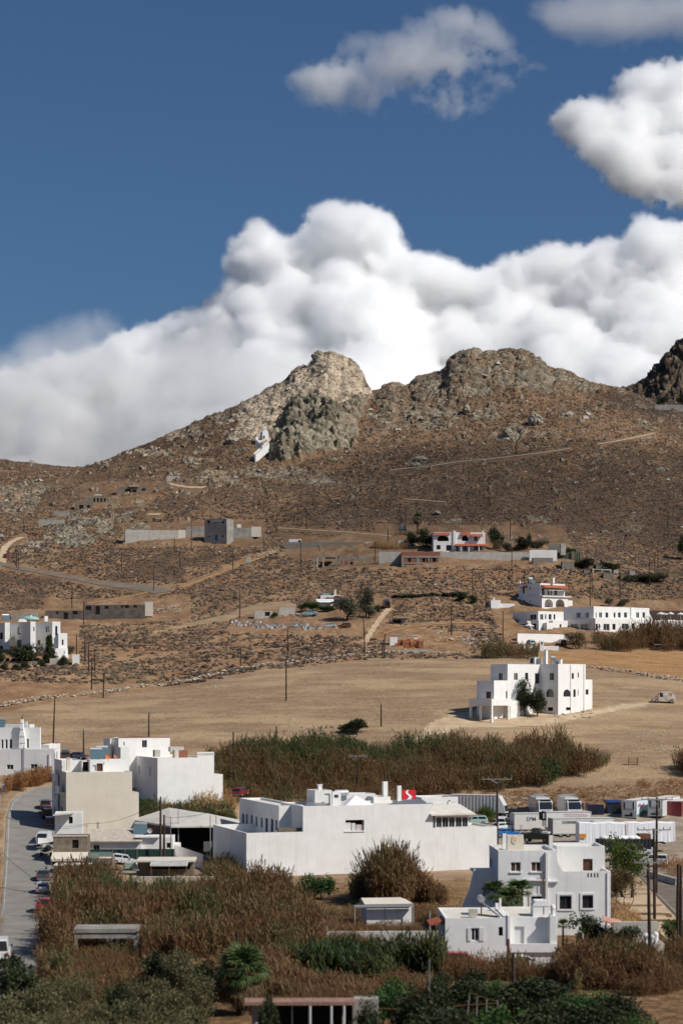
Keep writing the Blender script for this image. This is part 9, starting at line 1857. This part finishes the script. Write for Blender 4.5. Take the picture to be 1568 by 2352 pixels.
def build_small():
 # stone pillars and garden wall at lower right
 p = gY(y6(1340,0)[0],178); k = 178 / F * .3332; base = p.z; Z = lambda y: ZC + (VH - y6(0,y)[1]) / F * 178 - base
 t = thing('pillar_wall','cream stepped garden wall with rounded white pillars at lower right','wall',p)
 m = MB(); m.prism([(-75 * k,-1),(100 * k,-1),(100 * k,Z(480)),(60 * k,Z(445)),(10 * k,Z(452)),(0,Z(500)),(-75 * k,Z(515))],0,.5,'y'); m.build('wall_body',M_CREAM,t)
 for x,y in ((-30,405),(-12,418),(15,412),(35,395),(-70,495)):
  m = MB(); m.lathe([(.28,-1),(.26,Z(y) - .5),(.3,Z(y) - .25),(.2,Z(y) - .05),(.05,Z(y))],10,(x * k,-.3,0)); m.build('pillar',M_WHITE,t)
 W = Bld('terrace_wall','grey terrace wall behind the dark garden shrubs','wall',y6(1180,400),2,Y=186,wall=M_CONCL); W.cb(y6(1090,0)[0],None,y6(1395,0)[0],y6(0,332)[1],y6(0,480)[1],dep=.4,par=0); W.finish()
 p = gY(1445,187); t = thing('terracotta_canopy','faded pink tiled canopy over the garden gate','canopy',p); k = 187 / F * .3332; Z = lambda y: ZC + (VH - y6(0,y)[1]) / F * 187 - p.z; m = MB(); m.add([(-180 * k,0,Z(320)),(-10 * k,0,Z(362)),(-40 * k,2.2,Z(335)),(-170 * k,2.2,Z(305)),(-180 * k,0,Z(330)),(-10 * k,0,Z(372)),(-40 * k,2.2,Z(345)),(-170 * k,2.2,Z(315))],[(0,1,2,3),(0,4,5,1),(1,5,6,2),(3,7,4,0),(7,6,5,4)]); m.build('canopy_roof',mat('faded_pink_tile',(.55,.30,.22),.85,.2,col2=(.44,.22,.155),scale=2),t)
 for x in (-165,-25): m = MB(); m.box(x * k,x * k + .15,.9,1.05,-.5,Z(362)); m.build('canopy_post',M_CONCL,t)
 # pink paved patch
 p = gp(1425,2098)
 W = Bld('green_fence','long dark green mesh fence behind parked white cars','fence',y1(608,560),2,Y=273,wall=mat('green_mesh',(.03,.065,.055),.9,.1,col2=(.022,.045,.04),scale=1)); a = W.cb(y1(608,0)[0],None,y1(1200,0)[0],y1(0,512)[1],y1(0,580)[1],dep=.06,par=0,below=1,roof=False); x0,x1_,y0,y1_,z0,z1 = a.r
 for i in range(8): m = MB(); x = x0 + (x1_ - x0) * i / 7; m.box(x - .04,x + .04,y0 - .09,y0 - .004,z0,z1 + .1); W.part('post',m,M_GREYM)
 W.finish()
 m = MB(); q = [at(*y1(x,y),268 + z) for x,y,z in ((612,560,0),(770,556,0),(782,530,2.5),(612,532,2.5))]; m.add([tuple(c) for c in q] + [tuple(c - Vector((0,0,.9))) for c in q],[(0,1,2,3),(0,4,5,1),(1,5,6,2),(2,6,7,3),(3,7,4,0)]); tag(m.build('covered_stack',mat('green_tarp',(.10,.16,.135),.8,.2)),'green tarpaulin covered stack in front of the green fence','stack')
 W = Bld('yard_wall','low rough cream wall along the front of shed yard above green reeds','wall',y1(905,745),1,Y=254,wall=mat('rough_cream',(.52,.45,.35),.95,.1,col2=(.38,.31,.23),scale=1.2,bump=.4)); W.cb(y1(905,0)[0],None,y1(1525,0)[0],y1(0,702)[1],y1(0,745)[1],dep=.45,par=0); W.finish()
 rr = random.Random(9); items = [(805,650,.9,.35,M_TERRA,'orange plank stack in the shed yard','planks'),(870,660,1.6,.6,M_CONCL,'grey heap of blocks behind the rough cream wall','blocks'),(905,630,1.1,1.1,mat('pale_green_crate',(.35,.45,.38),.8,.2),'pale green board leaning in the shed yard','board'),(820,700,1.0,.5,M_CREAM,'cream block heap near the small brown shed','blocks'),(650,560,.8,.5,M_CONC,'rusty metal scrap on the flat shed roof','scrap')]
 for x,y,w,h,mm,lb,ct in items:
  p = at(*y1(x,y),262 if x != 650 else 259); t = thing('scrap_heap' if ct == 'scrap' else 'stack',lb,ct,Vector((p.x,p.y,p.z - h * .5)))
  for j in range(4): m = MB(); o = rr.uniform(-.2,.2); m.box(-w + o + j * .1,w + o - j * .15,-.4,.4,h * j / 4,h * (j + .9) / 4); m.build('board',mm,t)
 t = None
 p = gp(*z8(1225,795)); t = thing('bench','dark slatted metal rack standing in the field edge','rack',p); m = MB();
 for i in range(4): m.box(-.95,.95,-.03 + .1 * i,.03 + .1 * i,.5 + .28 * i,.56 + .28 * i)
 m.build('slats',M_RUST,t)
 for s in (-.9,.8): m = MB(); m.box(s,s + .08,-.05,.4,-.2,1.5); m.build('leg',M_RUST,t)
 # big boulders on the slope
 bm = bmesh.new(); bmesh.ops.create_icosphere(bm,subdivisions=4,radius=1); V0 = np.array([x.co[:] for x in bm.verts]); F0 = np.array([[q.index for q in p.verts] for p in bm.faces]); bm.free()
 mb = mat('boulder_rock',(.40,.36,.28),.95,.1,col2=(.20,.175,.13),scale=1.0,bump=.6,bscale=3)
 for i,(u,v,w,h,lb) in enumerate(((962,1061,38,16,'large flat topped boulder above the hillside path'),(1165,1000,26,20,'grey boulder in the middle of right slope'),(1228,975,34,30,'craggy grey boulder below the second peak'),(955,1072,26,10,'lower boulder under the flat topped one'),(1320,1112,18,9,'lone orange boulder on the right slope'),(535,1018,34,18,'pale orange boulder left of the chapel'),(1070,946,22,18,'grey boulder below second peak, left part'),(730,815 + 10,30,22,'dark block under the summit of the pale dome'))):
  g = gp(u,v) ; k = g.y / F; a,b,c = cell(V0 * 1.6 + i * 5,70 + i); d = 1 + .22 * (smooth(0,.4,b - a) - .5) + .25 * fbm(V0 * 1.2 + i,3,i)
  o = link(bpy.data.objects.new('boulder',npmesh('boulder',V0 * d[:,None] * np.array([w * k / 2,w * k / 2.4,h * k / 1.7]),F0,mb,False))); o.location = g + Vector((0,0,h * k * .25)); o.rotation_euler = (0,0,i * 1.3); tag(o,lb,'boulder')
# ------------------------------------------------------------------ camera, sun, sky, clouds
def build_world():
 cd = bpy.data.cameras.new('camera'); cam = link(bpy.data.objects.new('camera',cd)); sc.camera = cam
 cam.location = (0,0,ZC); cam.rotation_euler = (math.pi / 2,0,0)
 cd.sensor_fit = 'VERTICAL'; cd.sensor_height = 36; cd.lens = 36 * F / 2352; cd.shift_y = (VH - 1176) / 2352; cd.clip_start = 1; cd.dof.use_dof = True; cd.dof.focus_distance = 430; cd.dof.aperture_fstop = .34; cd.clip_end = 40000
 w = bpy.data.worlds.new('World'); sc.world = w; w.use_nodes = True; nt = w.node_tree
 sky = nt.nodes.new('ShaderNodeTexSky'); sky.sky_type = 'NISHITA'; sky.sun_disc = False
 sky.sun_elevation = R(SUN_EL); sky.sun_rotation = R(SUN_AZ); sky.altitude = 0; sky.air_density = 1.0; sky.dust_density = 1.4; sky.ozone_density = 3.0
 bg = nt.nodes['Background']; bg.inputs[1].default_value = SKY_STR
 hs = nt.nodes.new('ShaderNodeMix'); hs.data_type = 'RGBA'; hs.blend_type = 'MULTIPLY'; hs.inputs['Factor'].default_value = 1
 hs.inputs['B'].default_value = (*SKY_TINT,1)
 nt.links.new(sky.outputs[0],hs.inputs['A']); nt.links.new(hs.outputs['Result'],bg.inputs[0])
 d = Vector((math.sin(R(SUN_AZ)) * math.cos(R(SUN_EL)),math.cos(R(SUN_AZ)) * math.cos(R(SUN_EL)),math.sin(R(SUN_EL))))
 L = bpy.data.lights.new('sun','SUN'); L.energy = SUN_E; L.angle = R(.55); L.color = (1,.945,.865)
 lo = link(bpy.data.objects.new('sun',L)); lo.rotation_euler = d.to_track_quat('Z','Y').to_euler(); lo.location = (200,0,300)
 sc.view_settings.view_transform = 'Standard'; sc.view_settings.look = 'None'; sc.view_settings.exposure = EXPO; sc.view_settings.gamma = 1
 sc.render.engine = 'CYCLES'; c = sc.cycles
 c.use_denoising = True; c.use_adaptive_sampling = True; c.adaptive_threshold = .02; c.adaptive_min_samples = 16
 c.max_bounces = 48; c.diffuse_bounces = 3; c.glossy_bounces = 2; c.transmission_bounces = 3; c.volume_bounces = 32; c.transparent_max_bounces = 8
 c.volume_step_rate = 2.2; c.volume_max_steps = 256; c.caustics_reflective = False; c.caustics_refractive = False
 sc.render.film_transparent = False
SUN_EL,SUN_AZ,SUN_E,SKY_STR,SKY_TINT,EXPO = 44,117,4.45,.085,(.44,.60,.765),0
# ------------------------------------------------------------------ clouds: real volumes far behind the hills
def cloud_mat(name,dens,gain,scale,lo,amp,color=1.0):
 m = bpy.data.materials.new(name); m.use_nodes = True; N = m.node_tree.nodes; L = m.node_tree.links; N.clear()
 out = N.new('ShaderNodeOutputMaterial'); pv = N.new('ShaderNodeVolumePrincipled'); at_ = N.new('ShaderNodeAttribute'); at_.attribute_name = 'density'
 tc = N.new('ShaderNodeTexCoord')
 def math_(op,a,b,c=None):
  x = N.new('ShaderNodeMath'); x.operation = op
  for i,y in enumerate((a,b,c)):
   if y is None: continue
   if hasattr(y,'links'): L.new(y,x.inputs[i])
   else: x.inputs[i].default_value = y
  return x.outputs[0]
 nz = N.new('ShaderNodeTexNoise'); nz.inputs['Scale'].default_value = scale; nz.inputs['Detail'].default_value = 5; nz.inputs['Roughness'].default_value = .62; nz.inputs['Distortion'].default_value = .35
 L.new(tc.outputs['Object'],nz.inputs['Vector'])
 n2 = N.new('ShaderNodeTexNoise'); n2.inputs['Scale'].default_value = scale * 3.7; n2.inputs['Detail'].default_value = 4; L.new(tc.outputs['Object'],n2.inputs['Vector'])
 e = math_('SUBTRACT',math_('SUBTRACT',at_.outputs['Fac'],math_('MULTIPLY_ADD',nz.outputs['Fac'],amp,lo)),math_('MULTIPLY_ADD',n2.outputs['Fac'],amp * .75,-amp * .375))
 L.new(math_('MINIMUM',math_('MAXIMUM',math_('MULTIPLY',e,gain),0),dens),pv.inputs['Density'])
 pv.inputs['Color'].default_value = (color,color,color,1); pv.inputs['Anisotropy'].default_value = 0
 L.new(pv.outputs[0],out.inputs['Volume']); return m
def cloud(name,puffs,m,vox,band):
 bm = bmesh.new(); bmesh.ops.create_icosphere(bm,subdivisions=2,radius=1); V0 = np.array([x.co[:] for x in bm.verts]); F0 = np.array([[q.index for q in p.verts] for p in bm.faces]); bm.free()
 V = np.concatenate([V0 * np.array(r) + np.array(c) for c,r in puffs]); Fc = np.concatenate([F0 + i * len(V0) for i in range(len(puffs))])
 o = link(bpy.data.objects.new(name,npmesh(name,V,Fc,m))); tag(o,kind='stuff')
 rm = o.modifiers.new('union','REMESH'); rm.mode = 'VOXEL'; rm.voxel_size = vox
 g = bpy.data.node_groups.new(name,'GeometryNodeTree'); g.interface.new_socket('Geometry',in_out='INPUT',socket_type='NodeSocketGeometry'); g.interface.new_socket('Geometry',in_out='OUTPUT',socket_type='NodeSocketGeometry')
 a,b = g.nodes.new('NodeGroupInput'),g.nodes.new('NodeGroupOutput'); mv = g.nodes.new('GeometryNodeMeshToVolume'); mv.resolution_mode = 'VOXEL_SIZE'
 mv.inputs['Voxel Size'].default_value = vox; mv.inputs['Interior Band Width'].default_value = band; mv.inputs['Density'].default_value = 1
 sm = g.nodes.new('GeometryNodeSetMaterial'); sm.inputs['Material'].default_value = m
 g.links.new(a.outputs[0],mv.inputs['Mesh']); g.links.new(mv.outputs[0],sm.inputs['Geometry']); g.links.new(sm.outputs[0],b.inputs[0])
 x = o.modifiers.new('volume','NODES'); x.node_group = g; return o
def build_clouds():
 rr = random.Random(3); K = (-.9,-.7,-.5,-.25,0,.25,.5,.7,.9)
 bank = [(-250,850),(0,828),(40,822),(90,800),(130,785),(180,800),(250,752),(350,722),(400,700),(440,690),(492,655),(510,600),(518,545),(560,498),(600,478),(632,505),(655,530),(688,500),(705,450),(760,437),(800,452),(850,448),(900,470),(932,500),(942,562),(990,565),(1040,578),(1080,600),(1120,592),(1170,566),(1230,546),(1290,540),(1335,548),(1380,520),(1425,532),(1440,482),(1480,470),(1530,490),(1700,500),(1850,520)]
 bu,bv = zip(*bank); top = lambda u,r: max(float(np.interp(u + k * r,bu,bv)) + r * math.sqrt(1 - k * k) for k in K)
 P = []; Y0 = 5200
 while len(P) < 3000:
  u = rr.uniform(-150,1720); q = rr.random()
  if q < .5: r = rr.choice((9,12,16,20,26,34)) * rr.uniform(.8,1.2); t = top(u,r); v = t + abs(rr.gauss(0,26)); d = Y0 + rr.uniform(-130,130) - 1.9 * (v - t)
  else: r = rr.uniform(24,85); t = top(u,r); v = t + rr.random() * 520; d = Y0 + rr.uniform(-60,300) - 1.5 * (v - t)
  if v > 1170: continue
  k = d / F; P.append((at(u,v,d),(r * k * rr.uniform(.9,1.35),r * k * rr.uniform(.9,1.2),r * k * rr.uniform(.8,1.05))))
 cloud('cloud_bank',P,cloud_mat('cloud_bank',.06,.42,1 / 90,-.64,1.7,.991),7,60)
 # second towering cumulus at the right
 edge = [(1248,305),(1256,236),(1325,203),(1385,220),(1398,178),(1448,138),(1508,116),(1580,106),(1700,100),(1800,130),(1800,505),(1568,505),(1490,488),(1430,460),(1385,426),(1318,384),(1272,342)]
 P = []
 while len(P) < 650:
  u,v = rr.uniform(1240,1800),rr.uniform(100,505); r = rr.choice((10,14,20,28,45,60)) * rr.uniform(.8,1.2)
  if polyedge(np.array([u]),np.array([v]),edge)[0] < r * .9: continue
  d = 6500 + rr.uniform(-150,150) - 1.4 * (v - 110); k = d / F; P.append((at(u,v,d),(r * k * 1.15,r * k,r * k)))
 cloud('cumulus_cloud',P,cloud_mat('cumulus_cloud',.05,.35,1 / 100,-.7,1.8,.993),9,78)
 # thin drifting clouds
 def thin(name,polys,n,rs,m,Y,sq=.75):
  P = []
  while len(P) < n:
   e = polys[rr.randrange(len(polys))]; u,v = rr.uniform(min(p[0] for p in e),max(p[0] for p in e)),rr.uniform(min(p[1] for p in e),max(p[1] for p in e)); r = rr.uniform(*rs)
   if polyedge(np.array([u]),np.array([v]),e)[0] < r * .6: continue
   d = Y + rr.uniform(-90,90); k = d / F; P.append((at(u,v,d),(r * k * 1.3,r * k,r * k * sq)))
  cloud(name,P,m,16,90)
 thin('drifting_cloud',[[(640,165),(700,128),(760,110),(800,150),(820,180),(790,240),(720,260),(680,220)],[(730,135),(790,66),(890,45),(1000,5),(1090,-5),(1175,50),(1235,110),(1250,195),(1195,250),(1070,290),(960,305),(840,295),(745,250),(790,190)]],150,(14,60),cloud_mat('drifting_cloud',.009,.035,1 / 200,-1.0,2.5),6900)
 thin('high_cloud',[[(1195,0),(1260,-40),(1700,-60),(1700,110),(1500,120),(1400,130),(1330,135),(1240,100)]],120,(30,75),cloud_mat('high_cloud',.005,.02,1 / 220,-.5,1.5,.97),6900,.6)
 # unseen cloud added right of the view to cast shadow on the right slope
 S = []
 for i in range(46): a,b = rr.gauss(0,1),rr.gauss(0,1); r = rr.uniform(40,75); S.append(((985 + 105 * a,385 + 66 * b,1000 + rr.uniform(-12,12)),(r * 1.3,r,r * .4)))
 cloud('valley_cloud',S,cloud_mat('valley_cloud',.016,.06,1 / 90,-.75,1.6),14,40)
 thin('low_cloud',[[(-150,790),(60,760),(200,700),(300,705),(420,690),(520,700),(620,760),(700,900),(900,1000),(900,1150),(-150,1150)]],170,(40,110),cloud_mat('low_cloud',.010,.035,1 / 150,-.55,1.4,.96),4500,.8)
import time as _t
for fn in ('build_ground','build_roads','build_scrub','build_walls','build_buildings','build_vehicles','build_poles','build_plants','build_small','build_world','build_clouds'):
 if fn in globals():
  _s = _t.time(); globals()[fn](); print(fn,round(_t.time() - _s,1))
